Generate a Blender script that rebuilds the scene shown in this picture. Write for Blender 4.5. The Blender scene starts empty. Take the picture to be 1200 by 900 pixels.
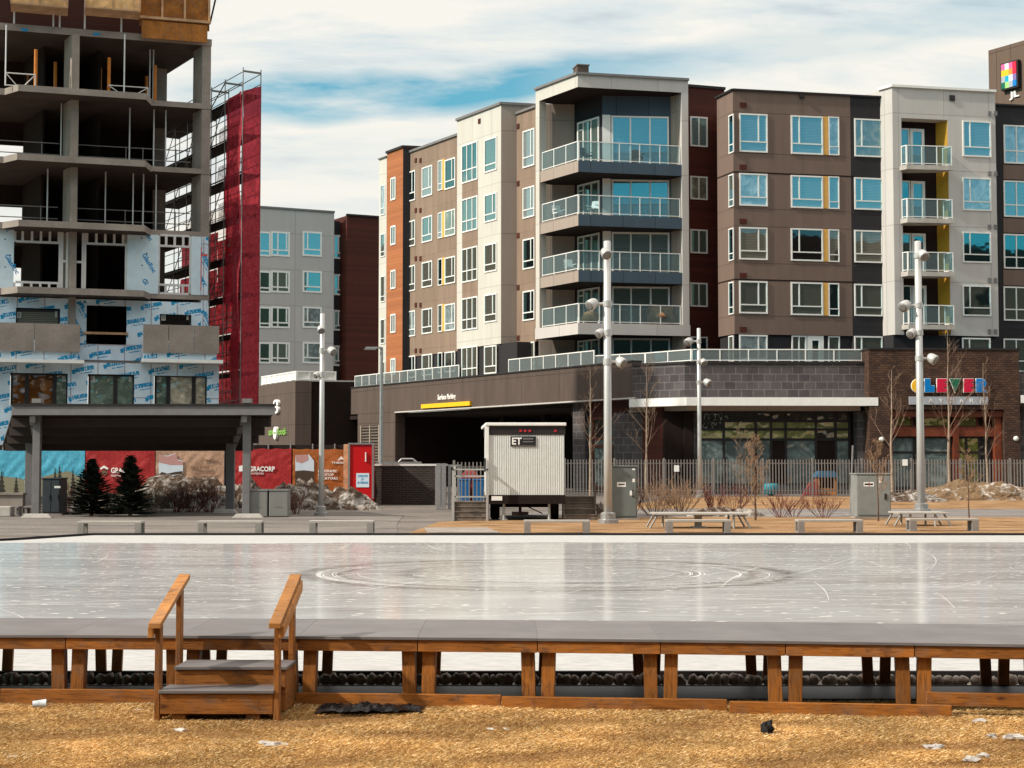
import bpy, math, random
import numpy as np
from mathutils import Vector, Matrix, noise as mnoise
random.seed(7)
rng = np.random.default_rng(7)
SC = bpy.context.scene
COL = SC.collection
FL = 1800.0; HZ = 543.0; CZ = 1.9
PIT = math.atan((HZ-450)/FL); SP, CP = math.sin(PIT), math.cos(PIT)

# ---------------------------------------------------------------- survey helpers (measured points -> places)
def ray(px, py):
    a = (px-600)/FL; b = (450-py)/FL
    return (a, CP-b*SP, SP+b*CP)
def at(px, py, Y):
    d = ray(px, py); t = Y/d[1]
    return Vector((d[0]*t, Y, CZ+d[2]*t))
def gz(Y):
    if Y <= 58: return 0.0
    if Y >= 76: return 0.25
    return 0.25*(Y-58)/18
def xat(px, Y, py=560):
    return at(px, py, Y).x
def zat(px, py, Y):
    return at(px, py, Y).z

class Fac:
    """a vertical wall plane through two plan points"""
    def __init__(s, px0, D0, px1, D1, py=300):
        a = at(px0, py, D0); b = at(px1, py, D1)
        s.A = Vector((a.x, a.y)); B = Vector((b.x, b.y))
        s.u = (B-s.A).normalized(); s.n = Vector((s.u.y, -s.u.x)); s.L = (B-s.A).length
    def off(s, o):
        f = Fac.__new__(Fac); f.A = s.A+s.n*o; f.u = s.u; f.n = s.n; f.L = s.L; return f
    def hit(s, px, py):
        d = ray(px, py); dn = d[0]*s.n.x+d[1]*s.n.y
        t = (s.A.x*s.n.x+s.A.y*s.n.y)/dn
        x, y, z = d[0]*t, d[1]*t, CZ+d[2]*t
        return (x-s.A.x)*s.u.x+(y-s.A.y)*s.u.y, z
    def pt(s, a, z, o=0.0):
        return (s.A.x+s.u.x*a+s.n.x*o, s.A.y+s.u.y*a+s.n.y*o, z)
def plan(p, q):
    f = Fac.__new__(Fac); f.A = Vector((p[0], p[1])); B = Vector((q[0], q[1]))
    f.u = (B-f.A).normalized(); f.n = Vector((f.u.y, -f.u.x)); f.L = (B-f.A).length
    return f

ORG = {}
def org(o):
    return ORG.get(o.name, Vector((0, 0, 0))) if o else Vector((0, 0, 0))
def tag(o, label=None, cat=None, group=None, kind=None):
    if label: o['label'] = label
    if cat: o['category'] = cat
    if group: o['group'] = group
    if kind: o['kind'] = kind
    return o
def thing(name, label, cat, loc=(0, 0, 0), group=None, rz=0.0):
    o = bpy.data.objects.new(name, None); COL.objects.link(o)
    o.location = loc; o.rotation_euler = (0, 0, rz); o.empty_display_size = .2
    ORG[o.name] = Vector(loc)
    return tag(o, label, cat, group)
def kids(o): return [c for c in bpy.data.objects if c.parent == o]
def copy_tree(o, parent=None):
    c = o.copy(); COL.objects.link(c); c.parent = parent
    for ch in kids(o): copy_tree(ch, c)
    return c

class MB:
    def __init__(s): s.v = []; s.f = []; s.m = []; s.sm = []
    def add(s, vs, fs, m=0, smooth=False):
        b = len(s.v); s.v += [tuple(x) for x in vs]
        for f in fs: s.f.append([i+b for i in f]); s.m.append(m); s.sm.append(smooth)
        return s
    def hexa(s, p, m=0):   # 4 bottom + 4 top
        return s.add(p, [(3, 2, 1, 0), (4, 5, 6, 7), (0, 1, 5, 4), (1, 2, 6, 5), (2, 3, 7, 6), (3, 0, 4, 7)], m)
    def box(s, x0, y0, z0, x1, y1, z1, m=0):
        return s.hexa([(x0, y0, z0), (x1, y0, z0), (x1, y1, z0), (x0, y1, z0), (x0, y0, z1), (x1, y0, z1), (x1, y1, z1), (x0, y1, z1)], m)
    def fbox(s, f, a0, z0, a1, z1, o0, o1, m=0):
        """box on a wall plane: a along, z up, o outward (o1 > o0)"""
        q = [f.pt(a0, z0, o1), f.pt(a1, z0, o1), f.pt(a1, z0, o0), f.pt(a0, z0, o0), f.pt(a0, z1, o1), f.pt(a1, z1, o1), f.pt(a1, z1, o0), f.pt(a0, z1, o0)]
        return s.hexa(q, m)
    def prism(s, pts, z0, z1, m=0):   # pts CCW plan
        n = len(pts)
        v = [(p[0], p[1], z0) for p in pts]+[(p[0], p[1], z1) for p in pts]
        fs = [tuple(range(n-1, -1, -1)), tuple(range(n, 2*n))]+[(i, (i+1) % n, n+(i+1) % n, n+i) for i in range(n)]
        return s.add(v, fs, m)
    def fpoly(s, f, pts, o0, o1, m=0):  # polygon (a,z) on a wall plane, thickness o0..o1
        n = len(pts)
        v = [f.pt(a, z, o1) for a, z in pts]+[f.pt(a, z, o0) for a, z in pts]
        fs = [tuple(range(n)), tuple(range(2*n-1, n-1, -1))]+[(i, n+i, n+(i+1) % n, (i+1) % n) for i in range(n)]
        return s.add(v, fs, m)
    def tube(s, p0, p1, r0, r1=None, n=6, m=0, smooth=True, cap=True):
        if r1 is None: r1 = r0
        p0 = Vector(p0); p1 = Vector(p1); d = p1-p0
        if d.length < 1e-6: return s
        d.normalize(); a = d.orthogonal().normalized(); b = d.cross(a)
        v = []
        for p, r in ((p0, r0), (p1, r1)):
            for i in range(n):
                t = 2*math.pi*i/n; v.append(p+a*(math.cos(t)*r)+b*(math.sin(t)*r))
        fs = [(i, (i+1) % n, n+(i+1) % n, n+i) for i in range(n)]
        s.add(v, fs, m, smooth)
        if cap and n > 3:
            s.add(v[:n], [tuple(range(n-1, -1, -1))], m); s.add(v[n:], [tuple(range(n))], m)
        return s
    def lathe(s, prof, M=None, n=16, m=0, smooth=True):  # prof [(r,z)]
        v = []
        for r, z in prof:
            for i in range(n):
                t = 2*math.pi*i/n; p = Vector((math.cos(t)*r, math.sin(t)*r, z))
                v.append(M @ p if M else p)
        fs = []
        for k in range(len(prof)-1):
            for i in range(n): fs.append((k*n+i, k*n+(i+1) % n, (k+1)*n+(i+1) % n, (k+1)*n+i))
        fs.append(tuple(range(n-1, -1, -1))); fs.append(tuple((len(prof)-1)*n+i for i in range(n)))
        return s.add(v, fs, m, smooth)
    def blob(s, c, r, n=8, k=6, jit=.15, m=0, smooth=True, seed=0):
        rr = random.Random(seed); v = []; sc = [rr.uniform(0, 100) for _ in range(3)]
        for j in range(1, k):
            ph = math.pi*j/k
            for i in range(n):
                t = 2*math.pi*i/n
                d = Vector((math.sin(ph)*math.cos(t), math.sin(ph)*math.sin(t), math.cos(ph)))
                q = 1+jit*2*mnoise.noise(d*1.6+Vector(sc))
                v.append((c[0]+d.x*r[0]*q, c[1]+d.y*r[1]*q, c[2]+d.z*r[2]*q))
        top = len(v); v.append((c[0], c[1], c[2]+r[2])); v.append((c[0], c[1], c[2]-r[2]))
        fs = []
        for j in range(k-2):
            for i in range(n): fs.append((j*n+i, (j+1)*n+i, (j+1)*n+(i+1) % n, j*n+(i+1) % n))
        for i in range(n):
            fs.append((top, i, (i+1) % n)); fs.append((top+1, (k-2)*n+(i+1) % n, (k-2)*n+i))
        return s.add(v, fs, m, smooth)
    def build(s, name, mats, parent=None, local=False, bevel=0, loc=None):
        me = bpy.data.meshes.new(name)
        o0 = Vector((0, 0, 0)) if local else (org(parent) if loc is None else Vector(loc))
        me.from_pydata([(x-o0.x, y-o0.y, z-o0.z) for x, y, z in s.v], [], s.f)
        if not isinstance(mats, (list, tuple)): mats = [mats]
        for m in mats: me.materials.append(m)
        me.polygons.foreach_set('material_index', s.m)
        me.polygons.foreach_set('use_smooth', s.sm)
        uvmap(me, o0)
        ob = bpy.data.objects.new(name, me); COL.objects.link(ob)
        if loc is not None: ob.location = loc
        if parent: ob.parent = parent; ORG[ob.name] = org(parent)
        elif loc is not None: ORG[ob.name] = Vector(loc)
        if bevel:
            b = ob.modifiers.new('edge', 'BEVEL'); b.width = bevel; b.segments = 2; b.limit_method = 'ANGLE'
        return ob
def uvmap(me, o0=Vector((0, 0, 0))):
    me.update()
    nl = len(me.loops); co = np.empty(len(me.vertices)*3, np.float32); me.vertices.foreach_get('co', co); co = co.reshape(-1, 3)+np.array(o0, np.float32)
    li = np.empty(nl, np.int32); me.loops.foreach_get('vertex_index', li)
    npoly = len(me.polygons); no = np.empty(npoly*3, np.float32); me.polygons.foreach_get('normal', no); no = no.reshape(-1, 3)
    lt = np.empty(npoly, np.int32); me.polygons.foreach_get('loop_total', lt)
    N = np.repeat(no, lt, axis=0); P = co[li]
    h = np.sqrt(N[:, 0]**2+N[:, 1]**2)+1e-9
    tx, ty = -N[:, 1]/h, N[:, 0]/h
    side = np.abs(N[:, 2]) < .75
    u = np.where(side, P[:, 0]*tx+P[:, 1]*ty, P[:, 0]); v = np.where(side, P[:, 2], P[:, 1])
    uv = me.uv_layers.new(name='UVMap'); uv.data.foreach_set('uv', np.stack([u, v], 1).astype(np.float32).ravel())

# ---------------------------------------------------------------- materials
class NT:
    def __init__(s, name):
        s.m = bpy.data.materials.new(name); s.m.use_nodes = True; s.t = s.m.node_tree; s.t.nodes.clear()
        s.out = s.n('ShaderNodeOutputMaterial')
    def n(s, typ, **kw):
        nd = s.t.nodes.new(typ)
        for k, v in kw.items():
            if k.startswith('i_'):
                key = k[2:].replace('_', ' '); nd.inputs[key].default_value = v
            else: setattr(nd, k, v)
        return nd
    def l(s, a, b): s.t.links.new(a, b)
    def math(s, op, a, b=None, c=None, clamp=False):
        nd = s.n('ShaderNodeMath', operation=op, use_clamp=clamp)
        for i, x in enumerate((a, b, c)):
            if x is None: continue
            if isinstance(x, (int, float)): nd.inputs[i].default_value = x
            else: s.l(x, nd.inputs[i])
        return nd.outputs[0]
    def mix(s, fac, a, b, mode='MIX'):
        nd = s.n('ShaderNodeMix', data_type='RGBA', blend_type=mode)
        for sock, x in ((nd.inputs[0], fac), (nd.inputs[6], a), (nd.inputs[7], b)):
            if isinstance(x, (int, float)): sock.default_value = x
            elif isinstance(x, (tuple, list)): sock.default_value = (*x[:3], 1)
            else: s.l(x, sock)
        return nd.outputs[2]
    def coord(s, kind='UV'):
        return s.n('ShaderNodeTexCoord').outputs[kind]
    def mapping(s, v, sc=(1, 1, 1), loc=(0, 0, 0), rot=(0, 0, 0)):
        m = s.n('ShaderNodeMapping'); s.l(v, m.inputs[0]); m.inputs['Scale'].default_value = sc; m.inputs['Location'].default_value = loc; m.inputs['Rotation'].default_value = rot
        return m.outputs[0]
    def noise(s, v, scale, detail=3, rough=.55, dist=0):
        nd = s.n('ShaderNodeTexNoise'); s.l(v, nd.inputs['Vector']); nd.inputs['Scale'].default_value = scale; nd.inputs['Detail'].default_value = detail
        nd.inputs['Roughness'].default_value = rough; nd.inputs['Distortion'].default_value = dist
        return nd.outputs['Fac']
    def ramp(s, f, stops):
        nd = s.n('ShaderNodeValToRGB'); s.l(f, nd.inputs[0]); cr = nd.color_ramp
        while len(cr.elements) < len(stops): cr.elements.new(.5)
        for e, (p, c) in zip(cr.elements, stops):
            e.position = p; e.color = (*(c if isinstance(c, (tuple, list)) else (c, c, c)), 1)
        return nd.outputs[0]
    def bsdf(s, col, rough=.8, metal=0.0, spec=.3, bump=None, bd=.02, bs=.5, alpha=None):
        p = s.n('ShaderNodeBsdfPrincipled')
        for k, x in (('Base Color', col), ('Roughness', rough), ('Metallic', metal), ('Specular IOR Level', spec), ('Alpha', alpha)):
            if x is None: continue
            if isinstance(x, (int, float)): p.inputs[k].default_value = x
            elif isinstance(x, (tuple, list)): p.inputs[k].default_value = (*x[:3], 1)
            else: s.l(x, p.inputs[k])
        if bump is not None:
            b = s.n('ShaderNodeBump'); s.l(bump, b.inputs['Height']); b.inputs['Distance'].default_value = bd; b.inputs['Strength'].default_value = bs
            s.l(b.outputs[0], p.inputs['Normal'])
        s.l(p.outputs[0], s.out.inputs[0]); return p

def sc(c, k): return tuple(x*k for x in c)
def plain(name, c, rough=.7, metal=0.0, var=.12, scale=3.0, spec=.3, bump=0.0, streak=False, kind='Object'):
    """painted / cast surface with soft mottling and rain streaks"""
    t = NT(name); v = t.coord('UV' if streak else kind)
    n1 = t.noise(v, scale, 4)
    f = t.ramp(n1, [(.3, 1-var), (.7, 1+var)])
    if streak:
        n2 = t.noise(t.mapping(v, (2.2, .16, 1)), 1.5, 4); g = t.ramp(n2, [(.35, 1-var*.9), (.65, 1+var*.5)])
        f = t.mix(1.0, f, g, 'MULTIPLY')
    col = t.mix(1.0, c, f, 'MULTIPLY')
    fine = t.noise(v, scale*14, 3)
    col = t.mix(1.0, col, t.ramp(fine, [(.3, 1-var*.5), (.7, 1+var*.5)]), 'MULTIPLY')
    t.bsdf(col, rough, metal, spec, bump=fine if bump else None, bd=bump)
    return t.m
def panel(name, c, pw, ph, joint=.5, jw=.02, var=.08, ox=0, oy=0, rough=.75):
    """cladding with panel joints; UV in metres"""
    t = NT(name); v = t.coord('UV'); vm = t.mapping(v, (1, 1, 1), (ox, oy, 0))
    b = t.n('ShaderNodeTexBrick', offset=0.0, squash=1.0); t.l(vm, b.inputs[0])
    b.inputs['Scale'].default_value = 1; b.inputs['Brick Width'].default_value = pw; b.inputs['Row Height'].default_value = ph
    b.inputs['Mortar Size'].default_value = jw; b.inputs['Mortar Smooth'].default_value = .1
    b.inputs['Color1'].default_value = (*sc(c, 1.03), 1); b.inputs['Color2'].default_value = (*sc(c, .96), 1); b.inputs['Mortar'].default_value = (*sc(c, joint), 1)
    n2 = t.noise(t.mapping(v, (1.5, .2, 1)), 1.2, 4)
    col = t.mix(1.0, b.outputs[0], t.ramp(n2, [(.3, 1-var), (.7, 1+var)]), 'MULTIPLY')
    n3 = t.noise(v, 25, 3); col = t.mix(1.0, col, t.ramp(n3, [(.3, 1-var*.6), (.7, 1+var*.6)]), 'MULTIPLY')
    t.bsdf(col, rough, 0, .3, bump=t.math('SUBTRACT', 1.0, b.outputs['Fac']), bd=.02)
    return t.m
def brick(name, c1, c2, mortar, w, h, ms, rough=.85, bumpd=.01):
    t = NT(name); v = t.coord('UV')
    b = t.n('ShaderNodeTexBrick'); t.l(v, b.inputs[0]); b.inputs['Scale'].default_value = 1
    b.inputs['Brick Width'].default_value = w; b.inputs['Row Height'].default_value = h; b.inputs['Mortar Size'].default_value = ms
    b.inputs['Bias'].default_value = -.1
    for k, c in (('Color1', c1), ('Color2', c2), ('Mortar', mortar)): b.inputs[k].default_value = (*c, 1)
    n = t.noise(v, 1.2, 5); col = t.mix(1.0, b.outputs[0], t.ramp(n, [(.3, .8), (.7, 1.25)]), 'MULTIPLY')
    n = t.noise(v, 18, 4); col = t.mix(1.0, col, t.ramp(n, [(.3, .8), (.7, 1.2)]), 'MULTIPLY')
    t.bsdf(col, rough, 0, .25, bump=t.math('SUBTRACT', 1.0, b.outputs['Fac']), bd=bumpd)
    return t.m
def siding(name, c, pitch=.2, var=.2, depth=.45):
    t = NT(name); v = t.coord('UV'); s = t.n('ShaderNodeSeparateXYZ'); t.l(v, s.inputs[0])
    fr = t.math('FRACT', t.math('DIVIDE', s.outputs[1], pitch))
    line = t.ramp(fr, [(0, depth), (.12, 1), (1, 1)])
    fl = t.math('FLOOR', t.math('DIVIDE', s.outputs[1], pitch))
    wn = t.n('ShaderNodeTexWhiteNoise', noise_dimensions='1D'); t.l(fl, wn.inputs['W'])
    col = t.mix(1.0, c, t.ramp(wn.outputs[0], [(0, 1-var), (1, 1+var)]), 'MULTIPLY')
    col = t.mix(1.0, col, line, 'MULTIPLY')
    g = t.noise(t.mapping(v, (1.2, 14, 1)), 2, 4); col = t.mix(1.0, col, t.ramp(g, [(.3, 1-var), (.7, 1+var)]), 'MULTIPLY')
    t.bsdf(col, .7, 0, .3, bump=fr, bd=.015)
    return t.m
def wood(name, c, dark, vertical=False, rough=.6, grain=1.0, kind='UV'):
    t = NT(name); v = t.coord(kind)
    s = (14, 1.1, 1) if vertical else (1.1, 14, 1)
    oi = t.n('ShaderNodeObjectInfo'); rnd = oi.outputs['Random']
    cmb = t.n('ShaderNodeCombineXYZ'); t.l(t.math('MULTIPLY', rnd, 37.0), cmb.inputs[2])
    add = t.n('ShaderNodeVectorMath', operation='ADD'); t.l(t.mapping(v, s), add.inputs[0]); t.l(cmb.outputs[0], add.inputs[1])
    g = t.noise(add.outputs[0], 6*grain, 6, .65, .6)
    col = t.ramp(g, [(.28, dark), (.5, c), (.75, sc(c, 1.3))])
    big = t.noise(v, 2.2, 4); col = t.mix(1.0, col, t.ramp(big, [(.3, .62), (.7, 1.2)]), 'MULTIPLY')
    # knots
    vo = t.n('ShaderNodeTexVoronoi'); vo.inputs['Scale'].default_value = 1
    t.l(t.mapping(v, (7, 3, 1) if vertical else (3, 7, 1)), vo.inputs['Vector'])
    kn = t.ramp(vo.outputs['Distance'], [(.04, 0.0), (.16, 1.0)])
    col = t.mix(t.math('SUBTRACT', 1.0, kn), col, dark)
    col = t.mix(1.0, col, t.ramp(rnd, [(0, .68), (1, 1.22)]), 'MULTIPLY')
    wz = t.noise(t.mapping(v, (3, 3, 1)), 1.6, 5, .7, .6)   # weathered, greyed and muddy patches
    col = t.mix(t.ramp(wz, [(.5, 0.0), (.74, .55)]), col, tuple(sum(c)/3*k for k in (1.0, .82, .66)))
    col = t.mix(t.ramp(t.noise(v, 5, 5, .7), [(.56, 0.0), (.68, .6)]), col, sc(dark, .7))
    t.bsdf(col, rough, 0, .3, bump=g, bd=.004)
    return t.m
def glass(name, base, refl=.45, tint=(.62, .9, 1.0), blinds=0.0, rough=.02, slat=.09, blindcol=(.3, .29, .27), wob=.0007):
    """window pane: what stands behind it (room, blinds, curtain) under a mirror-like coat"""
    t = NT(name); v = t.coord('UV'); oi = t.n('ShaderNodeObjectInfo').outputs['Random']
    if blinds:
        s = t.n('ShaderNodeSeparateXYZ'); t.l(v, s.inputs[0])
        fr = t.math('FRACT', t.math('DIVIDE', s.outputs[1], slat))
        st = t.ramp(fr, [(0, .25), (.3, 1), (.85, .9), (1, .25)])
        bl = t.mix(1.0, blindcol, st, 'MULTIPLY')
        # how far the blinds are drawn and whether there are any differs per window
        big = t.noise(t.mapping(v, (.5, .5, .5)), 1.1, 2)
        m = t.ramp(t.math('ADD', t.math('MULTIPLY', oi, .8), t.math('MULTIPLY', big, .4)), [(max(.02, .62-blinds*.5), 0.0), (max(.03, .66-blinds*.5), 1.0)])
        room = t.mix(m, base, bl)
    else:
        n = t.noise(v, 1.5, 4, .6, .8); room = t.mix(t.ramp(n, [(.45, 0.0), (.75, 1.0)]), base, sc(base, 2.6))
    d = t.n('ShaderNodeBsdfDiffuse'); t.l(room, d.inputs[0])
    g = t.n('ShaderNodeBsdfGlossy'); g.inputs['Color'].default_value = (*tint, 1); g.inputs['Roughness'].default_value = rough
    b = t.n('ShaderNodeBump'); t.l(t.noise(v, .8, 2), b.inputs['Height']); b.inputs['Distance'].default_value = wob*8; b.inputs['Strength'].default_value = .5
    t.l(b.outputs[0], g.inputs['Normal'])
    mx = t.n('ShaderNodeMixShader'); mx.inputs[0].default_value = refl; t.l(d.outputs[0], mx.inputs[1]); t.l(g.outputs[0], mx.inputs[2])
    t.l(mx.outputs[0], t.out.inputs[0]); return t.m
def clear(name, col=(.8, .95, .95), a=.35, rough=.05):
    t = NT(name)
    tr = t.n('ShaderNodeBsdfTransparent'); tr.inputs[0].default_value = (*sc(col, .98), 1)
    p = t.n('ShaderNodeBsdfPrincipled'); p.inputs['Base Color'].default_value = (*sc(col, .55), 1); p.inputs['Roughness'].default_value = rough
    mx = t.n('ShaderNodeMixShader'); mx.inputs[0].default_value = a; t.l(tr.outputs[0], mx.inputs[1]); t.l(p.outputs[0], mx.inputs[2])
    t.l(mx.outputs[0], t.out.inputs[0]); return t.m

M = {}
WHITE = M['white'] = plain('white_paint', (.78, .77, .73), .45, var=.05)
M['concrete'] = plain('concrete', (.27, .228, .195), .9, var=.2, scale=.9, bump=.004)
M['concrete_pale'] = plain('pale_concrete', (.42, .39, .35), .9, var=.18, scale=1.5, bump=.004)
M['shade_soffit'] = plain('shade_darkened_soffit', (.06, .042, .033), .9, var=.25, scale=.7)  # darkened so the slab undersides carry their deep shade in the colour
M['concrete_dark'] = plain('dark_concrete', (.020, .011, .009), .95, var=.3, scale=.6)  # near-black tone puts the deep shade of open interiors into the walls
M['brownpanel'] = panel('brown_panel', (.165, .112, .088), 4.3, 40, .72, .018)
M['tanwall'] = panel('tan_wall', (.235, .165, .118), 3.2, 3.31, .8, .015, var=.14)
M['creampanel'] = panel('cream_panel', (.53, .505, .445), 2.4, 3.31, .75, .018, var=.05)
M['tanpanel'] = panel('tan_panel', (.33, .27, .225), 2.2, 3.31, .6, .02, var=.06)
M['greypanel'] = panel('grey_panel', (.50, .47, .44), 2.9, 3.31, .7, .022, var=.05, ox=.6, oy=.7)
M['blackpanel'] = panel('charcoal_panel', (.022, .020, .022), 30, 3.3, .6, .02, var=.1)
M['slate'] = panel('slate_panel', (.055, .085, .115), 2.0, 9, .35, .02, var=.08)
M['podium'] = panel('podium_panel', (.088, .062, .050), 4.2, 2.4, .55, .025, var=.16)
M['redsiding'] = siding('red_brown_siding', (.075, .014, .007), .22)
M['orangesiding'] = siding('orange_siding', (.36, .125, .045), .22, .12, .6)
M['stone'] = brick('stone_block', (.085, .075, .075), (.055, .048, .05), (.14, .125, .12), .62, .42, .022)
M['brownbrick'] = brick('brown_brick', (.10, .050, .030), (.045, .024, .018), (.03, .02, .016), .30, .12, .018)
M['darkbrick'] = brick('dark_brick', (.03, .02, .016), (.02, .014, .012), (.05, .04, .035), .3, .1, .015)
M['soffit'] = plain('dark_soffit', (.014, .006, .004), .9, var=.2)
M['mustard'] = plain('mustard_wall', (.42, .23, .02), .7, var=.08)
M['yellow'] = plain('yellow_strip', (.70, .38, .09), .6, var=.05)
M['capmetal'] = plain('cap_metal', (.20, .19, .185), .5, .3, var=.08)
M['darkmetal'] = plain('dark_metal', (.03, .026, .026), .5, .3, var=.1)
M['galv'] = plain('galvanised_steel', (.36, .35, .34), .42, .6, var=.12, scale=8)
M['galvdull'] = plain('dull_grey_steel', (.22, .21, .20), .6, .3, var=.12, scale=6)
M['lampgrey'] = plain('lamp_grey', (.50, .49, .47), .35, .35, var=.06)
M['black'] = plain('black_rubber', (.012, .010, .010), .8, var=.2)
M['redwood'] = wood('red_stained_wood', (.17, .035, .012), (.05, .012, .006))
M['glass'] = glass('window_glass', (.012, .009, .008), .33, (.28, .80, .88), blinds=.65)
M['glassdark'] = glass('dark_window_glass', (.008, .006, .006), .36, (.32, .92, 1.0), blinds=.5, blindcol=(.13, .12, .095))
M['glasscool'] = glass('cool_window_glass', (.008, .012, .016), .38, (.32, .92, 1.0), blinds=.75, blindcol=(.20, .22, .22))
M['glassshade'] = glass('shaded_window_glass', (.010, .008, .007), .16, (.7, .78, .8), blinds=.3, blindcol=(.2, .19, .15))
M['curtain'] = glass('curtained_glass', (.20, .24, .24), .35, (.6, .9, 1.0))
M['shopglass'] = glass('shop_glass', (.10, .13, .125), .14, (.8, .9, .95), wob=.01)
M['shopglassdark'] = glass('dark_shop_glass', (.02, .018, .015), .2, (.8, .85, .8), wob=.02)
M['railglass'] = clear('rail_glass', (.75, .88, .9), .12)
M['terraceglass'] = clear('terrace_glass', (.55, .62, .62), .34)
M['osb'] = wood('pale_plywood', (.80, .47, .20), (.52, .27, .10), True, .8, .5)
M['ply'] = wood('orange_plywood', (.42, .15, .022), (.22, .075, .014), True, .8, .5)
M['lumber'] = wood('fresh_lumber', (.55, .33, .17), (.36, .19, .09))
M['stud'] = plain('galvanised_stud', (.62, .60, .58), .5, .2, var=.06)
M['orangepost'] = plain('orange_post', (.50, .16, .02), .6, var=.15)
M['wood_h'] = wood('stained_board', (.30, .105, .016), (.07, .020, .005))
M['wood_v'] = wood('stained_post', (.28, .10, .016), (.065, .019, .005), True)
M['wood_rail'] = wood('worn_handrail', (.52, .22, .05), (.18, .06, .014), kind='Object')
def fac_at(f, px, py): return f.hit(px, py)
# ---------------------------------------------------------------- lettering
def text(body, mat, f, px0, pyb, px1, pyt, o, parent, name, extr=.01, rot=0.0, bold=0.0, shear=0.0, size=None, spacing=1.0):
    """letters on a wall plane, filling the measured box (or size metres high at px0,pyb)"""
    cu = bpy.data.curves.new(name, 'FONT'); cu.body = body; cu.size = 1; cu.offset = bold; cu.shear = shear; cu.space_character = spacing; cu.resolution_u = 3
    cu.extrude = .02
    ob = bpy.data.objects.new(name, cu); COL.objects.link(ob); bpy.context.view_layer.update()
    me = bpy.data.meshes.new_from_object(ob.evaluated_get(bpy.context.evaluated_depsgraph_get()))
    bpy.data.objects.remove(ob)
    co = np.empty(len(me.vertices)*3, np.float32); me.vertices.foreach_get('co', co); co = co.reshape(-1, 3)
    mn = co.min(0); mx = co.max(0)
    a0, z0 = f.hit(px0, pyb)
    if size is None:
        a1, _ = f.hit(px1, pyb); _, z1 = f.hit(px0, pyt)
        sx = (a1-a0)/(mx[0]-mn[0]); sz = (z1-z0)/(mx[1]-mn[1])
    else: sx = sz = size
    a = (co[:, 0]-mn[0])*sx; z = (co[:, 1]-mn[1])*sz; e = o+(co[:, 2]/.02)*extr
    ca, sa = math.cos(rot), math.sin(rot); a, z = a*ca-z*sa, a*sa+z*ca
    a = a+a0; z = z+z0
    og = org(parent)
    P = np.stack([f.A.x+f.u.x*a+f.n.x*e-og.x, f.A.y+f.u.y*a+f.n.y*e-og.y, z-og.z], 1)
    me.vertices.foreach_set('co', P.astype(np.float32).ravel()); me.update()
    me.materials.clear(); me.materials.append(mat)
    t = bpy.data.objects.new(name, me); COL.objects.link(t); t.parent = parent; ORG[t.name] = og
    return t
def ink(name, c, rough=.6): return plain(name, c, rough, var=.05)
I_WHITE = ink('white_ink', (.82, .8, .76)); I_BLACK = ink('black_ink', (.015, .014, .014)); I_BLUE = ink('blue_ink', (.01, .25, .52))

WR = random.Random(21)
M['glassbare'] = glass('bare_window_glass', (.006, .004, .004), .34, (.32, .92, 1.0))
M['curtainwarm'] = glass('warm_curtain_glass', (.16, .13, .085), .3, (.32, .92, 1.0))
# ---------------------------------------------------------------- windows
LAY = {  # vertical bars (x, y0, y1), horizontal bars (y, x0, x1), in fractions of the window
    'a': ([(.68, .27, 1)], [(.27, 0, 1)]),
    'b': ([(.26, .27, 1)], [(.27, 0, 1)]),
    'c': ([], [(.22, 0, 1)]),
    't': ([(.34, 0, 1), (.67, 0, 1)], [(.33, 0, 1)]),
    'n': ([], []),
    'v': ([(.5, 0, 1)], []),
    'w': ([(.5, .25, 1)], [(.25, 0, 1)]),
    'x': ([(.36, 0, 1), (.82, .25, 1)], [(.25, 0, 1)]),
    'q': ([(.5, 0, 1)], [(.33, 0, 1)]),
    'z': ([(.33, .25, 1), (.66, .25, 1)], [(.25, 0, 1)]),
}
def win(f, px0, py0, px1, py1, lay, parent, pane=None, fw=.085, fm=None, o=0.0, proud=.06, name='window'):
    a0, z1 = f.hit(px0, py0); a1, z0 = f.hit(px1, py1)
    _, z1b = f.hit(px1, py0); _, z0b = f.hit(px0, py1)
    z1 = (z1+z1b)/2; z0 = (z0+z0b)/2
    if a1-a0 < .75: fw = fw*.75
    b = MB(); w = a1-a0; h = z1-z0; p = o+proud
    b.fbox(f, a0, z0, a1, z0+fw, o, p); b.fbox(f, a0, z1-fw, a1, z1, o, p)
    b.fbox(f, a0, z0+fw, a0+fw, z1-fw, o, p-.003); b.fbox(f, a1-fw, z0+fw, a1, z1-fw, o, p-.003)
    vb, hb = LAY[lay]; k = fw*.8
    for y, x0, x1 in hb: b.fbox(f, a0+fw+(w-2*fw)*x0, z0+h*y-k/2, a0+fw+(w-2*fw)*x1, z0+h*y+k/2, o, p-.006)
    for x, y0, y1 in vb:
        b.fbox(f, a0+w*x-k/2, z0+(h*y0 if y0 else fw), a0+w*x+k/2, z0+(h*y1 if y1 < 1 else h-fw), o, p-.009)
    fo = b.build(name, fm or M['white'], parent)
    if pane in (M['glass'], M['glassdark'], M['glasscool']) and WR.random() < .16: pane = WR.choice([M['curtain'], M['glassbare'], M['curtainwarm']])
    g = MB(); q = o+.012
    g.add([f.pt(a0+fw*.5, z0+fw*.5, q), f.pt(a1-fw*.5, z0+fw*.5, q), f.pt(a1-fw*.5, z1-fw*.5, q), f.pt(a0+fw*.5, z1-fw*.5, q)], [(0, 1, 2, 3)])
    g.build('pane', pane or M['glass'], fo)
    return fo
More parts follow.
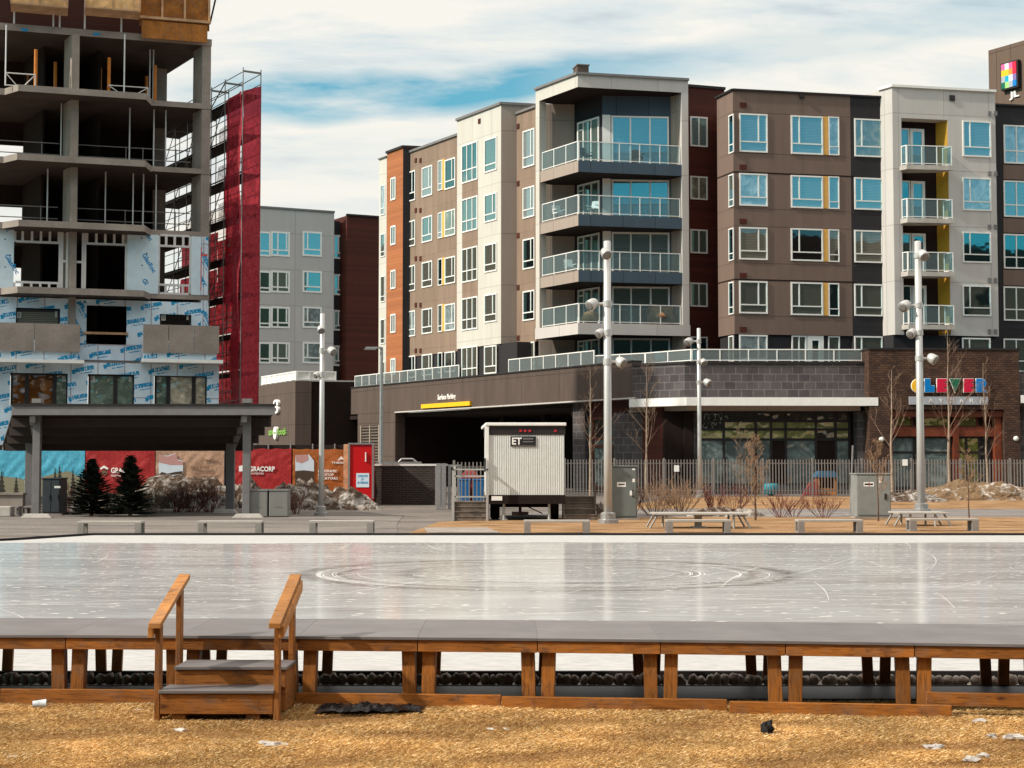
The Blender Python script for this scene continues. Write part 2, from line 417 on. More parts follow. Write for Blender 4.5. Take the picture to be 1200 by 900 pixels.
def slabwall(f, px0, px1, z0, z1, th, name, mat, parent, a0=None, a1=None, py=300, o=0.0):
    if a0 is None: a0 = f.hit(px0, py)[0]
    if a1 is None: a1 = f.hit(px1, py)[0]
    return MB().fbox(f, a0, z0, a1, z1, o-th, o).build(name, mat, parent)
def railing(path, z0, z1, parent, name='railing', gap=1.15, gm=None, post=.05, closed=False):
    """white posts and rails along plan points, glass between"""
    b = MB(); g = MB()
    for (p, q) in zip(path[:-1], path[1:]):
        f = plan(p, q); L = f.L; n = max(1, round(L/gap))
        b.fbox(f, 0, z1-post, L, z1, -post/2, post/2); b.fbox(f, 0, z0+.06, L, z0+.06+post*.8, -post/2+.002, post/2-.002)
        for i in range(n+1):
            a = min(max(L*i/n, post/2), L-post/2)
            b.fbox(f, a-post/2, z0, a+post/2, z1-post, -post/2+.001, post/2-.001)
        g.fbox(f, post, z0+.1, L-post, z1-post, -.008, .008)
    r = b.build(name, M['white'], parent); g.build('glass_panel', gm or M['railglass'], r)
    return r
# ================================================================ apartment building
V2 = Vector((-1131, 1800)).normalized()      # receding direction of the street grid
U2 = Vector((8000, 1800)).normalized()       # direction of the street fronts
def LP(c, px0, px1): return Fac(px0, c/(px0+531), px1, c/(px1+531), 540)
def P(px, D, py=540):
    a = at(px, py, D); return Vector((a.x, a.y))
def prism(name, pts, z0, z1, mat, parent, mats=None):
    b = MB(); b.prism([tuple(p) for p in pts], z0, z1)
    if mats:   # mats = (list of materials, side index list)
        ml, idx = mats; n = len(pts)
        for i, k in enumerate(idx): b.m[2+i] = k
        return b.build(name, ml, parent)
    return b.build(name, mat, parent)
def blockv(name, f, z0, z1, depth, mat, parent, cap=None):
    A = f.A; B = f.A+f.u*f.L
    o = prism(name, [A, B, B+U2*depth, A+U2*depth], z0, z1, mat, parent)
    return o
def blocku(name, A, B, z0, z1, depth, mat, parent):
    return prism(name, [A, B, B+V2*depth, A+V2*depth], z0, z1, mat, parent)
def capline(pts, z, parent, mat=None, w=.12, h=.16, name='roof_cap'):
    b = MB()
    for p, q in zip(pts[:-1], pts[1:]):
        f = plan(p, q); b.fbox(f, -w*.3, z, f.L+w*.3, z+h, -.25, w)
    return b.build(name, mat or M['capmetal'], parent)

c0 = at(700, 560, 90)
APT = thing('apartment_building', 'six storey brown, cream and grey apartment block with white framed corner balconies above the podium', 'apartment building', (c0.x, c0.y, .25))
ZB = 9.5
# --- cream bay and the long side facade
fL = LP(108810, 535, 587); blockv('wall', fL, ZB, 24.85, 4.2, M['creampanel'], APT)
fLr = plan(fL.A+fL.u*fL.L, fL.A+fL.u*fL.L+U2*4)
MB().fbox(fLr, .0, ZB, 4, 24.8, 0.0, .012).build('side_panel', M['tanpanel'], APT)  # tan facing puts shade into the cream bay's return wall
fl2 = LP(108980, 536, 606); blockv('base_wall', fl2, 6.5, ZB-.001, 4, M['blackpanel'], APT)
capline([fL.A, fL.A+fL.u*fL.L, fL.A+fL.u*fL.L+U2*4.2], 24.85, APT, M['capmetal'])
fR = LP(110870, 462, 628.5); blockv('wall', fR, ZB+.0, 24.25, 12, M['tanwall'], APT)
capline([fR.A, fR.A+fR.u*fR.L], 24.25, APT)
fr2 = LP(111000, 463, 628); blockv('base_wall', fr2, 6.5, ZB-.002, 11, M['blackpanel'], APT)
fO = LP(109800, 452, 471); blockv('wall', fO, 6.5, 24.6, 5, M['orangesiding'], APT)
fOs = plan(fO.A+fO.u*fO.L, fO.A+fO.u*fO.L+U2*5)
MB().fbox(fOs, 0.0, 6.5, 5, 24.55, 0, .012).build('side_panel', M['blackpanel'], APT)
capline([fO.A, fO.A+fO.u*fO.L, fO.A+fO.u*fO.L+U2*5], 24.6, APT, M['darkmetal'])
fW0 = LP(109790, 443, 451.8); blockv('wall', fW0, 6.5, 24.35, 6, M['creampanel'], APT)
capline([fW0.A, fW0.A+fW0.u*fW0.L], 24.35, APT, h=.08)
g1, g2 = M['glass'], M['glassdark']
for (y0, y1) in ((168, 213), (231.5, 271), (290, 330), (348.5, 386.5), (406, 444.5)):
    win(fL, 541.5, y0, 560, y1, 't', APT, g2)
for (y0, y1) in ((213.5, 231), (271.5, 289.5), (330.5, 348)):
    a0, z1 = fL.hit(541.8, y0); a1, z0 = fL.hit(560, y1)
    MB().fbox(fL, a0, z0, a1, z1, 0, .015).build('spandrel_panel', M['tanwall'], APT)
for (y0, y1) in ((162, 201), (227, 259.5), (285.5, 318.5), (344.5, 377.5), (405, 438)):
    win(fL, 568, y0, 582.5, y1, 'c' if y0 < 200 else 'a', APT, g2)
RW = {(475.5, 487): ((201, 236), (259, 289), (311.5, 341.5), (364.5, 394.5), (417, 443)),
      (495, 507): ((195, 230), (253.5, 283.5), (306.5, 336.5), (361.5, 391), (415, 440)),
      (513.8, 518.8): ((188, 223), (249, 279), (303, 334.5), (357, 389), (413, 437)),
      (521.8, 534): ((186, 221), (246, 276.5), (301, 332.5), (356, 387.5), (412, 436))}
for (x0, x1), rows in RW.items():
    for y0, y1 in rows: win(fR, x0, y0, x1, y1, 'c' if x1-x0 < 8 else 'a', APT, g1 if y0 < 250 else g2)
for y0, y1 in ((187, 222), (247.5, 278), (302, 333.5), (356.5, 388)):
    a0, z1 = fR.hit(518.8, y0); a1, z0 = fR.hit(521.8, y1); MB().fbox(fR, a0+.01, z0, a1-.01, z1, 0, .045).build('accent_strip', M['yellow'], APT)
for y0, y1 in ((208, 234.5), (264.5, 287), (316.5, 338.5), (368, 390), (420, 440)):
    win(fO, 458.3, y0, 464, y1, 'v', APT, g2, fw=.1)
for y0, y1 in ((217, 252), (274, 301), (323.5, 354), (374, 403), (424, 445)):
    win(fW0, 446.3, y0, 451.3, y1, 'c', APT, g2)
for y0, y1 in ((152, 195.5), (219, 255), (279.5, 315), (340.5, 375.5), (401, 436)):
    win(fR, 613.2, y0, 627, y1, 'a', APT, g1 if y0 < 250 else g2)
# small vents on the side facade
for (f, pts) in ((fR, [(x, y) for y in (188, 246.5, 303, 357.5, 411) for x in (487.5, 493)]), (fR, [(607.5, y) for y in (148, 215, 276, 337, 396)]), (fL, [(562, y) for y in (142,)])):
    for (x, y) in pts:
        a, z = f.hit(x, y); MB().fbox(f, a-.14, z-.16, a+.14, z+.16, 0, .05).build('vent', M['redsiding'], APT)
# --- corner balcony tower
LA, LB = 108810/1159, 90.0
A = P(628, LA); B = P(678, LB); C = P(809, 91.5)
def tower_slab(name, z0, z1, ml, parent, inset=0.0):
    a, b_, c = A+V2*0, B, C
    pts = [A+U2*inset-V2*inset*.3, B+(U2+V2).normalized()*inset*.9, C-U2*inset+V2*inset*.5, C+V2*5, A+U2*7.5+V2*1.5]
    idx = [0, 1, 2, 2, 2]; b = MB(); b.prism([tuple(p) for p in pts], z0, z1)
    for i, k in enumerate(idx): b.m[2+i] = k
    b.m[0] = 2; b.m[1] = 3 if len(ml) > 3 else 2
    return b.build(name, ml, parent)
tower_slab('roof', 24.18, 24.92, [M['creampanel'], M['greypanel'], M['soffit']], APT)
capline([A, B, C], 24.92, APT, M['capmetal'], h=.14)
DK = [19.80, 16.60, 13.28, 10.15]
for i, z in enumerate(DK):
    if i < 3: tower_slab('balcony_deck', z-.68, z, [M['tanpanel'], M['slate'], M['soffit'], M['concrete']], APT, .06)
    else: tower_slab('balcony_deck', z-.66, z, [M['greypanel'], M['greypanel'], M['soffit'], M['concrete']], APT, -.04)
fTL = plan(A, B); fTR = plan(B, C)
MB().fbox(fTL, 0, ZB+.6, .42, 24.18, -.5, .0).build('corner_column', M['creampanel'], APT)
MB().fbox(fTR, fTR.L-.42, ZB+.6, fTR.L, 24.18, -.6, .0).build('corner_column', M['greypanel'], APT)
w0 = P(632, 94.3); w1 = P(674, 94.45); w2 = P(707, 92.15); w3 = P(788, 92.5); w4 = P(801, 91.6)
fW1, fW2, fW3, fW4 = plan(w0, w1), plan(w1, w2), plan(w2, w3), plan(w3, w4)
for f, mt in ((fW1, M['tanpanel']), (fW2, M['blackpanel']), (fW3, M['slate']), (fW4, M['tanpanel'])):
    MB().fbox(f, 0, 7.0, f.L, 24.18, -.25, 0).build('balcony_wall', mt, APT)
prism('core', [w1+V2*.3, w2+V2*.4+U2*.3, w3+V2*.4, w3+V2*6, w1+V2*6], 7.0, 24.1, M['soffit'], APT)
LAY['g'] = ([(.33, 0, 1), (.67, 0, 1)], [])
LAY['h'] = ([(.28, 0, 1), (.64, 0, 1)], [(.82, 0, .28)])
for i, (z0, z1) in enumerate(((19.86, 22.95), (16.66, 19.05), (13.34, 15.85), (10.2, 12.55), (7.3, 9.42))):
    for f, a0, a1, lay in ((fW2, .35, fW2.L-.28, 'h'), (fW3, .55, fW3.L-.12, 'g')):
        b = MB(); g = MB(); fw = .1
        b.fbox(f, a0, z0, a1, z0+fw, 0, .07); b.fbox(f, a0, z1-fw, a1, z1, 0, .07)
        b.fbox(f, a0, z0+fw, a0+fw, z1-fw, 0, .067); b.fbox(f, a1-fw, z0+fw, a1, z1-fw, 0, .067)
        for x, _, _ in LAY[lay][0]:
            xx = a0+(a1-a0)*x; b.fbox(f, xx-.045, z0+fw, xx+.045, z1-fw, 0, .064)
        for y, x0, x1 in LAY[lay][1]: b.fbox(f, a0+fw, z0+(z1-z0)*y, a0+(a1-a0)*x1-.05, z0+(z1-z0)*y+.08, 0, .06)
        fo = b.build('window', WHITE, APT)
        g.add([f.pt(a0+.02, z0+.02, .012), f.pt(a1-.02, z0+.02, .012), f.pt(a1-.02, z1-.02, .012), f.pt(a0+.02, z1-.02, .012)], [(0, 1, 2, 3)])
        g.build('pane', (M['glasscool'] if i < 3 and f is fW3 else M['glassdark']) if i < 3 else M['glassdark'], fo)
    MB().fbox(fW3, 0.0, z0, .5, z1+.05, 0, .04).build('corner_panel', WHITE, APT)
for i, z in enumerate(DK):
    q = .16; a = A+fTL.u*.5-fTL.n*q; b_ = B+(V2+U2)*q*.55; c = C-fTR.u*.5-fTR.n*q
    railing([a, b_, c], z+.02, z+1.18, APT, 'balcony_railing', 1.25)
# chimney stack on the roof
f = fTR; a0, z0 = f.hit(677, 83); a1, z1 = f.hit(692, 75)
MB().fbox(f, a0+.1, 24.9, a1, 25.6, -1.4, -.4).build('roof_vent', M['podium'], APT)
MB().fbox(f, a0+.05, 25.6, a1+.05, 25.67, -1.45, -.35).build('roof_vent', M['capmetal'], APT)
# under the tower: terrace level
a0 = P(633, 95.0); b0 = P(665, 95.0); f = plan(a0, b0)
MB().fbox(f, 0, 7.0, f.L, 9.5, -.3, 0).build('wall', M['orangesiding'], APT)
win(f, 640.5, 398, 649, 432, 'c', APT, g2)
# --- red brown recess
fRR = Fac(800, 93.4, 852, 94.3, 540)
blocku('wall', fRR.A, fRR.A+fRR.u*fRR.L, 6.5, 25.05, 8, M['redsiding'], APT)
capline([fRR.A, fRR.A+fRR.u*fRR.L], 25.05, APT, M['darkmetal'])
for y0, y1 in ((137, 172), (206.7, 234), (269, 297), (331.5, 359.5), (394.5, 424)):
    win(fRR, 808.5, y0, 829, y1, 'v', APT, M['glasscool'] if y0 < 250 else g2)
# --- brown block
q0, q1 = P(843, 90.3), P(862, 88.3); Dk = lambda px: 88.3*8638/(9500-px)
q2, q3 = P(1001, Dk(1001)), P(1041, Dk(1041))
ZT = 23.55
fQ, fB = plan(q0, q1), plan(q1, q3)
q0b = P(846.5, 96)
prism('wall', [q0, q1, q2, q2+V2*8, q0b], ZB-.15, ZT, M['brownpanel'], APT)
prism('wall', [q2+U2*.01, q3, q3+V2*8, q2+V2*8+U2*.01], 6.5, ZT-.03, M['blackpanel'], APT)
prism('base_wall', [q0+Vector((.12, .12)), q1+V2*.18+U2*.1, q2+V2*.15, q2+V2*6, q0b], 6.5, ZB-.152, M['blackpanel'], APT)
capline([q0, q1, q3], ZT, APT, M['darkmetal'], h=.1)
sB = fB.hit
for yy in (204.2, 329):   # deep reveals between the storeys
    for f in (fQ, fB):
        L = f.L if f is fQ else fB.hit(1000.5, 200)[0]
        z = fB.hit(930, yy)[1]; MB().fbox(f, 0.01, z-.04, L, z+.04, 0, .012).build('reveal', M['soffit'], APT)
for yy in (134.2, 181.5, 246, 266.5, 309.5, 371.0):
    for f in (fQ, fB):
        L = f.L if f is fQ else fB.hit(1000.5, 200)[0]
        z = fB.hit(930, yy)[1]; MB().fbox(f, 0.01, z-.014, L, z+.014, 0, .004).build('joint', M['podium'], APT)
R1 = ((133.5, 178.5), (203.5, 241.5), (266.5, 304.5), (329.5, 367.5), (392.5, 431))
R2 = ((136, 181), (206, 244), (268, 306), (331, 369.5), (393, 432))
R3 = ((139.5, 184), (208.5, 246), (270, 308), (333, 370.5), (394, 432))
for i in range(5):
    gm = (M['glasscool'], M['curtain'] if 0 else M['glasscool'], M['glassshade'], g2, g2)[i]
    win(fB, 866, R1[i][0], 899.5, R1[i][1], 'a', APT, M['curtain'] if i in (1, 4) else gm)
    win(fQ, 854.5, R1[i][0]+1, 860.5, R1[i][1]+1, 'c', APT, g2)
    if i < 4:
        win(fB, 926.5, R2[i][0], 964.5, R2[i][1], 'b', APT, gm)
        win(fB, 970.5, R2[i][0]+1, 983.5, R2[i][1]+1, 'c', APT, gm)
        a0, z1 = fB.hit(964.7, R2[i][0]+.5); a1, z0 = fB.hit(970.3, R2[i][1]+.5)
        MB().fbox(fB, a0, z0, a1, z1, 0, .035).build('accent_strip', M['yellow'], APT)
    else:
        win(fB, 928, 393, 946, 432, 'v', APT, g2, o=-.1)
        win(fB, 946.5, 393, 966, 434, 'n', APT, g2, fw=.3, name='terrace_door', o=-.1)
        win(fB, 971, 394, 985, 433, 'c', APT, g2, o=-.1)
    win(fB, 1000.8, R3[i][0], 1034.5, R3[i][1], 'b', APT, gm)
for y in (123, 195.8, 259.3, 322.7, 386):
    a, z = fB.hit(870.8, y); MB().fbox(fB, a-.21, z-.14, a+.21, z+.14, 0, .05).build('vent', M['redsiding'], APT)
a, z = fB.hit(939.5, 112.8); MB().fbox(fB, a-.14, z-.1, a+.14, z+.1, 0, .15).build('wall_light', M['darkmetal'], APT)
# --- pale grey section with small balconies
Dw = lambda px: 89.3*(9500-1051)/(9500-px)
e0, e1, e2 = P(1036, 89.3*1582/1567.), P(1051, 89.3), P(1173, Dw(1173)); fWt = plan(e1, e2); fWl = plan(e0, e1)
aL, aR = fWt.hit(1058.3, 300)[0], fWt.hit(1113, 300)[0]; zT = fWt.hit(1086, 139.5)[1]; ZW = 24.0
def fw(a0, a1, z0, z1, mat, name='wall', d=8, f=fWt):
    p, q = f.A+f.u*a0, f.A+f.u*a1; return blocku(name, p, q, z0, z1, d, mat, APT)
prism('wall', [e0, e1, e1+fWt.u*aL, e1+fWt.u*aL+V2*8, e0+V2*8], ZB-.1, ZW, M['greypanel'], APT)
fw(aL, aR, zT, ZW-.002, M['greypanel'])
fw(aR, fWt.L, ZB-.1, ZW, M['greypanel'])
prism('wall', [e1+fWt.u*aL+V2*.95, e1+fWt.u*aR+V2*.95, e1+fWt.u*aR+V2*3, e1+fWt.u*aL+V2*3], ZB-.1, zT, M['soffit'], APT)
prism('base_wall', [e0+V2*.25, e1+V2*.2+U2*.05, e2+V2*.2, e2+V2*5, e0+V2*5], 6.5, ZB-.102, M['blackpanel'], APT)
capline([e0, e1, e2], ZW, APT, WHITE, h=.14)
fRev = plan(fWt.A+fWt.u*aR+V2*.95, fWt.A+fWt.u*aR)
MB().fbox(fRev, 0.02, ZB, fRev.L-.02, zT-.02, 0, .02).build('reveal_panel', M['mustard'], APT)
fBk = plan(e1+fWt.u*aL+V2*.95, e1+fWt.u*aR+V2*.95)
for i, y in enumerate((193, 255.5, 318, 380.3)):
    zd = zat(1094, y, 89.0)
    pA, pB = P(1059.5, 89.33), P(1067, 88.9); pC = P(1122.5, 89.3)
    prism('balcony_deck', [pA, pB, pC, pC+V2*.95, e1+fWt.u*aL+V2*.94], zd-.27, zd, M['concrete_pale'], APT)
    railing([pA+V2*-.02+U2*.06, pB+(U2+V2)*.05, pC-U2*.06+V2*.05, pC-U2*.06+V2*.75], zd+.01, zd+1.16, APT, 'balcony_railing', .85)
    z1 = zd+2.45
    win(fBk, 1061 if i else 1061, 0, 1080, 0, 'n', APT) if 0 else None
    def bw(a0, a1, lay, nm, fwid, pm):
        b = MB(); b.fbox(fBk, a0, zd, a1, zd+fwid, 0, .06); b.fbox(fBk, a0, z1-fwid, a1, z1, 0, .06); b.fbox(fBk, a0, zd+fwid, a0+fwid, z1-fwid, 0, .057); b.fbox(fBk, a1-fwid, zd+fwid, a1, z1-fwid, 0, .057)
        if lay: b.fbox(fBk, (a0+a1)/2-.04, zd+fwid, (a0+a1)/2+.04, z1-fwid, 0, .05)
        o = b.build(nm, WHITE, APT); g = MB(); g.add([fBk.pt(a0+.02, zd+.02, .012), fBk.pt(a1-.02, zd+.02, .012), fBk.pt(a1-.02, z1-.02, .012), fBk.pt(a0+.02, z1-.02, .012)], [(0, 1, 2, 3)]); g.build('pane', pm, o)
    gm = M['glasscool'] if i < 2 else g2
    bw(.1, 1.25, True, 'window', .08, gm); bw(1.3, 2.2, False, 'balcony_door', .17, g2)
for i, (y0, y1) in enumerate(((142, 184), (208.5, 247), (272, 308), (334.5, 370.5), (396, 434))):
    win(fWt, 1127.5, y0, 1161.5, y1, 'b', APT, M['glasscool'] if i < 2 else g2, o=-.05 if i > 3 else 0)
for y in (133, 203.5, 266, 328.5, 388.5):
    for x in (1159.5, 1166.5):
        a, z = fWt.hit(x, y); MB().fbox(fWt, a-.1, z-.13, a+.1, z+.13, 0, .05).build('vent', M['capmetal'], APT)
a, z = fWt.hit(1115.5, 115); MB().fbox(fWt, a-.16, z-.16, a+.16, z+.16, 0, .08).build('wall_light', M['darkmetal'], APT)
# --- dark end section
De = lambda px: 91.6*(9500-1173)/(9500-px)
h0, h1 = P(1166, De(1166)), P(1330, De(1330)); fE = plan(h0, h1)
blocku('wall', h0, h1, 6.5, 23.45, 10, M['blackpanel'], APT); capline([h0, h1], 23.45, APT, M['darkmetal'], h=.1)
for i, (y0, y1) in enumerate(((147, 192), (212, 254.5), (274.5, 315), (336, 376), (397, 436))):
    win(fE, 1175.5, y0, 1206, y1, 'q', APT, M['glasscool'] if i < 2 else g2); win(fE, 1214, y0, 1244, y1, 'q', APT, g2)
for y0, y1 in ((193, 211), (255.5, 273.5), (316, 335)):
    a0, z1 = fE.hit(1175.5, y0); a1, z0 = fE.hit(1206, y1); MB().fbox(fE, a0, z0, a1, z1, 0, .03).build('spandrel_panel', M['brownpanel'], APT)

# ================================================================ podium
c0 = at(640, 560, 88)
POD = thing('retail_podium', 'dark single storey podium under the apartments with parkade opening and stone faced terrace wall', 'podium', (c0.x, c0.y, .2))
CP_ = 108000
fP = LP(CP_, 411, 742); aa = lambda px, py=480: fP.hit(px, py)[0]
ZP = 7.5
MB().fbox(fP, 0, 5.55, fP.L, ZP, -.6, 0).build('fascia', M['podium'], POD)
MB().fbox(fP, -.05, ZP, fP.L, ZP+.1, -.65, .06).build('parapet_cap', M['darkmetal'], POD)
MB().fbox(fP, aa(463), 5.47, fP.L+.2, 5.548, -.62, .05).build('edge_trim', M['greypanel'], POD)
MB().fbox(fP, aa(419), 0.1, aa(463), 5.548, -.8, -.02).build('wall', M['podium'], POD)
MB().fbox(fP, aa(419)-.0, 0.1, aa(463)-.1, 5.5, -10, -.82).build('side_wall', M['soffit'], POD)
b = MB(); a0, z1 = fP.hit(424, 499); a1, z0 = fP.hit(445, 546)
b.fbox(fP, a0, z0, a1, z1, -.03, .0)
lv = b.build('louvre_vent', M['soffit'], POD); b = MB()
n = 14
for i in range(n):
    z = z0+(z1-z0)*(i+.3)/n; b.hexa([fP.pt(a0+.1, z, .02), fP.pt(a1-.1, z, .02), fP.pt(a1-.1, z, .0), fP.pt(a0+.1, z, .0), fP.pt(a0+.1, z+.1, .09), fP.pt(a1-.1, z+.1, .09), fP.pt(a1-.1, z+.1, .07), fP.pt(a0+.1, z+.1, .07)])
for a in (a0, (a0+a1)/2, a1): b.fbox(fP, a-.06, z0, a+.06, z1, 0, .1)
b.build('slats', M['tanpanel'], lv)
# parkade interior
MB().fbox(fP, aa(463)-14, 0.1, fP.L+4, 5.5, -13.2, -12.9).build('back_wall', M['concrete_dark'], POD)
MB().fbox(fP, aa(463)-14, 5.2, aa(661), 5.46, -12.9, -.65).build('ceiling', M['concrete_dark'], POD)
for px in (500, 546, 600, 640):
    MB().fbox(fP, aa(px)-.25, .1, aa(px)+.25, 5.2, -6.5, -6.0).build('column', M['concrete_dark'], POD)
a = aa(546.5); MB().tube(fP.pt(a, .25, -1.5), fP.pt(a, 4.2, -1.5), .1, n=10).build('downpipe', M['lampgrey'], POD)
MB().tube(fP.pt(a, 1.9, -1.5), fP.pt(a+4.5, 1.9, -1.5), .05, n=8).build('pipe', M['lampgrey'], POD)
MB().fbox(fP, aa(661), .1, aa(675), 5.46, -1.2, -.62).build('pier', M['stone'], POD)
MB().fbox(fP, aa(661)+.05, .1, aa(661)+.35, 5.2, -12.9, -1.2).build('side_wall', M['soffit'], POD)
# red framed shopfront beside the parkade
fS = fP.off(-.9)
s0 = aa(675)+.2
MB().fbox(fS, s0, .1, fS.L+1.5, 5.46, -.4, 0).build('shopfront_wall', M['redsiding'], POD)
def cells(f, xs, ys, mat, parent, fmat, fw=.09, name='shop_window', skip=()):
    """mullioned glazing; xs, ys metres"""
    b = MB()
    for x in xs: b.fbox(f, x-fw/2, ys[0], x+fw/2, ys[-1], 0, .09)
    for y in ys: b.fbox(f, xs[0]+fw/2, y-fw/2, xs[-1]-fw/2, y+fw/2, .0, .085)
    o = b.build(name, fmat, parent)
    for i in range(len(xs)-1):
        for j in range(len(ys)-1):
            if (i, j) in skip: continue
            m = mat(i, j) if callable(mat) else mat
            g = MB(); g.add([f.pt(xs[i]+.02, ys[j]+.02, .03), f.pt(xs[i+1]-.02, ys[j]+.02, .03), f.pt(xs[i+1]-.02, ys[j+1]-.02, .03), f.pt(xs[i]+.02, ys[j+1]-.02, .03)], [(0, 1, 2, 3)])
            g.build('pane', m, o)
    return o
def sm(i, j): return M['shopglass'] if (i+j) % 3 else M['shopglassdark']
x = [fS.hit(px, 520)[0] for px in (682, 696, 711, 717, 727, 740)]
cells(fS, x, [.5, 2.9, 3.35, 4.5], sm, POD, M['redwood'], .16)
# --- stone faced part
k0, k1, k2 = P(742, 84.8), P(803, 82.7), P(1018, 83.0)
fK0, fK1 = plan(k0, k1), plan(k1, k2)
IN = Vector((-.1, 1))
prism('stone_wall', [k0, k1, k2, k2+IN*3, k0+IN*3], 5.42, 7.28, M['stone'], POD)
prism('parapet_cap', [k0+Vector((-.05, -.08)), k1+Vector((0, -.08)), k2+Vector((0, -.08)), k2+IN*.5, k1+IN*.5, k0+IN*.5], 7.28, 7.4, M['darkmetal'], POD)
prism('canopy', [k0-IN*.5+Vector((-.3, 0)), k1-IN*.9+Vector((-.1, 0)), k2-IN*.9+Vector((.25, 0)), k2+IN*1, k0+IN*1.2], 4.98, 5.42, WHITE, POD)
prism('canopy_soffit', [k0+IN*.2+U2*1, k1-IN*.15, k2-IN*.15-U2*.5, k2+IN*1, k0+IN*1.2], 4.74, 4.979, M['tanpanel'], POD)
fG0, fG1 = fK0.off(-1.0), fK1.off(-1.0)
MB().fbox(fG0, -2, .1, fG0.L+.0, 4.739, -.4, 0).build('wall', M['stone'], POD)
MB().fbox(fG1, -1.0, .1, fG1.L+.3, 4.739, -.4, 0).build('wall', M['soffit'], POD)
x = [fG0.hit(px, 520)[0] for px in (765.5, 783, 800)]
cells(fG0, x, [.6, 3.15, 3.9, 4.32, 4.7], M['shopglassdark'], POD, M['darkmetal'], .12)
a1, = [fG0.hit(765, 520)[0]]
MB().fbox(fG1, fG1.hit(801, 520)[0], .1, fG1.hit(812, 520)[0], 4.73, 0, .25).build('pier', M['soffit'], POD)
MB().fbox(fG1, fG1.hit(1000, 520)[0], .1, fG1.hit(1018, 520)[0], 4.73, 0, .9).build('pier', M['stone'], POD)
pal = plain('bright_blind', (.42, .44, .24), .6, var=.4, scale=.8)
yel = glass('shop_glass_painted_reflection', (.20, .20, .07), .18, (.9, .9, .8), wob=.03)  # yellowish reflection is put into the base colour of the pane
x = [fG1.hit(px, 520)[0] for px in (813, 848, 885.5, 903.5, 920.5, 956, 979, 995)]
def sg(i, j):
    if j == 0: return M['shopglass'] if i not in (3, 5) else M['soffit']
    if j == 1: return M['shopglassdark'] if i == 5 else yel
    if j == 2: return yel if i else M['shopglassdark']
    return M['shopglassdark']
cells(fG1, x, [.75, 3.2, 3.75, 4.2, 4.68], sg, POD, M['darkmetal'], .13)
MB().fbox(fG1, x[0]-.1, .2, x[-1]+.1, .72, 0, .12).build('base_panel', M['stone'], POD)
# --- brick daycare frontage
c0 = at(1100, 560, 82)
DAY = thing('daycare_building', 'dark brown brick frontage with red wood framed windows below a multicoloured sign', 'shop building', (c0.x, c0.y, .2))
d0, d1 = P(1019.5, 82.1), P(1196, 82.5); fD = plan(d0, d1); aD = lambda px, py=500: fD.hit(px, py)[0]
zH = fD.hit(1100, 480)[1]; ZD = fD.hit(1100, 410)[1]
MB().fbox(fD, 0, zH, fD.L, ZD, -4, 0).build('brick_wall', M['brownbrick'], DAY)
MB().fbox(fD, 0, .1, aD(1043), zH-.001, -4, 0).build('brick_pier', M['brownbrick'], DAY)
MB().fbox(fD, aD(1177), .1, fD.L, zH-.001, -4, 0).build('brick_pier', M['brownbrick'], DAY)
MB().fbox(fD, -.04, ZD, fD.L+.04, ZD+.1, -4, .05).build('parapet_cap', M['darkmetal'], DAY)
fDr = fD.off(-.7)
MB().fbox(fDr, aD(1043), .1, aD(1177), zH, -.3, 0).build('recess_wall', M['redsiding'], DAY)
MB().fbox(fD, aD(1043), zH-.38, aD(1177), zH-.05, -.65, -.15).build('header_beam', M['redwood'], DAY)
MB().fbox(fD, aD(1043), 3.35, aD(1177), 3.85, -.65, -.4).build('transom_beam', M['redwood'], DAY)
for p0, p1 in ((1120, 1126), (1168, 1176), (1044, 1048)):
    MB().fbox(fD, aD(p0), .2, aD(p1), zH-.38, -.65, -.3).build('timber_post', M['redwood'], DAY)
ol = glass('olive_glass', (.13, .13, .03), .2, (.9, .9, .7), wob=.03)  # olive base colour under a weak mirror coat
fDg = fDr
x = [aD(p) for p in (1052, 1073, 1085, 1117, 1127, 1150, 1158)]
cells(fDg, x, [3.88, 4.45], lambda i, j: ol if i in (0, 2, 4) else M['soffit'], DAY, M['redwood'], .12)
x = [aD(p) for p in (1049, 1075, 1085, 1116, 1126, 1137, 1152, 1164)]
cells(fDg, x, [.6, 2.5, 3.3], lambda i, j: (M['shopglass'] if i in (0, 2) else ol if i in (4, 5) else M['shopglassdark']), DAY, M['darkmetal'], .1)
for px, py in ((1032.5, 515), (1190, 514)):
    a, z = fD.hit(px, py); b = MB(); b.lathe([(.02, 0), (.13, .03), (.14, .12), (.06, .2)], Matrix.Translation(Vector(fD.pt(a, z, 0))) @ Matrix.Rotation(math.pi/2, 4, 'X'), 12); b.build('wall_lamp', WHITE, DAY)
# wall beyond
c0 = at(1230, 560, 84)
END = thing('shop_wall', 'dark stone block wall with a white ledge at the edge beyond the brick frontage', 'shop building', (c0.x, c0.y, .2))
n0, n1 = P(1192, 83.5), P(1330, 83.7); fN = plan(n0, n1)
MB().fbox(fN, 0, .1, fN.L, 6.9, -4, 0).build('stone_wall', M['stone'], END)
MB().fbox(fN, -.1, fN.hit(1198, 473)[1], fN.L, fN.hit(1198, 464)[1], 0, 1.0).build('canopy', WHITE, END)
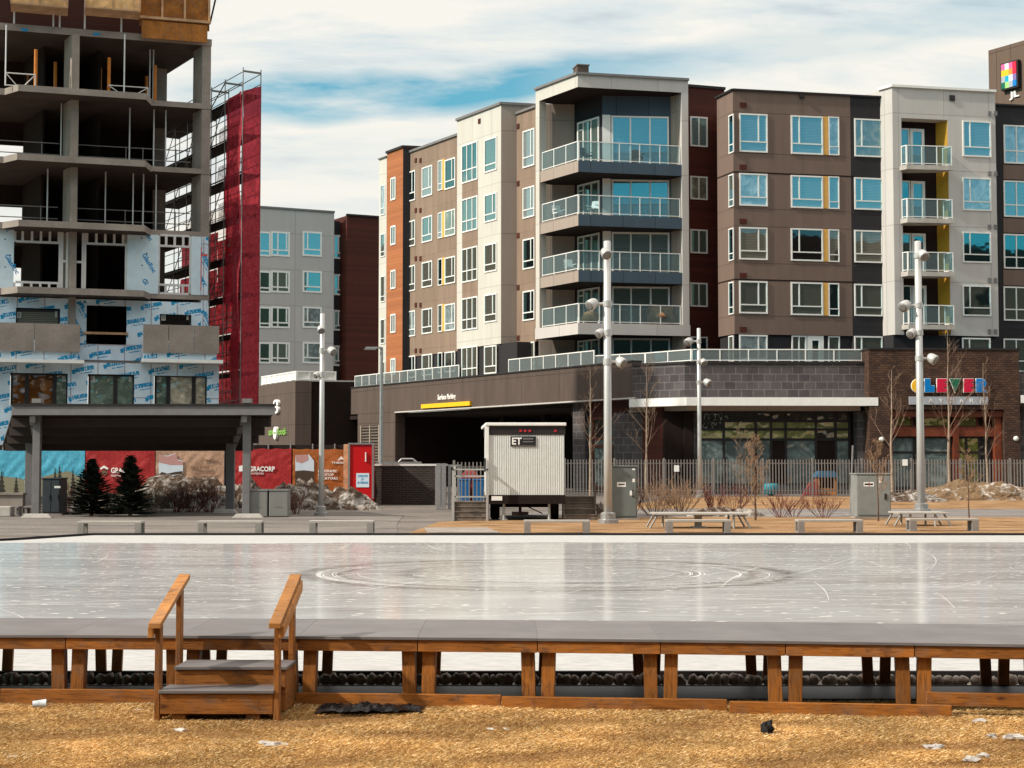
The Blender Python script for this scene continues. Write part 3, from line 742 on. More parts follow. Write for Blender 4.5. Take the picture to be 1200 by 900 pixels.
# terrace slab over everything and the terrace railing
prism('terrace_slab', [P(470, 110), P(742, 86.0), P(803, 84.2), P(1330, 84.6), P(1330, 110), P(560, 130)], 6.4, 6.9, M['concrete_dark'], POD)
def tr(pts, name='terrace_railing', gap=1.3):
    return railing([P(px, D) for px, D in pts], ZP+.02, ZP+.92, POD, name, gap, M['terraceglass'], .06)
off = .35
tr([(px, CP_/(px+531)+off) for px in (415.5, 538)], gap=1.2)
tr([(596, CP_/(596+531)+off), (697, CP_/(697+531)+off)])
railing([P(697, 88.4), P(757, 86.2), P(811, 83.4), P(1012, 83.5)], 7.42, 8.12, POD, 'terrace_railing', 1.5, M['terraceglass'], .06)

# ---------------------------------------------------------------- terrace and balcony furniture
def chair(label, px, D, z, col, cat='chair', rz=0.0):
    a = at(px, 300, D); r = thing('patio_chair', label, cat, (a.x, a.y, z), 'chairs on balconies and terrace', rz)
    b = MB(); b.box(-.28, -.26, .38, .28, .26, .43); b.build('seat', col, r, True)
    b = MB(); b.hexa([(-.28, .22, .43), (.28, .22, .43), (.28, .27, .43), (-.28, .27, .43), (-.26, .36, .95), (.26, .36, .95), (.26, .4, .95), (-.26, .4, .95)]); b.build('backrest', col, r, True)
    for sx in (-1, 1):
        for sy in (-1, 1):
            MB().tube((sx*.24, sy*.22, 0), (sx*.22, sy*.2, .38), .022, n=6).build('leg', M['darkmetal'], r, True)
        MB().box(sx*.3-.025, -.24, .6, sx*.3+.025, .28, .64).build('armrest', col, r, True)
    return r
TEAL = plain('teal_plastic', (.02, .22, .28), .5); TANC = plain('tan_cover', (.30, .16, .08), .9, var=.2, bump=.02); WH2 = plain('white_plastic', (.7, .69, .66), .5)
chair('white chair near the cream column on the second balcony from the top', 655, 92.4, 16.62, WH2, rz=.5)
chair('white chair beside the corner post on the second balcony from the top', 695, 90.9, 16.62, WH2, rz=-.6)
chair('dark chair by the corner post on the topmost corner balcony', 688, 90.8, 19.82, M['slate'], rz=.8)
chair('dark chair in front of the blue glazing on the topmost corner balcony', 748, 91.4, 19.82, M['darkmetal'], rz=.2)
chair('white chair on the third corner balcony from the top', 668, 92.3, 13.3, WH2, rz=.3)
chair('teal chair on the stone terrace below the corner tower', 776, 86.3, 6.92+.35, TEAL, rz=.4)
chair('teal chair on the terrace behind the railing corner', 812, 85.2, 6.92+.35, TEAL, rz=-.3)
def cover(label, px, D, z, w, h):
    a = at(px, 300, D); b = MB(); o = []
    b.blob((a.x, a.y, z+h*.45), (w/2, w*.35, h*.55), 12, 8, .35, seed=int(px))
    o = b.build('covered_furniture', TANC, None, loc=(a.x, a.y, z)); tag(o, label, 'furniture cover', 'covered patio furniture')
cover('tan cover over small furniture behind the balcony corner on the lowest corner balcony', 692, 91.0, 10.15, 1.0, .8)
cover('large tan cover over furniture at the grey column end of the lowest corner balcony', 774, 91.9, 10.15, 1.7, 1.15)

# ================================================================ signs
def col_ink(n, c): return plain(n, c, .4, var=.04)
CI = {k: col_ink(k+'_sign_face', v) for k, v in dict(yellow=(.85, .48, .02), blue=(.0, .18, .50), red=(.55, .012, .05), green=(.0, .13, .07), grey=(.36, .38, .42), teal=(.0, .35, .5), pink=(.7, .12, .3), orange=(.85, .25, .05), lime=(.35, .65, .2), violet=(.2, .15, .35)).items()}
a, z = fD.hit(1110, 475)
SG = thing('daycare_sign', 'multicoloured block letter sign reading CLEVER above a grey strip, on the brown brick wall', 'sign', fD.pt(a, z, 0))
def lt(px, py): return fD.hit(1050+px/9.0, 420+py/9.0)
def poly(pts, col, o0=.10, o1=.2, grow=0):
    P_ = [lt(*p) for p in pts]; MB().fpoly(fD, P_[::-1], o0, o1).build('letter', col, SG)
import itertools
def letter(pts, col):
    cx = sum(p[0] for p in pts)/len(pts); cy = sum(p[1] for p in pts)/len(pts)
    big = []
    n = len(pts)
    for i in range(n):   # offset outline outward
        p0, p1, p2 = Vector(pts[i-1]), Vector(pts[i]), Vector(pts[(i+1) % n])
        e1, e2 = (p1-p0).normalized(), (p2-p1).normalized()
        n1, n2 = Vector((e1.y, -e1.x)), Vector((e2.y, -e2.x)); m = (n1+n2)
        m = m/max(.35, m.length_squared/2) if m.length > .01 else n1
        big.append(tuple(p1+m*4.5))
    P_ = [lt(*p) for p in big]; MB().fpoly(fD, P_[::-1], .06, .14).build('letter_border', I_WHITE, SG)
    P_ = [lt(*p) for p in pts]; MB().fpoly(fD, P_[::-1], .14, .19).build('letter', col, SG)
# outlines run clockwise in picture axes (y down)
circ = [(225+72*math.cos(t)*1.0, 290+72*math.sin(t)) for t in [math.radians(x) for x in range(-35, -325, -24)]][::-1]
letter([(225+6, 290)]+[(228+72*math.cos(math.radians(x)), 290+74*math.sin(math.radians(x))) for x in range(48, 316, 22)], CI['yellow'])
letter([(295, 216), (350, 216), (352, 288), (395, 290), (395, 358), (295, 358)], CI['blue'])
letter([(424, 217), (524, 217), (524, 246), (484, 256), (524, 268), (524, 300), (480, 310), (524, 322), (524, 358), (424, 358)], CI['red'])
letter([(558, 218), (672, 218), (614, 360)], CI['green'])
letter([(706, 217), (806, 217), (806, 246), (768, 256), (806, 268), (806, 300), (764, 310), (806, 322), (806, 358), (706, 358)], CI['red'])
letter([(836, 216), (900, 216), (930, 235), (940, 262), (930, 296), (908, 316), (945, 358), (836, 358)], CI['blue'])
p0, p1 = lt(135, 487), lt(962, 404)
MB().fbox(fD, p0[0], p0[1], p1[0], p1[1], 0, .1).build('name_strip', CI['grey'], SG)
for i, ch in enumerate('DAYCARE'):
    x = 232+i*108; text(ch, I_WHITE, fD, 1050+x/9, 420+468/9, 1050+(x+42)/9, 420+426/9, .1, SG, 'strip_letter', .015)
# colour chequer sign on the tower
TW0 = LP(110*1697, 1166, 1330)
c0 = P(1240, 106)
TWR = thing('corner_tower', 'tall brown panelled tower behind the roof at the edge of the view', 'building', (c0.x, c0.y, .2))
blockv('wall', TW0, .2, TW0.hit(1166, 57)[1], 14, panel('tower_panel', (.12, .078, .055), 1.3, 6.3, .55, .03), TWR)
a, z = TW0.hit(1197, 47); MB().tube(TW0.pt(a, z, -1), TW0.pt(a, z+1.2, -1), .05).build('aerial', M['galv'], TWR)
f = TW0; a0, z1 = f.hit(1177.5, 77); a1, z0 = f.hit(1195.5, 101)
CS = thing('chequer_sign', 'square multicoloured chequer sign high on the brown tower', 'sign', f.pt(a0, z0, 0))
MB().fbox(f, a0-.1, z0-.1, a1+.1, z1+.1, 0, .35).build('sign_box', M['darkmetal'], CS)
cols = [['pink', 'white', 'pink', 'red', 'red'], ['yellow', 'yellow', 'orange', 'red', 'violet'], ['grey', 'teal', 'white', 'violet', 'grey'], ['green', 'lime', 'grey', 'blue', 'grey']]
CI['white'] = I_WHITE
for r, row in enumerate(cols):
    for c, k in enumerate(row[:4]):
        w = (a1-a0)/4; h = (z1-z0)/4
        MB().fbox(f, a0+c*w, z1-(r+1)*h, a0+(c+1)*w, z1-r*h, .35, .4).build('colour_square', CI[k], CS)
LS = thing('tower_letters', 'white raised letters under the chequer sign on the brown tower', 'sign', f.pt(a0, z0-2, 0))
text('JL', I_WHITE, f, 1184, 118, 1195.5, 108, .0, LS, 'lettering', .12, bold=.03)
# surface parking sign
a0, z0 = fP.hit(496, 479); a1, z1 = fP.hit(553, 473.5)
SP_ = thing('parking_sign', 'white lettering reading Surface Parking over a long yellow bar above the parkade opening', 'sign', fP.pt(a0, z0, 0))
MB().fbox(fP, a0, 5.65, a1, 5.93, 0, .18).build('yellow_bar', CI['yellow'], SP_)
text('Surface Parking', I_WHITE, fP, 513.5, 470.5, 534.5, 462.5, .02, SP_, 'lettering', .03, bold=.02)
# ================================================================ grey apartment building far behind
c0 = at(350, 560, 139)
BK = thing('grey_apartment_building', 'pale grey apartment block with a dark red brown end, far behind the red netting', 'apartment building', (c0.x, c0.y, .25))
DB = lambda px: 138*(4600-303)/(4600-px)
b0, b1 = P(270, DB(270)), P(390, DB(390)); fK = plan(b0, b1)
zt = fK.hit(350, 246.5)[1]; z0_ = 9
M['greybig'] = panel('pale_grey_cladding', (.46, .43, .41), 3.7, 3.3, .82, .05, var=.04, ox=1.5, oy=.3)
blocku('wall', b0, b1, .2, zt, 12, M['greybig'], BK); capline([b0, b1], zt, BK)
b2, b3, b4 = P(390, DB(390)+1), P(407, DB(407)+1), P(446, DB(446)-.5); fk2 = plan(b2, b3)
blocku('wall', b2, b3, .2, zt-.6, 12, M['blackpanel'], BK)
blocku('wall', P(405, DB(405)-.5), b4, .2, zt-.25, 12, M['redsiding'], BK); capline([P(405, DB(405)-.5), b4], zt-.25, BK, M['darkmetal'])
for i, (y0, y1) in enumerate(((271.5, 300.5), (317.5, 343), (359.5, 384.5), (401, 426))):
    gm = M['glasscool'] if i == 0 else g2
    win(fK, 303, y0, 317, y1, 'c', BK, gm, .16); win(fK, 317.5, y0, 339.5, y1, 'x', BK, gm, .16)
    win(fK, 354.5, y0, 377, y1, 'b', BK, gm, .16); win(fk2, 390.5, y0+4, 402, y1+3, 'w', BK, gm, .16)
f = fK; a0, zz = f.hit(352, 244); a1, _ = f.hit(412, 244)
MB().fbox(f, a0, zt-.1, a1, zt+.55, -12, -7).build('roof_vent', M['galvdull'], BK)
# left podium with the grocery sign
PB0 = Fac(300, 119.5, 345, 115, 540); pb = plan(PB0.A, PB0.A+PB0.u*PB0.L)
fz = plan(P(300, 123.5), P(345.5, 115)); a, zt = fz.hit(344, 446.5)
c0 = P(370, 118)
PB = thing('corner_shop_building', 'near black low shop building with a brown end wall carrying a green grocery sign', 'shop building', (c0.x, c0.y, .2))
blockv('wall', fz, .2, zt, 1.2, M['podium'], PB)
pf0, pf1 = P(346, 115.2), P(450, 117); prism('wall', [pf0, pf1, pf1+V2*14, fz.A+U2*1.0, pf0+V2*.6], .2, zt-.02, M['soffit'], PB)
fq = plan(pf0, pf1)
MB().fbox(fq, -1.5, zt, fq.L, zt+.55, -9, -8.5).build('roof_edge', M['greypanel'], PB)
fzz = fz.off(-.1); railing([fz.A-fz.n*.1+fz.u*1, fz.A+fz.u*(fz.L-.1)-fz.n*.1, fz.A+fz.u*(fz.L-.1)-fz.n*.1+U2*3], zt+.02, zt+.75, PB, 'terrace_railing', 1.2, WH2, .1)
GRN = ink('lime_sign_face', (.20, .38, .08)); a, z = fz.hit(316, 515)
GS = thing('grocery_sign', 'lime green lettering with a white oval on the brown end wall', 'sign', fz.pt(a, z, 0))
text('save', GRN, fz, 316, 510.5, 323.3, 504.5, .02, GS, 'lettering', .08, bold=.02)
text('foods', GRN, fz, 326.5, 510, 336, 502, .02, GS, 'lettering', .08, bold=.02)
def oval(f, px, py, rx, ry, o0, o1, mat, parent, name, n=20, hole=None):
    a, z = f.hit(px, py); a2, _ = f.hit(px+rx, py); _, z2 = f.hit(px, py-ry)
    pts = [(a+(a2-a)*math.cos(2*math.pi*i/n), z+(z2-z)*math.sin(2*math.pi*i/n)) for i in range(n)]
    return MB().fpoly(f, pts, o0, o1).build(name, mat, parent)
oval(fz, 325, 507.5, 1.9, 7.5, .0, .22, I_WHITE, GS, 'oval_plate'); text('on', GRN, fz, 323.8, 509, 326.2, 506, .22, GS, 'lettering', .02)
a, z = fz.hit(326, 485); O8 = thing('oval_sign', 'white oval sign shaped like a figure eight high on the brown end wall', 'sign', fz.pt(a, z, 0))
oval(fz, 325.8, 472.5, 2.9, 4.2, 0, .2, I_WHITE, O8, 'upper_oval'); oval(fz, 325.8, 480, 2.9, 4.6, 0, .19, I_WHITE, O8, 'lower_oval')
oval(fz, 325.6, 472.7, 1.1, 1.9, .2, .215, M['podium'], O8, 'dark_centre'); oval(fz, 325.6, 480, 1.1, 2.1, .19, .205, M['podium'], O8, 'dark_centre')

# ================================================================ building under construction
c0 = P(120, 73)
CB = thing('construction_building', 'unfinished concrete building with open storeys above blue printed house wrap', 'building under construction', (c0.x, c0.y, 0))
Dc = lambda px, o=0.0: 74.0*(6500-243)/(6500-px)-o
UC = Vector((5900, 1800)).normalized()
def PC(px, o=0.0): return P(px, Dc(px, o))
cf = plan(PC(-70), PC(243)); BD = 16.0
def cpoly(px0, px1, o=0.0, d=BD): p, q = PC(px0, o), PC(px1, o); return [p, q, q+V2*d, p+V2*d]
SL = [(36.5, 44.5, 120), (119, 125.3, 200), (196, 202, 200), (271, 277, 220), (345.5, 351, 220), (420, 426, 120)]
SZ = []
for i, (yt, yb, px) in enumerate(SL):
    zt_, zb_ = zat(px, yt, Dc(px)), zat(px, yb, Dc(px)); SZ.append((zb_, zt_))
    _b = MB(); _b.prism([tuple(q) for q in cpoly(-70, 243.3, 0, 12)], zb_, zt_); _b.m[0] = 1; _b.build('slab', [M['concrete'], M['shade_soffit']], CB)
    if 1 <= i <= 4:
        z1 = zt_-.0; z0 = z1-.30
        o = 1.25
        q = [PC(-70, .3), PC(-2, .3), PC(14 if i < 3 else 17, o), PC(166, o), PC(166, 0)+UC*.3, PC(-70)]
        _b = MB(); _b.prism([tuple(x) for x in q], z0, z1+.004); _b.m[0] = 1; _b.build('balcony_slab', [M['concrete'], M['shade_soffit']], CB)
# back wall: closed on the right bay's left, gaps at the far left
fb = plan(PC(-70)+V2*6.1, PC(243)+V2*6.1)
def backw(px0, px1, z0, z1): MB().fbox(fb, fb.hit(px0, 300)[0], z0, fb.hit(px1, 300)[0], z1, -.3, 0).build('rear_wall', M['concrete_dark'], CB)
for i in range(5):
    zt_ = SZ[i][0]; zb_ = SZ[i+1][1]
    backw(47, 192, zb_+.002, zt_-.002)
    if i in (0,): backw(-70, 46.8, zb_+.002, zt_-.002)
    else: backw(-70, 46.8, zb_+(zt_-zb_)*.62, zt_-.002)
# shear wall edge seen against the sky at the rear of the corner bay
p = fb.pt(fb.hit(187, 300)[0], 0, .0)
MB().fbox(fb, fb.hit(177, 300)[0], SZ[4][1], fb.hit(192, 300)[0], SZ[0][0], .01, .8).build('rear_column', M['concrete'], CB)
# mid partition walls
for px in (60, 128):
    q = [PC(px)+V2*4, PC(px+3)+V2*4, PC(px+3)+V2*11, PC(px)+V2*11]
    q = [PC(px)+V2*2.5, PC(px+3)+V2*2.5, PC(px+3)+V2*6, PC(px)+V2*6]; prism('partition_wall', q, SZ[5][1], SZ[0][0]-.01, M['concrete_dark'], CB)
for i in range(5):
    zt_ = SZ[i][0]; zb_ = SZ[i+1][1]
    for px0, px1, dd, o in ((232.5, 242.8, 1.25, .02), (77.5 if i < 2 else 78.5, 86.5, 1.3, -.25)):
        p, q_ = PC(px0, -o if o < 0 else 0)+V2*.04, PC(px1, -o if o < 0 else 0)+V2*.04
        if o > 0: p, q_ = PC(px0)+V2*.03, PC(px1)+V2*.03
        prism('column', [p, q_, q_+V2*dd, p+V2*dd], zb_+.001, zt_-.001, M['concrete'], CB)
def cbox(px0, y0, px1, y1, o0, o1, mat, name='panel', parent=None, ref=None):
    f = ref or cf; a0, z1 = f.hit(px0, (y0)); a1, z0 = f.hit(px1, y1)
    z1 = (f.hit(px0, y0)[1]+f.hit(px1, y0)[1])/2; z0 = (f.hit(px0, y1)[1]+f.hit(px1, y1)[1])/2
    return MB().fbox(f, a0, z0, a1, z1, o0, o1).build(name, mat, parent or CB)
# house wrap: white sheet with slanted blue print
def wrapmat(name, base, rot, dens=1.0):
    t = NT(name); v = t.coord('UV'); m = t.mapping(v, (1, 1, 1), (0, 0, 0), (0, 0, rot)); s = t.n('ShaderNodeSeparateXYZ'); t.l(m, s.inputs[0])
    row = t.math('DIVIDE', s.outputs[1], .62); rf = t.math('FLOOR', row); ry = t.math('FRACT', row)
    col_ = t.math('ADD', t.math('DIVIDE', s.outputs[0], 1.45), t.math('MULTIPLY', rf, .37)); cx = t.math('FRACT', col_)
    def band(x, a, b): return t.math('MULTIPLY', t.math('GREATER_THAN', x, a), t.math('LESS_THAN', x, b))
    word = t.math('MULTIPLY', band(cx, .08, .70), band(ry, .30, .62)); small = t.math('MULTIPLY', band(cx, .25, .62), band(ry, .10, .18))
    dot = t.math('MULTIPLY', band(cx, .0, .10), band(ry, .2, .52))
    nz = t.noise(t.mapping(m, (9, 2.2, 1)), 2.2, 2); let = t.math('GREATER_THAN', nz, .43)
    mask = t.math('MAXIMUM', t.math('MULTIPLY', t.math('MAXIMUM', word, small), let), dot)
    n = t.noise(v, .9, 4); base_ = t.mix(1.0, base, t.ramp(n, [(.3, .78), (.7, 1.12)]), 'MULTIPLY')
    br = t.n('ShaderNodeTexBrick', offset=0.0); t.l(v, br.inputs[0]); br.inputs['Scale'].default_value = 1; br.inputs['Brick Width'].default_value = 1.22; br.inputs['Row Height'].default_value = 2.5; br.inputs['Mortar Size'].default_value = .03
    br.inputs['Color1'].default_value = (1, 1, 1, 1); br.inputs['Color2'].default_value = (.93, .95, .97, 1); br.inputs['Mortar'].default_value = (.62, .5, .5, 1)
    base_ = t.mix(1.0, base_, br.outputs[0], 'MULTIPLY')
    c = t.mix(mask, base_, (.005, .26, .50)); t.bsdf(c, .55, 0, .3, bump=n, bd=.03); return t.m
WRAP = wrapmat('printed_house_wrap', (.66, .78, .86), math.radians(-11)); WRAP2 = wrapmat('turned_house_wrap', (.66, .78, .86), math.radians(62))
SHEA = plain('pale_blue_sheathing', (.60, .72, .78), .6, var=.07)
# storey with studs
y3 = 271; z_hi, z_lo = SZ[3][0], SZ[4][1]
def cz(px0, px1, z0, z1, o0, o1, mat, name): a0 = cf.hit(px0, 310)[0]; a1 = cf.hit(px1, 310)[0]; return MB().fbox(cf, a0, z0, a1, z1, o0, o1).build(name, mat, CB)
cz(-70, 16, z_lo, z_hi, -.12, .03, SHEA, 'sheathing_panel'); cz(149, 185.5, z_lo, z_hi, -.12, .03, SHEA, 'sheathing_panel'); cz(224, 235.5, z_lo, z_hi, -.12, .03, SHEA, 'sheathing_panel'); cz(236, 243.8, z_lo, z_hi, -.12, .05, WRAP2, 'house_wrap')
REDT = ink('red_tape', (.62, .10, .08)); cz(235.2, 236.2, z_lo+.2, z_hi-.5, .05, .055, REDT, 'red_tape'); cz(236, 243, z_lo+1.9, z_lo+2.0, .05, .055, REDT, 'red_tape')
def studs(xs, y0, y1, hy=(), w=.055):
    b = MB()
    for x in xs: a = cf.hit(x, 310)[0]; b.fbox(cf, a-w, cf.hit(x, y1)[1], a+w, cf.hit(x, y0)[1], -.14, .0)
    for (x0, x1, y) in hy:
        a0, a1 = cf.hit(x0, 310)[0], cf.hit(x1, 310)[0]; z = cf.hit((x0+x1)/2, y)[1]; b.fbox(cf, a0+w, z-.05, a1-w, z+.05, -.142, .002)
    return b.build('stud_frame', M['stud'], CB)
studs([17, 26, 37, 47.5, 58, 68.5], 271, 283, [(17, 70, 283.5)]); studs([70, 72.5, 78.5, 87.5, 97, 99.5], 272, 339, [(72.5, 78.5, 306), (87.5, 97, 307)])
studs([101.5, 112.5, 123, 133.5, 144, 147.5], 273, 286, [(100, 148, 286)]); studs([147.8], 273, 340)
studs([17, 26, 37, 47.5, 58, 68.5], 331, 339, [(17, 70, 331)])
studs([186, 194.5, 204.5, 214.5, 222.5], 276, 288, [(186, 223, 288.5), (186, 223, 276)]); studs([186, 223.3], 288, 344); studs([186, 194.5, 204.5, 214.5, 222.5], 334, 344, [(186, 223, 334), (186, 223, 344)])
# text on the sheathing panels
cf5 = cf.off(.032)
for (x, y, s) in ((2, 262, 0), (5, 300, 0), (166, 299, 1), (169, 273, 0), (166, 328.5, 0)):
    body = 'GlasRoc' if y not in (273, 328.5, 262) else ('Roc' if y != 328.5 else 'Gl')
    text(body, I_BLUE, cf5, x, y, 0, 0, .002, CB, 'panel_print', .002, rot=math.radians(-58), bold=.03, size=.30)
for (x, y) in ((166, 279), (166.5, 311), (172, 297), (6, 280.5), (6, 313), (12, 299), (172, 329)):
    oval(cf5, x, y, .9, .9, 0, .004, I_BLACK, CB, 'printed_dot', 8)
# wrapped storeys below
cf2 = cf.off(.05)
def walls_with_holes(f, xs0, xs1, y0, y1, holes, mat, name, th=.2, o=0.0):
    """wall between two picture columns with real openings (px0,y0,px1,y1)"""
    H = sorted(holes); ax = lambda px: f.hit(px, 400)[0]; zz = lambda y: f.hit((xs0+xs1)/2 if xs0 > 0 else 120, y)[1]
    b = MB(); cur = xs0
    for (h0, ya, h1, yb) in H:
        b.fbox(f, ax(cur), zz(y1), ax(h0), zz(y0), o-th, o)
        if ya > y0: b.fbox(f, ax(h0), zz(ya), ax(h1), zz(y0), o-th, o)
        if yb < y1: b.fbox(f, ax(h0), zz(y1), ax(h1), zz(yb), o-th, o)
        cur = h1
    b.fbox(f, ax(cur), zz(y1), ax(xs1), zz(y0), o-th, o)
    return b.build(name, mat, CB)
walls_with_holes(cf2, -70, 244, 351.2, 422, [(18, 363, 70, 400), (101, 358, 148, 403.5), (187, 366, 224, 400)], WRAP, 'house_wrap')
cz(236, 244, cf2.hit(240, 383)[1], cf2.hit(240, 352)[1], .05, .056, WRAP2, 'house_wrap')
cz(88, 100, cf2.hit(94, 402)[1], cf2.hit(94, 355)[1], .05, .056, WRAP2, 'house_wrap')
cbox(98, 389.5, 150, 392.2, .06, .16, M['lumber'], 'lumber_rail')
def label_sticker(px, py, f, o, w=4.5):
    cbox(px, py, px+w*1.1, py+w*1.5, o, o+.006, M['concrete_pale'], 'window_sticker', ref=f)
    text('D', I_BLACK, f, px+1.2, py+5.2, px+3.8, py+1.6, o+.006, CB, 'sticker_print', .003, bold=.03)
fin = cf.off(-.15)
for (x0, y0, x1, y1) in ((18, 363, 70, 400), (187, 366, 224, 400)):
    win(fin, x0, y0, x1, y1, 'n', CB, M['glassshade'], .1, M['darkmetal']); label_sticker(x0+2, y0+3, fin, .07)
    cbox(x1-5.5, y0+2, x1-3, y0+9, .07, .076, M['concrete_pale'], 'window_sticker', ref=fin)
# precast balcony fronts and ledges
for (x0, x1, ya, yb, sx0, sx1) in ((-70, 94, 379, 411.5, -70, 99), (167.5, 257, 381, 413.5, 167, 261.5)):
    fo_ = cf.off(1.35); P0, P1 = fo_.hit(x0, 400)[0], fo_.hit(x1, 400)[0]; z1 = fo_.hit((max(x0, 0)+x1)/2, ya)[1]; z0 = fo_.hit((max(x0, 0)+x1)/2, yb)[1]
    b = MB(); n = 3
    for k in range(n): b.fbox(fo_, P0+(P1-P0)*k/n+.012, z0, P0+(P1-P0)*(k+1)/n-.012, z1, -.16, 0)
    b.build('balcony_front', M['concrete'], CB)
    MB().fbox(fo_, P1-.16, z0+.1, P1-.002, z1-.01, -1.35, -.162).build('balcony_side', M['concrete'], CB)
    z2 = fo_.hit((max(x0, 0)+x1)/2, 421)[1]; z3 = fo_.hit((max(x0, 0)+x1)/2, 425)[1]
    MB().fbox(fo_, P0, z2, P1-.1, z0-.002, -1.35, -.2).build('house_wrap', WRAP, CB)
    a0, a1 = fo_.hit(sx0, 400)[0], fo_.hit(sx1, 400)[0]
    MB().fbox(fo_, a0, z3, a1, z2, -1.35, .05).build('ledge', WHITE, CB)
cf3 = cf.off(.4)
walls_with_holes(cf3, -70, 257, 425.2, 560, [(12.5, 438.5, 80, 476), (103.5, 438.5, 158, 476), (181, 439, 243, 476)], WRAP, 'house_wrap', .3)
fin3 = cf3.off(-.2)
W3 = [(12.5, 80, [.28, .76], M['ol'] if 'ol' in M else g1), (103.5, 158, [.58], None), (181, 243, [.26, .74], None)]
gr_green = glass('wrapped_window_green', (.10, .14, .11), .14, (.8, .9, .85), wob=.08); gr_tan = glass('paper_backed_window', (.30, .27, .20), .12, (.9, .9, .85), wob=.06)
gr_orange = glass('plywood_behind_glass', (.10, .035, .006), .12, (.8, .8, .8), wob=.06)
for (x0, x1, sp, _), (mm) in zip(W3, ((gr_orange, gr_orange, gr_green), (gr_green, gr_green), (gr_green, gr_tan, gr_tan))):
    a0, a1 = fin3.hit(x0, 450)[0], fin3.hit(x1, 450)[0]; z1 = fin3.hit(120, 438)[1]; z0 = fin3.hit(120, 476.5)[1]
    b = MB(); fwid = .1
    b.fbox(fin3, a0, z0, a1, z0+fwid, 0, .1); b.fbox(fin3, a0, z1-fwid, a1, z1, 0, .1)
    ed = [0]+sp+[1]
    for e in ed: x = a0+(a1-a0)*e; x = min(max(x, a0+fwid/2), a1-fwid/2); b.fbox(fin3, x-fwid/2-(.04 if 0 < e < 1 else 0), z0+fwid, x+fwid/2+(.04 if 0 < e < 1 else 0), z1-fwid, 0, .095)
    fo = b.build('window', M['darkmetal'], CB)
    for i, m in enumerate(mm):
        u0, u1 = a0+(a1-a0)*ed[i]+.03, a0+(a1-a0)*ed[i+1]-.03
        g = MB(); g.add([fin3.pt(u0, z0+.03, .02), fin3.pt(u1, z0+.03, .02), fin3.pt(u1, z1-.03, .02), fin3.pt(u0, z1-.03, .02)], [(0, 1, 2, 3)]); g.build('pane', m, fo)
    label_sticker(x0+2, 440.5, fin3, .025, 5); cbox(x1-7, 441, x1-4, 447.5, .025, .03, M['concrete_pale'], 'window_sticker', ref=fin3)
# formwork and props on top
z0 = SZ[0][1]
dark_back = [PC(-70)+V2*2.0, PC(240)+V2*2.0, PC(240)+V2*9, PC(-70)+V2*9]
prism('shuttering_wall', dark_back, z0+.01, z0+3.4, siding('dark_shuttering', (.045, .010, .006), .6), CB)
def obox(px0, px1, yb0, yb1):
    f = cf.off(1.2); a0, a1 = f.hit(px0, 10)[0], f.hit(px1, 10)[0]; z = (f.hit(px0, yb0)[1]+f.hit(px1, yb1)[1])/2
    MB().fbox(f, a0, z+.08, a1, z+2.2, -1.3, 0).build('formwork_box', M['osb'], CB)
    b = MB(); b.fbox(f, a0-.03, z, a1+.03, z+.08, -1.32, .04)
    n = max(2, round((a1-a0)/1.2))
    for i in range(n+1): x = a0+(a1-a0)*i/n; b.fbox(f, x-.04, z+.08, x+.04, z+2.2, .0, .05)
    b.build('lumber_frame', M['lumber'], CB)
obox(13, 79, 5, 9); obox(100.5, 164, 9, 14)
f = cf.off(.35)
a0, a1 = f.hit(166, 30)[0], f.hit(243.3, 30)[0]
za, zb, zc = f.hit(205, 47)[1], f.hit(205, 26.5)[1], f.hit(205, 24)[1]
b = MB()
for i in range(4): b.fbox(f, a0+(a1-a0)*i/4+.003, za, a0+(a1-a0)*(i+1)/4-.003, zb, -.06, 0)
b.build('formwork_panel', M['ply'], CB)
f2_ = cf.off(.22); MB().fbox(f2_, a0-.1, zc-.35, a1+.1, zc+3.2, -.05, 0).build('formwork_panel', M['ply'], CB)
b = MB()
for px in (190, 216.5, 245): x = f2_.hit(px, 15)[0]; b.fbox(f2_, x-.05, zc+.1, x+.05, zc+3.2, 0, .12)
b.fbox(f2_, a0-.1, zc-.02, a1+.15, zc+.1, 0, .2); b.build('lumber_frame', M['lumber'], CB)
f = cf.off(.25)
for px in (16.3, 62.5, 70, 99.5, 142.5):
    a = f.hit(px, 25)[0]; MB().fbox(f, a-.04, z0, a+.04, z0+1.9, -.3, -.2).build('shore_post', M['stud'], CB)
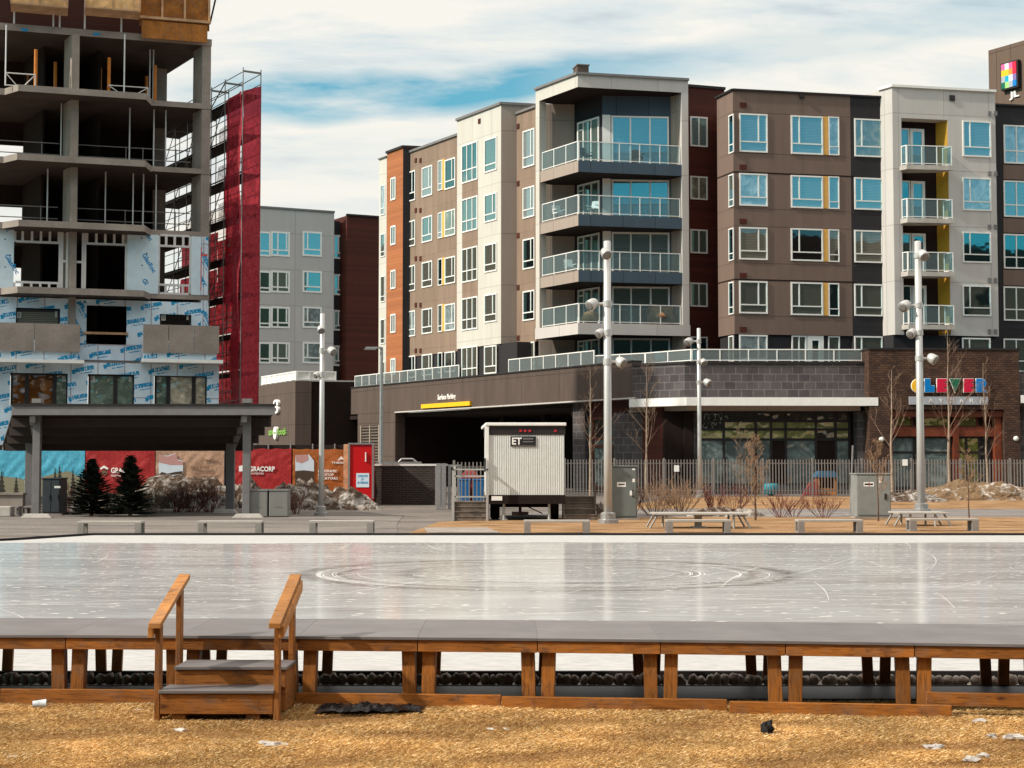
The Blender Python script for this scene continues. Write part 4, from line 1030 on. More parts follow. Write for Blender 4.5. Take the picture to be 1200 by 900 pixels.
# edge protection, props and trusses between the slabs
def post(px, z0, z1, o, r, mat, name): f = cf.off(o); a = f.hit(px, 300)[0]; MB().tube(f.pt(a, z0, 0), f.pt(a, z1, 0), r, n=8).build(name, mat, CB)
zb_, zt_ = SZ[1][1]+.005, SZ[0][0]-.005
for px in (2.8, 142.8, 173, 177): post(px, zb_, zt_, .9 if px < 150 else -1.5, .035, M['stud'], 'shore_post')
for px, o in ((38.3, .1), (61.5, -2), (30, -5), (124.7, -.4), (114.5, -2.5), (179.3, -1.2), (169, -3.5)): post(px, zb_, zb_+2.0, o, .085, M['orangepost'], 'shore_post')
def truss(px0, px1, zb, h, o):
    f = cf.off(o); a0, a1 = f.hit(px0, 300)[0], f.hit(px1, 300)[0]; b = MB(); r = .028
    b.tube(f.pt(a0, zb+.12, 0), f.pt(a1, zb+.12, 0), r); b.tube(f.pt(a0, zb+h, 0), f.pt(a1, zb+h, 0), r)
    n = max(1, round((a1-a0)/1.5))
    for i in range(n):
        x0, x1 = a0+(a1-a0)*i/n, a0+(a1-a0)*(i+1)/n; m = (x0+x1)/2
        b.tube(f.pt(x0, zb+h, 0), f.pt(m-.15, zb+.12, 0), r*.9); b.tube(f.pt(m+.15, zb+.12, 0), f.pt(x1, zb+h, 0), r*.9); b.tube(f.pt(x1, zb, 0), f.pt(x1, zb+h, 0), r)
    b.build('guard_truss', M['stud'], CB)
truss(3, 38, zb_, .7, .5); truss(124, 171, zb_, .62, -.2); truss(88, 124, zb_, .72, -3.5)
for lvl in (2, 3):
    zb_, zt_ = SZ[lvl][1]+.005, SZ[lvl-1][0]-.005
    for px in ((69.5, 88.5, 150, 178.5, 192.5) if lvl == 2 else (54.5, 122.5, 155, 182, 167)): post(px, zb_, zt_, -.8, .035, M['stud'], 'shore_post')
    b = MB(); f = cf.off(-.9)
    for h in (.45, 1.0):
        b.tube(f.pt(f.hit(-10, 300)[0], zb_+h, 0), f.pt(f.hit(67, 300)[0], zb_+h, 0), .025); b.tube(f.pt(f.hit(90, 300)[0], zb_+h, 0), f.pt(f.hit(222, 300)[0], zb_+h, 0), .025)
    for px in (47, 146, 166, 205): a = f.hit(px, 300)[0]; b.tube(f.pt(a, zb_, 0), f.pt(a, zb_+1.05, 0), .025)
    b.build('guard_rail', M['galvdull'], CB)
# small blue tags on the top slab edge
for x in (25, 109): cbox(x, 33.5 if x < 50 else 38.5, x+8, 36.5 if x < 50 else 41.2, .0, .01, I_BLUE, 'edge_tag')

# ================================================================ scaffold with red netting
SCC = 59500
fs = LP(SCC, 190, 283)
c0 = fs.A+fs.u*fs.L
SF = thing('scaffold', 'steel scaffold tower draped in dark red debris netting beside the unfinished building', 'scaffold', (c0.x, c0.y, 0))
NETT = NT('red_netting'); v = NETT.coord('UV')
n1 = NETT.noise(NETT.mapping(v, (1, .5, 1)), 1.2, 5, .6, .7); n2 = NETT.noise(v, 5, 3)
colr = NETT.mix(n2, (.20, .0015, .010), (.38, .006, .024)); pr = NETT.n('ShaderNodeBsdfPrincipled'); NETT.l(colr, pr.inputs['Base Color']); pr.inputs['Roughness'].default_value = .65
bb = NETT.n('ShaderNodeBump'); NETT.l(n1, bb.inputs['Height']); bb.inputs['Distance'].default_value = .35; bb.inputs['Strength'].default_value = .9; NETT.l(bb.outputs[0], pr.inputs['Normal'])
tr_ = NETT.n('ShaderNodeBsdfTransparent'); tr_.inputs[0].default_value = (.62, .06, .08, 1); mx = NETT.n('ShaderNodeMixShader')
NETT.l(NETT.ramp(n1, [(.34, .38), (.62, .92)]), mx.inputs[0]); NETT.l(tr_.outputs[0], mx.inputs[1]); NETT.l(pr.outputs[0], mx.inputs[2]); NETT.l(mx.outputs[0], NETT.out.inputs[0])
PLW = NT('clear_plastic_sheet'); v = PLW.coord('UV'); n1 = PLW.noise(PLW.mapping(v, (3.5, .7, 1)), 1.4, 5, .7, 1.5)
pr = PLW.n('ShaderNodeBsdfPrincipled'); PLW.l(PLW.ramp(n1, [(.35, (.25, .18, .17)), (.6, (.8, .72, .70))]), pr.inputs['Base Color']); pr.inputs['Roughness'].default_value = .3
tr_ = PLW.n('ShaderNodeBsdfTransparent'); tr_.inputs[0].default_value = (.9, .85, .85, 1); mx = PLW.n('ShaderNodeMixShader'); PLW.l(PLW.ramp(n1, [(.42, .1), (.6, .85)]), mx.inputs[0]); PLW.l(tr_.outputs[0], mx.inputs[1]); PLW.l(pr.outputs[0], mx.inputs[2]); PLW.l(mx.outputs[0], PLW.out.inputs[0])
topz = lambda px: fs.hit(px, 0)[1]
xs = [190, 204, 218, 232, 246, 262, 283]
ztop = fs.hit(283, 80)[1]
b = MB(); rr_ = .028; wd = -.92
zs = [fs.hit(283, 110+46.5*k)[1] for k in range(9)]
ax = [fs.hit(px, 300)[0] for px in xs]
tops = [ztop-1.2, ztop-1.2, ztop-1.2, ztop-1.2, ztop-.1, ztop-.1, ztop]
for i, a in enumerate(ax):
    for o in (0, wd): b.tube(fs.pt(a, 0, o), fs.pt(a, tops[i], o), rr_, n=6)
    b.tube(fs.pt(a, tops[i]-.15, 0), fs.pt(a, tops[i]-.15, wd), rr_)
for z in zs:
    for h in (.05, .55, 1.05):
        for o in (0, wd): b.tube(fs.pt(ax[0], z+h, o), fs.pt(ax[-1], z+h, o), rr_*.8, n=5)
for i in range(len(ax)-1):
    for k, z in enumerate(zs[:-1]):
        if (i+k) % 2 == 0: b.tube(fs.pt(ax[i], zs[k+1]+.05, 0), fs.pt(ax[i+1], z, 0), rr_*.8, n=5)
        b.tube(fs.pt(ax[i], z, 0), fs.pt(ax[i], z, wd), rr_*.8, n=5)
for i in (3, 4, 5, 6):
    b.tube(fs.pt(ax[i], tops[i]-.2, 0), fs.pt(ax[i], tops[i]-.2, wd), rr_)
b.tube(fs.pt(ax[4], zs[0]+.1, 0), fs.pt(ax[5], zs[0]+1.0, 0), rr_)
b.build('frame', M['galvdull'], SF)
for z in zs:
    MB().fbox(fs, ax[0], z-.10, ax[-1], z, wd+.03, -.03).build('platform', M['soffit'], SF)
    MB().fbox(fs, ax[0], z, ax[4], z+.16, -.028, -.0).build('toe_board', M['soffit'], SF)
def sheet(f, a0, a1, z0f, z1f, o, amp, mat, name, parent, nx=24, nz=60, seed=0, shift=None):
    vs = []; fs_ = []
    for j in range(nz+1):
        for i in range(nx+1):
            s, t = i/nx, j/nz
            A0 = a0(t) if callable(a0) else a0; A1 = a1(t) if callable(a1) else a1
            a = A0+(A1-A0)*s; z0_, z1_ = z0f(s), z1f(s); z = z0_+(z1_-z0_)*t
            w = mnoise.noise(Vector((a*1.1+seed, z*.35, seed)))*amp+mnoise.noise(Vector((a*3.1+seed, z*1.2, seed)))*amp*.35
            vs.append(f.pt(a, z, o+w))
    for j in range(nz):
        for i in range(nx): k = j*(nx+1)+i; fs_.append((k, k+1, k+nx+2, k+nx+1))
    b = MB(); b.add(vs, fs_, 0, True); return b.build(name, mat, parent)
zA = fs.hit(268, 118)[1]; zB_ = fs.hit(283, 110)[1]+.1; zbot = fs.hit(283, 476)[1]-1.5
a266, a302 = fs.hit(265, 300)[0], fs.hit(283, 300)[0]; a277 = fs.hit(274, 300)[0]
zm = fs.hit(290, 353)[1]; LT = zB_-zbot
def aleft(t):
    z = zbot+(zB_-zbot)*t
    if z > zm: return a266
    k = (zm-z)/(zm-zbot); return a277+(-1.6*max(0, (k-.72)/.28)**1.5 if k > .72 else 0)
sheet(fs, aleft, a302, lambda s: zbot, lambda s: zA+(zB_-zA)*s**1.3, .08, .16, NETT.m, 'netting', SF)
# narrow end of the scaffold, netted too
ends = plan(fs.pt(a302, 0, 0)[:2], fs.pt(a302, 0, wd)[:2])
sheet(ends, 0, ends.L, lambda s: zbot, lambda s: zB_+.35*s, .06, .08, NETT.m, 'netting', SF, 8, 60, 3)
for k in range(len(zs)-1):
    zlo, zhi = zs[k+1]+.3, zs[k]-.1
    if k < 4: sheet(fs, ax[1], ax[2]+1.0, lambda s: zlo, lambda s: zhi-.7, wd-.1, .12, PLW.m, 'plastic_sheet', SF, 16, 12, k)
    sheet(fs, ax[3]+.1, ax[5], lambda s: zlo, lambda s: zhi-(.5 if k < 4 else -.3), wd-.1, .12, PLW.m if k < 3 else NETT.m, 'plastic_sheet' if k < 3 else 'netting', SF, 16, 12, k+9)
    if k >= 3: sheet(fs, ax[0], ax[3], lambda s: zlo, lambda s: zhi, wd-.12, .12, NETT.m, 'netting', SF, 16, 12, k+19)
b = MB(); f = cf.off(.3); a = f.hit(246, 20)[0]
b.tube(f.pt(a, f.hit(245, 28)[1], .0), f.pt(a+.35, f.hit(245, -12)[1], .0), .05); b.build('raker_pole', M['soffit'], CB)
# ================================================================ ground, rink and plaza
def strip(name, pts, mat, dz, kind='structure', ys=None):
    """flat sheet following the gentle rise of the plaza"""
    ysb = sorted(set([min(p[1] for p in pts), max(p[1] for p in pts)]+[y for y in (58, 76) if min(p[1] for p in pts) < y < max(p[1] for p in pts)]))
    bm_v = []; b = MB()
    import bmesh
    bm = bmesh.new(); vs = [bm.verts.new((p[0], p[1], 0)) for p in pts]; bm.faces.new(vs)
    for y in (58, 76):
        bmesh.ops.bisect_plane(bm, geom=bm.verts[:]+bm.edges[:]+bm.faces[:], plane_co=(0, y, 0), plane_no=(0, 1, 0))
    bm.normal_update()
    for v in bm.verts: v.co.z = gz(v.co.y)+dz
    for f in bm.faces:
        if f.normal.z < 0: f.normal_flip()
    me = bpy.data.meshes.new(name); bm.to_mesh(me); bm.free(); me.materials.append(mat); uvmap(me)
    o = bpy.data.objects.new(name, me); COL.objects.link(o); return tag(o, kind=kind)
def paving(name, c, w, h, mortar=.75, wet=0.0):
    t = NT(name); v = t.coord('UV'); b = t.n('ShaderNodeTexBrick'); t.l(v, b.inputs[0]); b.inputs['Scale'].default_value = 1; b.inputs['Brick Width'].default_value = w; b.inputs['Row Height'].default_value = h
    b.inputs['Mortar Size'].default_value = .012; b.inputs['Color1'].default_value = (*c, 1); b.inputs['Color2'].default_value = (*sc(c, .82), 1); b.inputs['Mortar'].default_value = (*sc(c, mortar), 1)
    n = t.noise(t.mapping(v, (.35, 1, 1)), .6, 6, .65, .5); col = t.mix(1.0, b.outputs[0], t.ramp(n, [(.3, .55), (.55, 1.0), (.75, 1.25)]), 'MULTIPLY')
    n2 = t.noise(v, 9, 5, .7); col = t.mix(1.0, col, t.ramp(n2, [(.3, .75), (.7, 1.2)]), 'MULTIPLY')
    t.bsdf(col, .85, 0, .25, bump=n2, bd=.01); return t.m
def grassground(name, c1, c2, c3, s=1.0):
    t = NT(name); v = t.coord('UV')
    n = t.noise(t.mapping(v, (.6, 1, 1)), 1.3*s, 6, .65, .4); n2 = t.noise(v, 26*s, 5, .75, .5)
    col = t.ramp(n, [(.3, c1), (.5, c2), (.72, c3)]); col = t.mix(1.0, col, t.ramp(n2, [(.25, .35), (.5, 1.0), (.75, 1.5)]), 'MULTIPLY')
    t.bsdf(col, .95, 0, .1, bump=n2, bd=.03, bs=.8); return t.m
GA = paving('asphalt_and_slabs', (.18, .155, .135), 3.0, 1.5)
ground = strip('ground', [(-400, -140), (400, -140), (500, 900), (-500, 900)], GA, -.012)
PAVE = paving('plaza_paving', (.21, .185, .165), .6, .3, .6)
strip('plaza', [(-40, 40.5), (-3.0, 40.5), (-3.6, 48), (-4, 57), (-9, 66), (-60, 66)], PAVE, .0)
DRY = grassground('dry_grass_ground', (.13, .065, .025), (.28, .155, .06), (.36, .23, .10))
strip('grass_ground', [(-60, -6), (60, -6), (60, 13.15), (-60, 13.15)], DRY, .0)
DRY2 = grassground('dry_grass_strip', (.13, .07, .035), (.30, .175, .085), (.40, .27, .16), .8)
strip('grass_verge', [(-2.9, 40.5), (60, 40.5), (60, 54.5), (1.5, 54.5), (-2.4, 50)], DRY2, .004)
strip('grass_verge', [(3.5, 62.5), (60, 61.5), (60, 76.5), (9, 76.5)], DRY2, .004)
strip('path', [(1.5, 54.55), (60, 54.55), (60, 61.4), (3.4, 62.4), (0, 58)], paving('footpath', (.24, .215, .20), 3, 3), .002)
# ice
t = NT('rink_ice'); v = t.coord('UV'); sx_ = t.n('ShaderNodeSeparateXYZ'); t.l(v, sx_.inputs[0]); X, Y = sx_.outputs[0], sx_.outputs[1]
nb = t.noise(t.mapping(v, (.10, .5, 1)), 1.0, 5, .6, .6); ns = t.noise(t.mapping(v, (.35, 3.0, 1), rot=(0, 0, .06)), 1.6, 6, .7, .8)
base = t.ramp(nb, [(.28, (.40, .395, .39)), (.5, (.50, .505, .505)), (.72, (.58, .60, .605))])
base = t.mix(1.0, base, t.ramp(ns, [(.3, .88), (.6, 1.04), (.8, 1.2)]), 'MULTIPLY')
base = t.mix(1.0, base, t.ramp(t.noise(t.mapping(v, (.5, .12, 1)), .8, 4, .6, .3), [(.3, .88), (.7, 1.06)]), 'MULTIPLY')
# worn circle
dx = t.math('SUBTRACT', X, .6); dy = t.math('SUBTRACT', Y, 26.5); nd = t.math('MULTIPLY', t.noise(v, .7, 3), .45)
rad = t.math('ADD', t.math('SQRT', t.math('ADD', t.math('MULTIPLY', dx, dx), t.math('MULTIPLY', t.math('MULTIPLY', dy, dy), 1.25))), nd)
def ring(r, w): return t.math('SUBTRACT', 1.0, t.math('DIVIDE', t.math('ABSOLUTE', t.math('SUBTRACT', rad, r)), w), clamp=True)
rn = t.math('MULTIPLY', t.math('MAXIMUM', t.math('MAXIMUM', ring(4.35, .30), t.math('MULTIPLY', ring(3.75, .2), .9)), t.math('MULTIPLY', ring(2.7, .35), .6)), t.ramp(t.noise(t.mapping(v, (.6, 2.5, 1)), 1.3, 5), [(.34, 0.45), (.5, 1.0)]))
base = t.mix(t.math('MULTIPLY', rn, .8), base, (.10, .085, .075))
# fine overlapping blade scratches: contour lines of stretched noise
def scr(scv, rotz, sca, k, amt, lo, hi):
    q = t.noise(t.mapping(v, scv, (sca, 0, 0), (0, 0, rotz)), 1.0, 2, .5, .4)
    ln = t.math('SUBTRACT', 1.0, t.math('MULTIPLY', t.math('ABSOLUTE', t.math('SUBTRACT', q, .5)), k), clamp=True)
    br = t.ramp(t.noise(t.mapping(v, (.5, 1.6, 1), (sca*3, 1, 0)), 1.3, 4, .6), [(lo, 0.0), (hi, 1.0)])
    return t.math('MULTIPLY', t.math('MULTIPLY', ln, br), amt)
sA = t.math('MAXIMUM', scr((.22, 1.1, 1), .12, 3.1, 90, .75, .44, .62), scr((.35, .9, 1), -.35, 8.3, 80, .6, .46, .64))
sB = t.math('MAXIMUM', scr((.6, 2.2, 1), .5, 5.7, 45, .55, .48, .66), scr((.9, .7, 1), 0, 1.7, 60, .5, .5, .66))
base = t.mix(t.math('MAXIMUM', sA, sB), base, (.74, .73, .70))
# snow dusted margins
ne = t.math('MULTIPLY', t.noise(t.mapping(v, (.12, .5, 1)), 1.5, 4), 2.6)
far = t.ramp(t.math('DIVIDE', t.math('SUBTRACT', t.math('ADD', Y, ne), 37.3), 2.3), [(.2, 0.0), (.55, 1.0)])
near = t.ramp(t.math('DIVIDE', t.math('SUBTRACT', t.math('SUBTRACT', 18.6, ne), Y), 1.6), [(.2, 0.0), (.7, 1.0)])
sp = t.noise(t.mapping(v, (1.2, 7, 1)), 3, 5, .8); snow = t.math('MAXIMUM', far, near)
grain_ = t.ramp(t.noise(t.mapping(v, (1, 5, 1)), 7, 5, .8), [(.63, 0.0), (.73, .75)])
snow = t.math('MAXIMUM', snow, t.math('MULTIPLY', grain_, t.ramp(t.noise(t.mapping(v, (.25, .7, 1)), .8, 3), [(.45, 0.0), (.65, .9)])))
snowc = t.mix(1.0, (.46, .455, .44), t.ramp(sp, [(.34, .5), (.46, .82), (.6, 1.02)]), 'MULTIPLY')
base = t.mix(snow, base, snowc)
pr = t.bsdf(base, t.mix(snow, (.13, .13, .13), (.8, .8, .8)), 0, .5, bump=t.noise(t.mapping(v, (1, 1, 1)), 2.5, 4), bd=.002, bs=.4)
ICE = t.m
ice = strip('ice', [(-34, 13.95), (34, 13.95), (34, 39.7), (24, 40.25), (8, 40.35), (-11.0, 40.35), (-12.2, 37.6), (-16, 33), (-34, 22)], ICE, .02)
# rink rim
b = MB()
rim = [(-34, 22), (-16, 33), (-12.2, 37.6), (-11.0, 40.35), (8, 40.35), (24, 40.25), (34, 39.7)]
for p, q in zip(rim[:-1], rim[1:]):
    f = plan(p, q); b.fbox(f, 0, 0, f.L, .075, -.12, 0)
tag(b.build('rink_kerb', M['black']), kind='structure')
# skate marks: thin ridges of scraped snow lying on the ice
mk = MB(); R = random.Random(5)
def mark(cx, cy, r, a0, a1, w, n=14, ell=1.0):
    vs = []; fs_ = []
    for i in range(n+1):
        a = a0+(a1-a0)*i/n; k = w*(.25+.75*math.sin(math.pi*min(1, i/n*1.0)))*R.uniform(.5, 1.3); k = max(k, .004)
        c, s = math.cos(a), math.sin(a)
        for q in (-k/2, k/2): vs.append((cx+(r+q)*c, cy+(r+q)*s*ell, .0235))
    for i in range(n): fs_.append((2*i, 2*i+1, 2*i+3, 2*i+2))
    mk.add(vs, fs_)
for i in range(1500):
    x = R.uniform(-14, 15); y = R.choice([R.uniform(18, 38), R.uniform(20, 34)]); r = R.uniform(7, 34); L = R.uniform(.5, 4.0)/r; a = R.uniform(0, 2*math.pi) if R.random() < .08 else R.choice([-1, 1])*math.pi/2+R.uniform(-.5, .5)
    mark(x-r*math.cos(a), y-r*math.sin(a), r, a-L/2, a+L/2, R.uniform(.003, .011))
for (px0, y0, px1, y1, w, bow) in ((370, 700, 520, 678, .10, .02), (370, 682, 420, 672, .06, .1), (700, 690, 905, 664, .12, .04), (600, 676, 770, 670, .09, .05), (520, 683, 640, 672, .07, .08), (430, 690, 620, 664, .05, -.05),
                             (1072, 642, 1090, 668, .05, .2), (1020, 660, 1060, 668, .05, .2), (60, 690, 150, 668, .04, .1), (240, 718, 330, 706, .07, .12), (40, 700, 200, 672, .05, .05), (960, 700, 1090, 692, .05, -.08), (850, 690, 1010, 650, .06, -.12), (640, 700, 720, 684, .06, 0), (820, 670, 900, 672, .1, .2), (845, 688, 890, 664, .09, .1)):
    a = at(px0, y0, 3); t0 = 1.88/(CZ-a.z); p = Vector((a.x*t0, 3*t0)); a = at(px1, y1, 3); t1 = 1.88/(CZ-a.z); q = Vector((a.x*t1, 3*t1))
    d = q-p; nn = Vector((-d.y, d.x))*bow*.35; vs = []; fs_ = []; N = 20
    for i in range(N+1):
        s = i/N; c = p+d*s+nn*math.sin(math.pi*s)*.5; k = w*.09*R.uniform(.35, 1.0)*(.3+.7*math.sin(math.pi*s)); dn = Vector((-d.y, d.x)).normalized()*k
        vs += [(c.x-dn.x, c.y-dn.y, .024), (c.x+dn.x, c.y+dn.y, .024)]
    for i in range(N): fs_.append((2*i, 2*i+2, 2*i+3, 2*i+1))
    mk.add(vs, fs_)
def ring_marks(r, n, w):
    for _ in range(n):
        a = R.uniform(0, 6.28); mark(.6+R.uniform(-.1, .1), 26.5, r+R.uniform(-.35, .35), a, a+R.uniform(.3, 1.3), w, 18, .9)
ring_marks(3.6, 40, .012); ring_marks(2.4, 30, .011)
for i in range(2200):   # crumbs
    x = R.uniform(-15, 15); y = R.uniform(17, 38); s = R.uniform(.008, .028)
    k = R.uniform(1, 4); mk.add([(x-s*k, y-s, .0232), (x+s*k, y-s*.6, .0232), (x+s*.8, y+s, .0232), (x-s, y+s*.7, .0232)], [(0, 1, 2, 3)])
SNOWM = plain('scraped_snow', (.80, .79, .76), .8, var=.05)
tag(mk.build('skate_marks', SNOWM), 'white scraped skate marks and snow crumbs all over the grey ice', 'skate marks', kind='stuff')
snowd = NT('dirty_snow'); v = snowd.coord('Object'); n = snowd.noise(v, 1.8, 7, .75, .5); n2 = snowd.noise(v, 14, 4, .7)
snowd.bsdf(snowd.mix(snowd.ramp(n, [(.47, 0.0), (.62, 1.0)]), snowd.mix(n2, (.035, .02, .013), (.15, .10, .07)), snowd.mix(n2, (.30, .26, .22), (.70, .66, .61))), .9, 0, .1, bump=n2, bd=.06, bs=1.0)
def mound(label, cx, cy, w, d, h, seed, mat=None, n=46, jag=.35, name='snow_pile'):
    vs = []; fs_ = []; z0 = gz(cy)
    for j in range(n+1):
        for i in range(n+1):
            x, y = (i/n*2-1), (j/n*2-1); r = min(1, math.hypot(x, y))
            base_ = max(0, 1-r*r)**.8; q = mnoise.fractal(Vector((x*2.2+seed, y*2.2, seed)), .8, 2.1, 6)
            e = mnoise.fractal(Vector((x*7+seed, y*7, seed*2)), .7, 2.1, 4)
            z = base_*(1+jag*q*1.4)*h+e*.12*h*min(1, base_*4)
            vs.append((cx+x*w/2*(1+.12*q), cy+y*d/2*(1+.12*q), z0-.03+max(-.02, z)))
    for j in range(n):
        for i in range(n): k = j*(n+1)+i; fs_.append((k, k+1, k+n+2, k+n+1))
    b = MB(); b.add(vs, fs_, 0, False); o = b.build(name, mat or snowd.m, None, loc=(cx, cy, z0)); tag(o, label, 'snow pile', 'dirty snow piles'); return o
mound('dirty snow pile behind the pair of grey boxes', xat(352, 62), 62.5, 4.0, 2.6, 1.0, 3); mound('snow pile spreading at the foot of the red box', xat(400, 62), 62.3, 3.2, 2.0, .8, 11)
mound('snow bank below the beige banner behind the bushes', xat(205, 63), 63.5, 6.0, 2.2, 1.05, 23); mound('small snow bank behind the rear shelter posts', xat(283, 63), 63.8, 2.4, 1.8, .95, 29)
soil = NT('soil_and_snow'); v = soil.coord('Object'); n = soil.noise(v, 1.1, 7, .75, .5); n2 = soil.noise(v, 12, 4, .7)
soil.bsdf(soil.mix(soil.ramp(n, [(.52, 0.0), (.64, 1.0)]), soil.mix(n2, (.07, .04, .02), (.32, .21, .12)), (.62, .58, .54)), .95, 0, .1, bump=n2, bd=.06, bs=1.0)
mound('low earth and snow mound in front of the daycare fence', xat(1150, 72), 73.3, 7.6, 4.2, .72, 41, soil.m); mound('flat snow patch left of the daycare earth mound', xat(1065, 70), 70.6, 4.0, 2.5, .42, 47)
mound('low white snow heap under the bushes behind the long table', xat(850, 55), 55.4, 3.0, 1.0, .3, 51); mound('small snow heap behind the lamp base by the trailer', xat(704, 53), 54.8, 1.0, .7, .45, 53)
mound('grey snow heap beside the street lamp foot', xat(446, 69), 68.6, 1.5, 1.2, .9, 57)

# ================================================================ deck in front of the rink
DM = NT('composite_decking'); v = DM.coord('UV'); s_ = DM.n('ShaderNodeSeparateXYZ'); DM.l(v, s_.inputs[0])
fr = DM.math('FRACT', DM.math('DIVIDE', s_.outputs[1], .14)); ln = DM.ramp(fr, [(0, .2), (.07, 1), (.93, 1), (1, .2)])
oi = DM.n('ShaderNodeObjectInfo').outputs['Random']
col = DM.mix(1.0, (.155, .142, .140), DM.ramp(oi, [(0, .9), (1, 1.1)]), 'MULTIPLY'); col = DM.mix(1.0, col, ln, 'MULTIPLY')
n = DM.noise(DM.mapping(v, (1, 16, 1)), 3, 5); col = DM.mix(1.0, col, DM.ramp(n, [(.3, .85), (.7, 1.15)]), 'MULTIPLY'); n2 = DM.noise(v, 2, 4); col = DM.mix(1.0, col, DM.ramp(n2, [(.3, .85), (.7, 1.12)]), 'MULTIPLY')
DM.bsdf(col, .5, 0, .35, bump=fr, bd=.004)
ZDK = .545
def Df(px): return 12.27-.00022*px-.0000003*px*px*.9 if px > 0 else 12.27
def Dbk(px): return 13.58-.00012*px-.00000030*px*px
def frontpt(px, o=0): D = Df(px); return Vector((at(px, 745, D).x, D+o))
def backpt(px): D = Dbk(px); return Vector((at(px, 725, D).x, D))
joints = [-205, -65, 77, 212, 349.5, 489.5, 630, 774, 920.5, 1071.5, 1225, 1385]
dlab = ['deck section mostly beyond the view edge', 'deck section at the view edge with the low board below it', 'deck section just before the steps handrail', 'deck section carrying the wooden steps', 'deck section directly beside the steps with the black sheet below', 'deck section over the middle of the dark mat', 'deck section in front of the lamp reflection in the ice', 'deck section under the middle of the worn ice circle edge', 'deck section above the small black stone in the grass', 'deck section where the base board ends', 'deck section above the raised base board', 'deck section beyond the view edge']
for i in range(len(joints)-1):
    p0, p1 = joints[i], joints[i+1]
    # back joint px: boards' joints run away from the viewer
    sh = (600-p0)*.05; a, b_, c, d = frontpt(p0), frontpt(p1), backpt(600+(p1-600)*(12.1/13.35)*1.0), backpt(600+(p0-600)*(12.1/13.35)*1.0)
    cen = (a+b_+c+d)/4
    mod = thing('deck_section', 'grey '+dlab[i], 'deck section', (cen.x, cen.y, 0), 'deck sections along the rink edge')
    q = MB(); q.prism([tuple(a+Vector((0, -.015))), tuple(b_+Vector((0, -.015))), tuple(c), tuple(d)], ZDK-.024, ZDK); q.build('deck_boards', DM.m, mod, bevel=.003)
    f = plan(a, b_)
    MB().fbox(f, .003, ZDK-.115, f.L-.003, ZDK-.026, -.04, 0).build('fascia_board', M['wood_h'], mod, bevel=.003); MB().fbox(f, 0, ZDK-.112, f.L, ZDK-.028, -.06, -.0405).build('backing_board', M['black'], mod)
    fk = plan(d, c); MB().fbox(fk, .0, ZDK-.115, fk.L, ZDK-.026, 0, .04).build('rear_board', M['wood_h'], mod, bevel=.003)
    for (x, sgn) in ((.085, 1), (f.L-.085, -1)):
        o1 = -.062; w = .052
        q = MB(); k = .012*sgn*-1
        q.hexa([f.pt(x-w+k, .06, o1), f.pt(x+w+k, .06, o1), f.pt(x+w+k, .06, o1-.09), f.pt(x-w+k, .06, o1-.09), f.pt(x-w, ZDK-.03, o1), f.pt(x+w, ZDK-.03, o1), f.pt(x+w, ZDK-.03, o1-.09), f.pt(x-w, ZDK-.03, o1-.09)])
        q.build('leg', M['wood_v'], mod, bevel=.003)
        x2 = x*fk.L/f.L; k = .018*sgn
        q = MB(); q.hexa([fk.pt(x2-.045-k, .03, -.05), fk.pt(x2+.045-k, .03, -.05), fk.pt(x2+.045-k, .03, -.09), fk.pt(x2-.045-k, .03, -.09), fk.pt(x2-.045, ZDK-.03, -.05), fk.pt(x2+.045, ZDK-.03, -.05), fk.pt(x2+.045, ZDK-.03, -.09), fk.pt(x2-.045, ZDK-.03, -.09)])
        q.build('leg', M['wood_v'], mod, bevel=.003)
        mid = f.pt(x, .03, 0); 
# base boards
def baseboard(label, px0, px1, z0, z1, o, seg=1, mat=None):
    p, q = frontpt(px0, o), frontpt(px1, o); cen = (p+q)/2; f = plan(p, q); b = MB()
    b.fbox(f, 0, z0, f.L, z1, -.04, 0)
    r = b.build('base_board', mat or M['wood_h'], None, loc=(cen.x, cen.y, z0), bevel=.004); tag(r, label, 'timber board', 'boards along the foot of the deck'); return r
baseboard('orange board on the grass between the view edge and the steps', 1.5, 186, .0, .115, -.0)
baseboard('orange board running out of view at the near corner of the deck', -300, .3, .0, .115, .01)
baseboard('shaded board just beyond the steps behind the black sheet', 348, 587, .0, .105, -.03)
baseboard('long board in the middle of the deck foot', 588, 850, .0, .10, -.07)
baseboard('last ground board, ending under the raised board', 851, 1107, .0, .10, -.16)
baseboard('raised board with a dark gap below it at the deck end', 1081, 1420, .085, .185, -.09)
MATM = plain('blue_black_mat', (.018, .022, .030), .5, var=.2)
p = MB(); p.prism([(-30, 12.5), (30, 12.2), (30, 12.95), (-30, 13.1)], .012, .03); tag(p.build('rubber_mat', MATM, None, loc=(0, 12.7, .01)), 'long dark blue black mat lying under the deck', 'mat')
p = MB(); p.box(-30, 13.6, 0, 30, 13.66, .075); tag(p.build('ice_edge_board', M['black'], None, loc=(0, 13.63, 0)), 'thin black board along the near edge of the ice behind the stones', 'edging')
p = MB(); p.box(-30, 13.06, 0, 30, 13.1, .03); tag(p.build('edging_strip', M['soffit'], None, loc=(0, 13.1, 0)), 'black edging strip in front of the row of stones', 'edging')
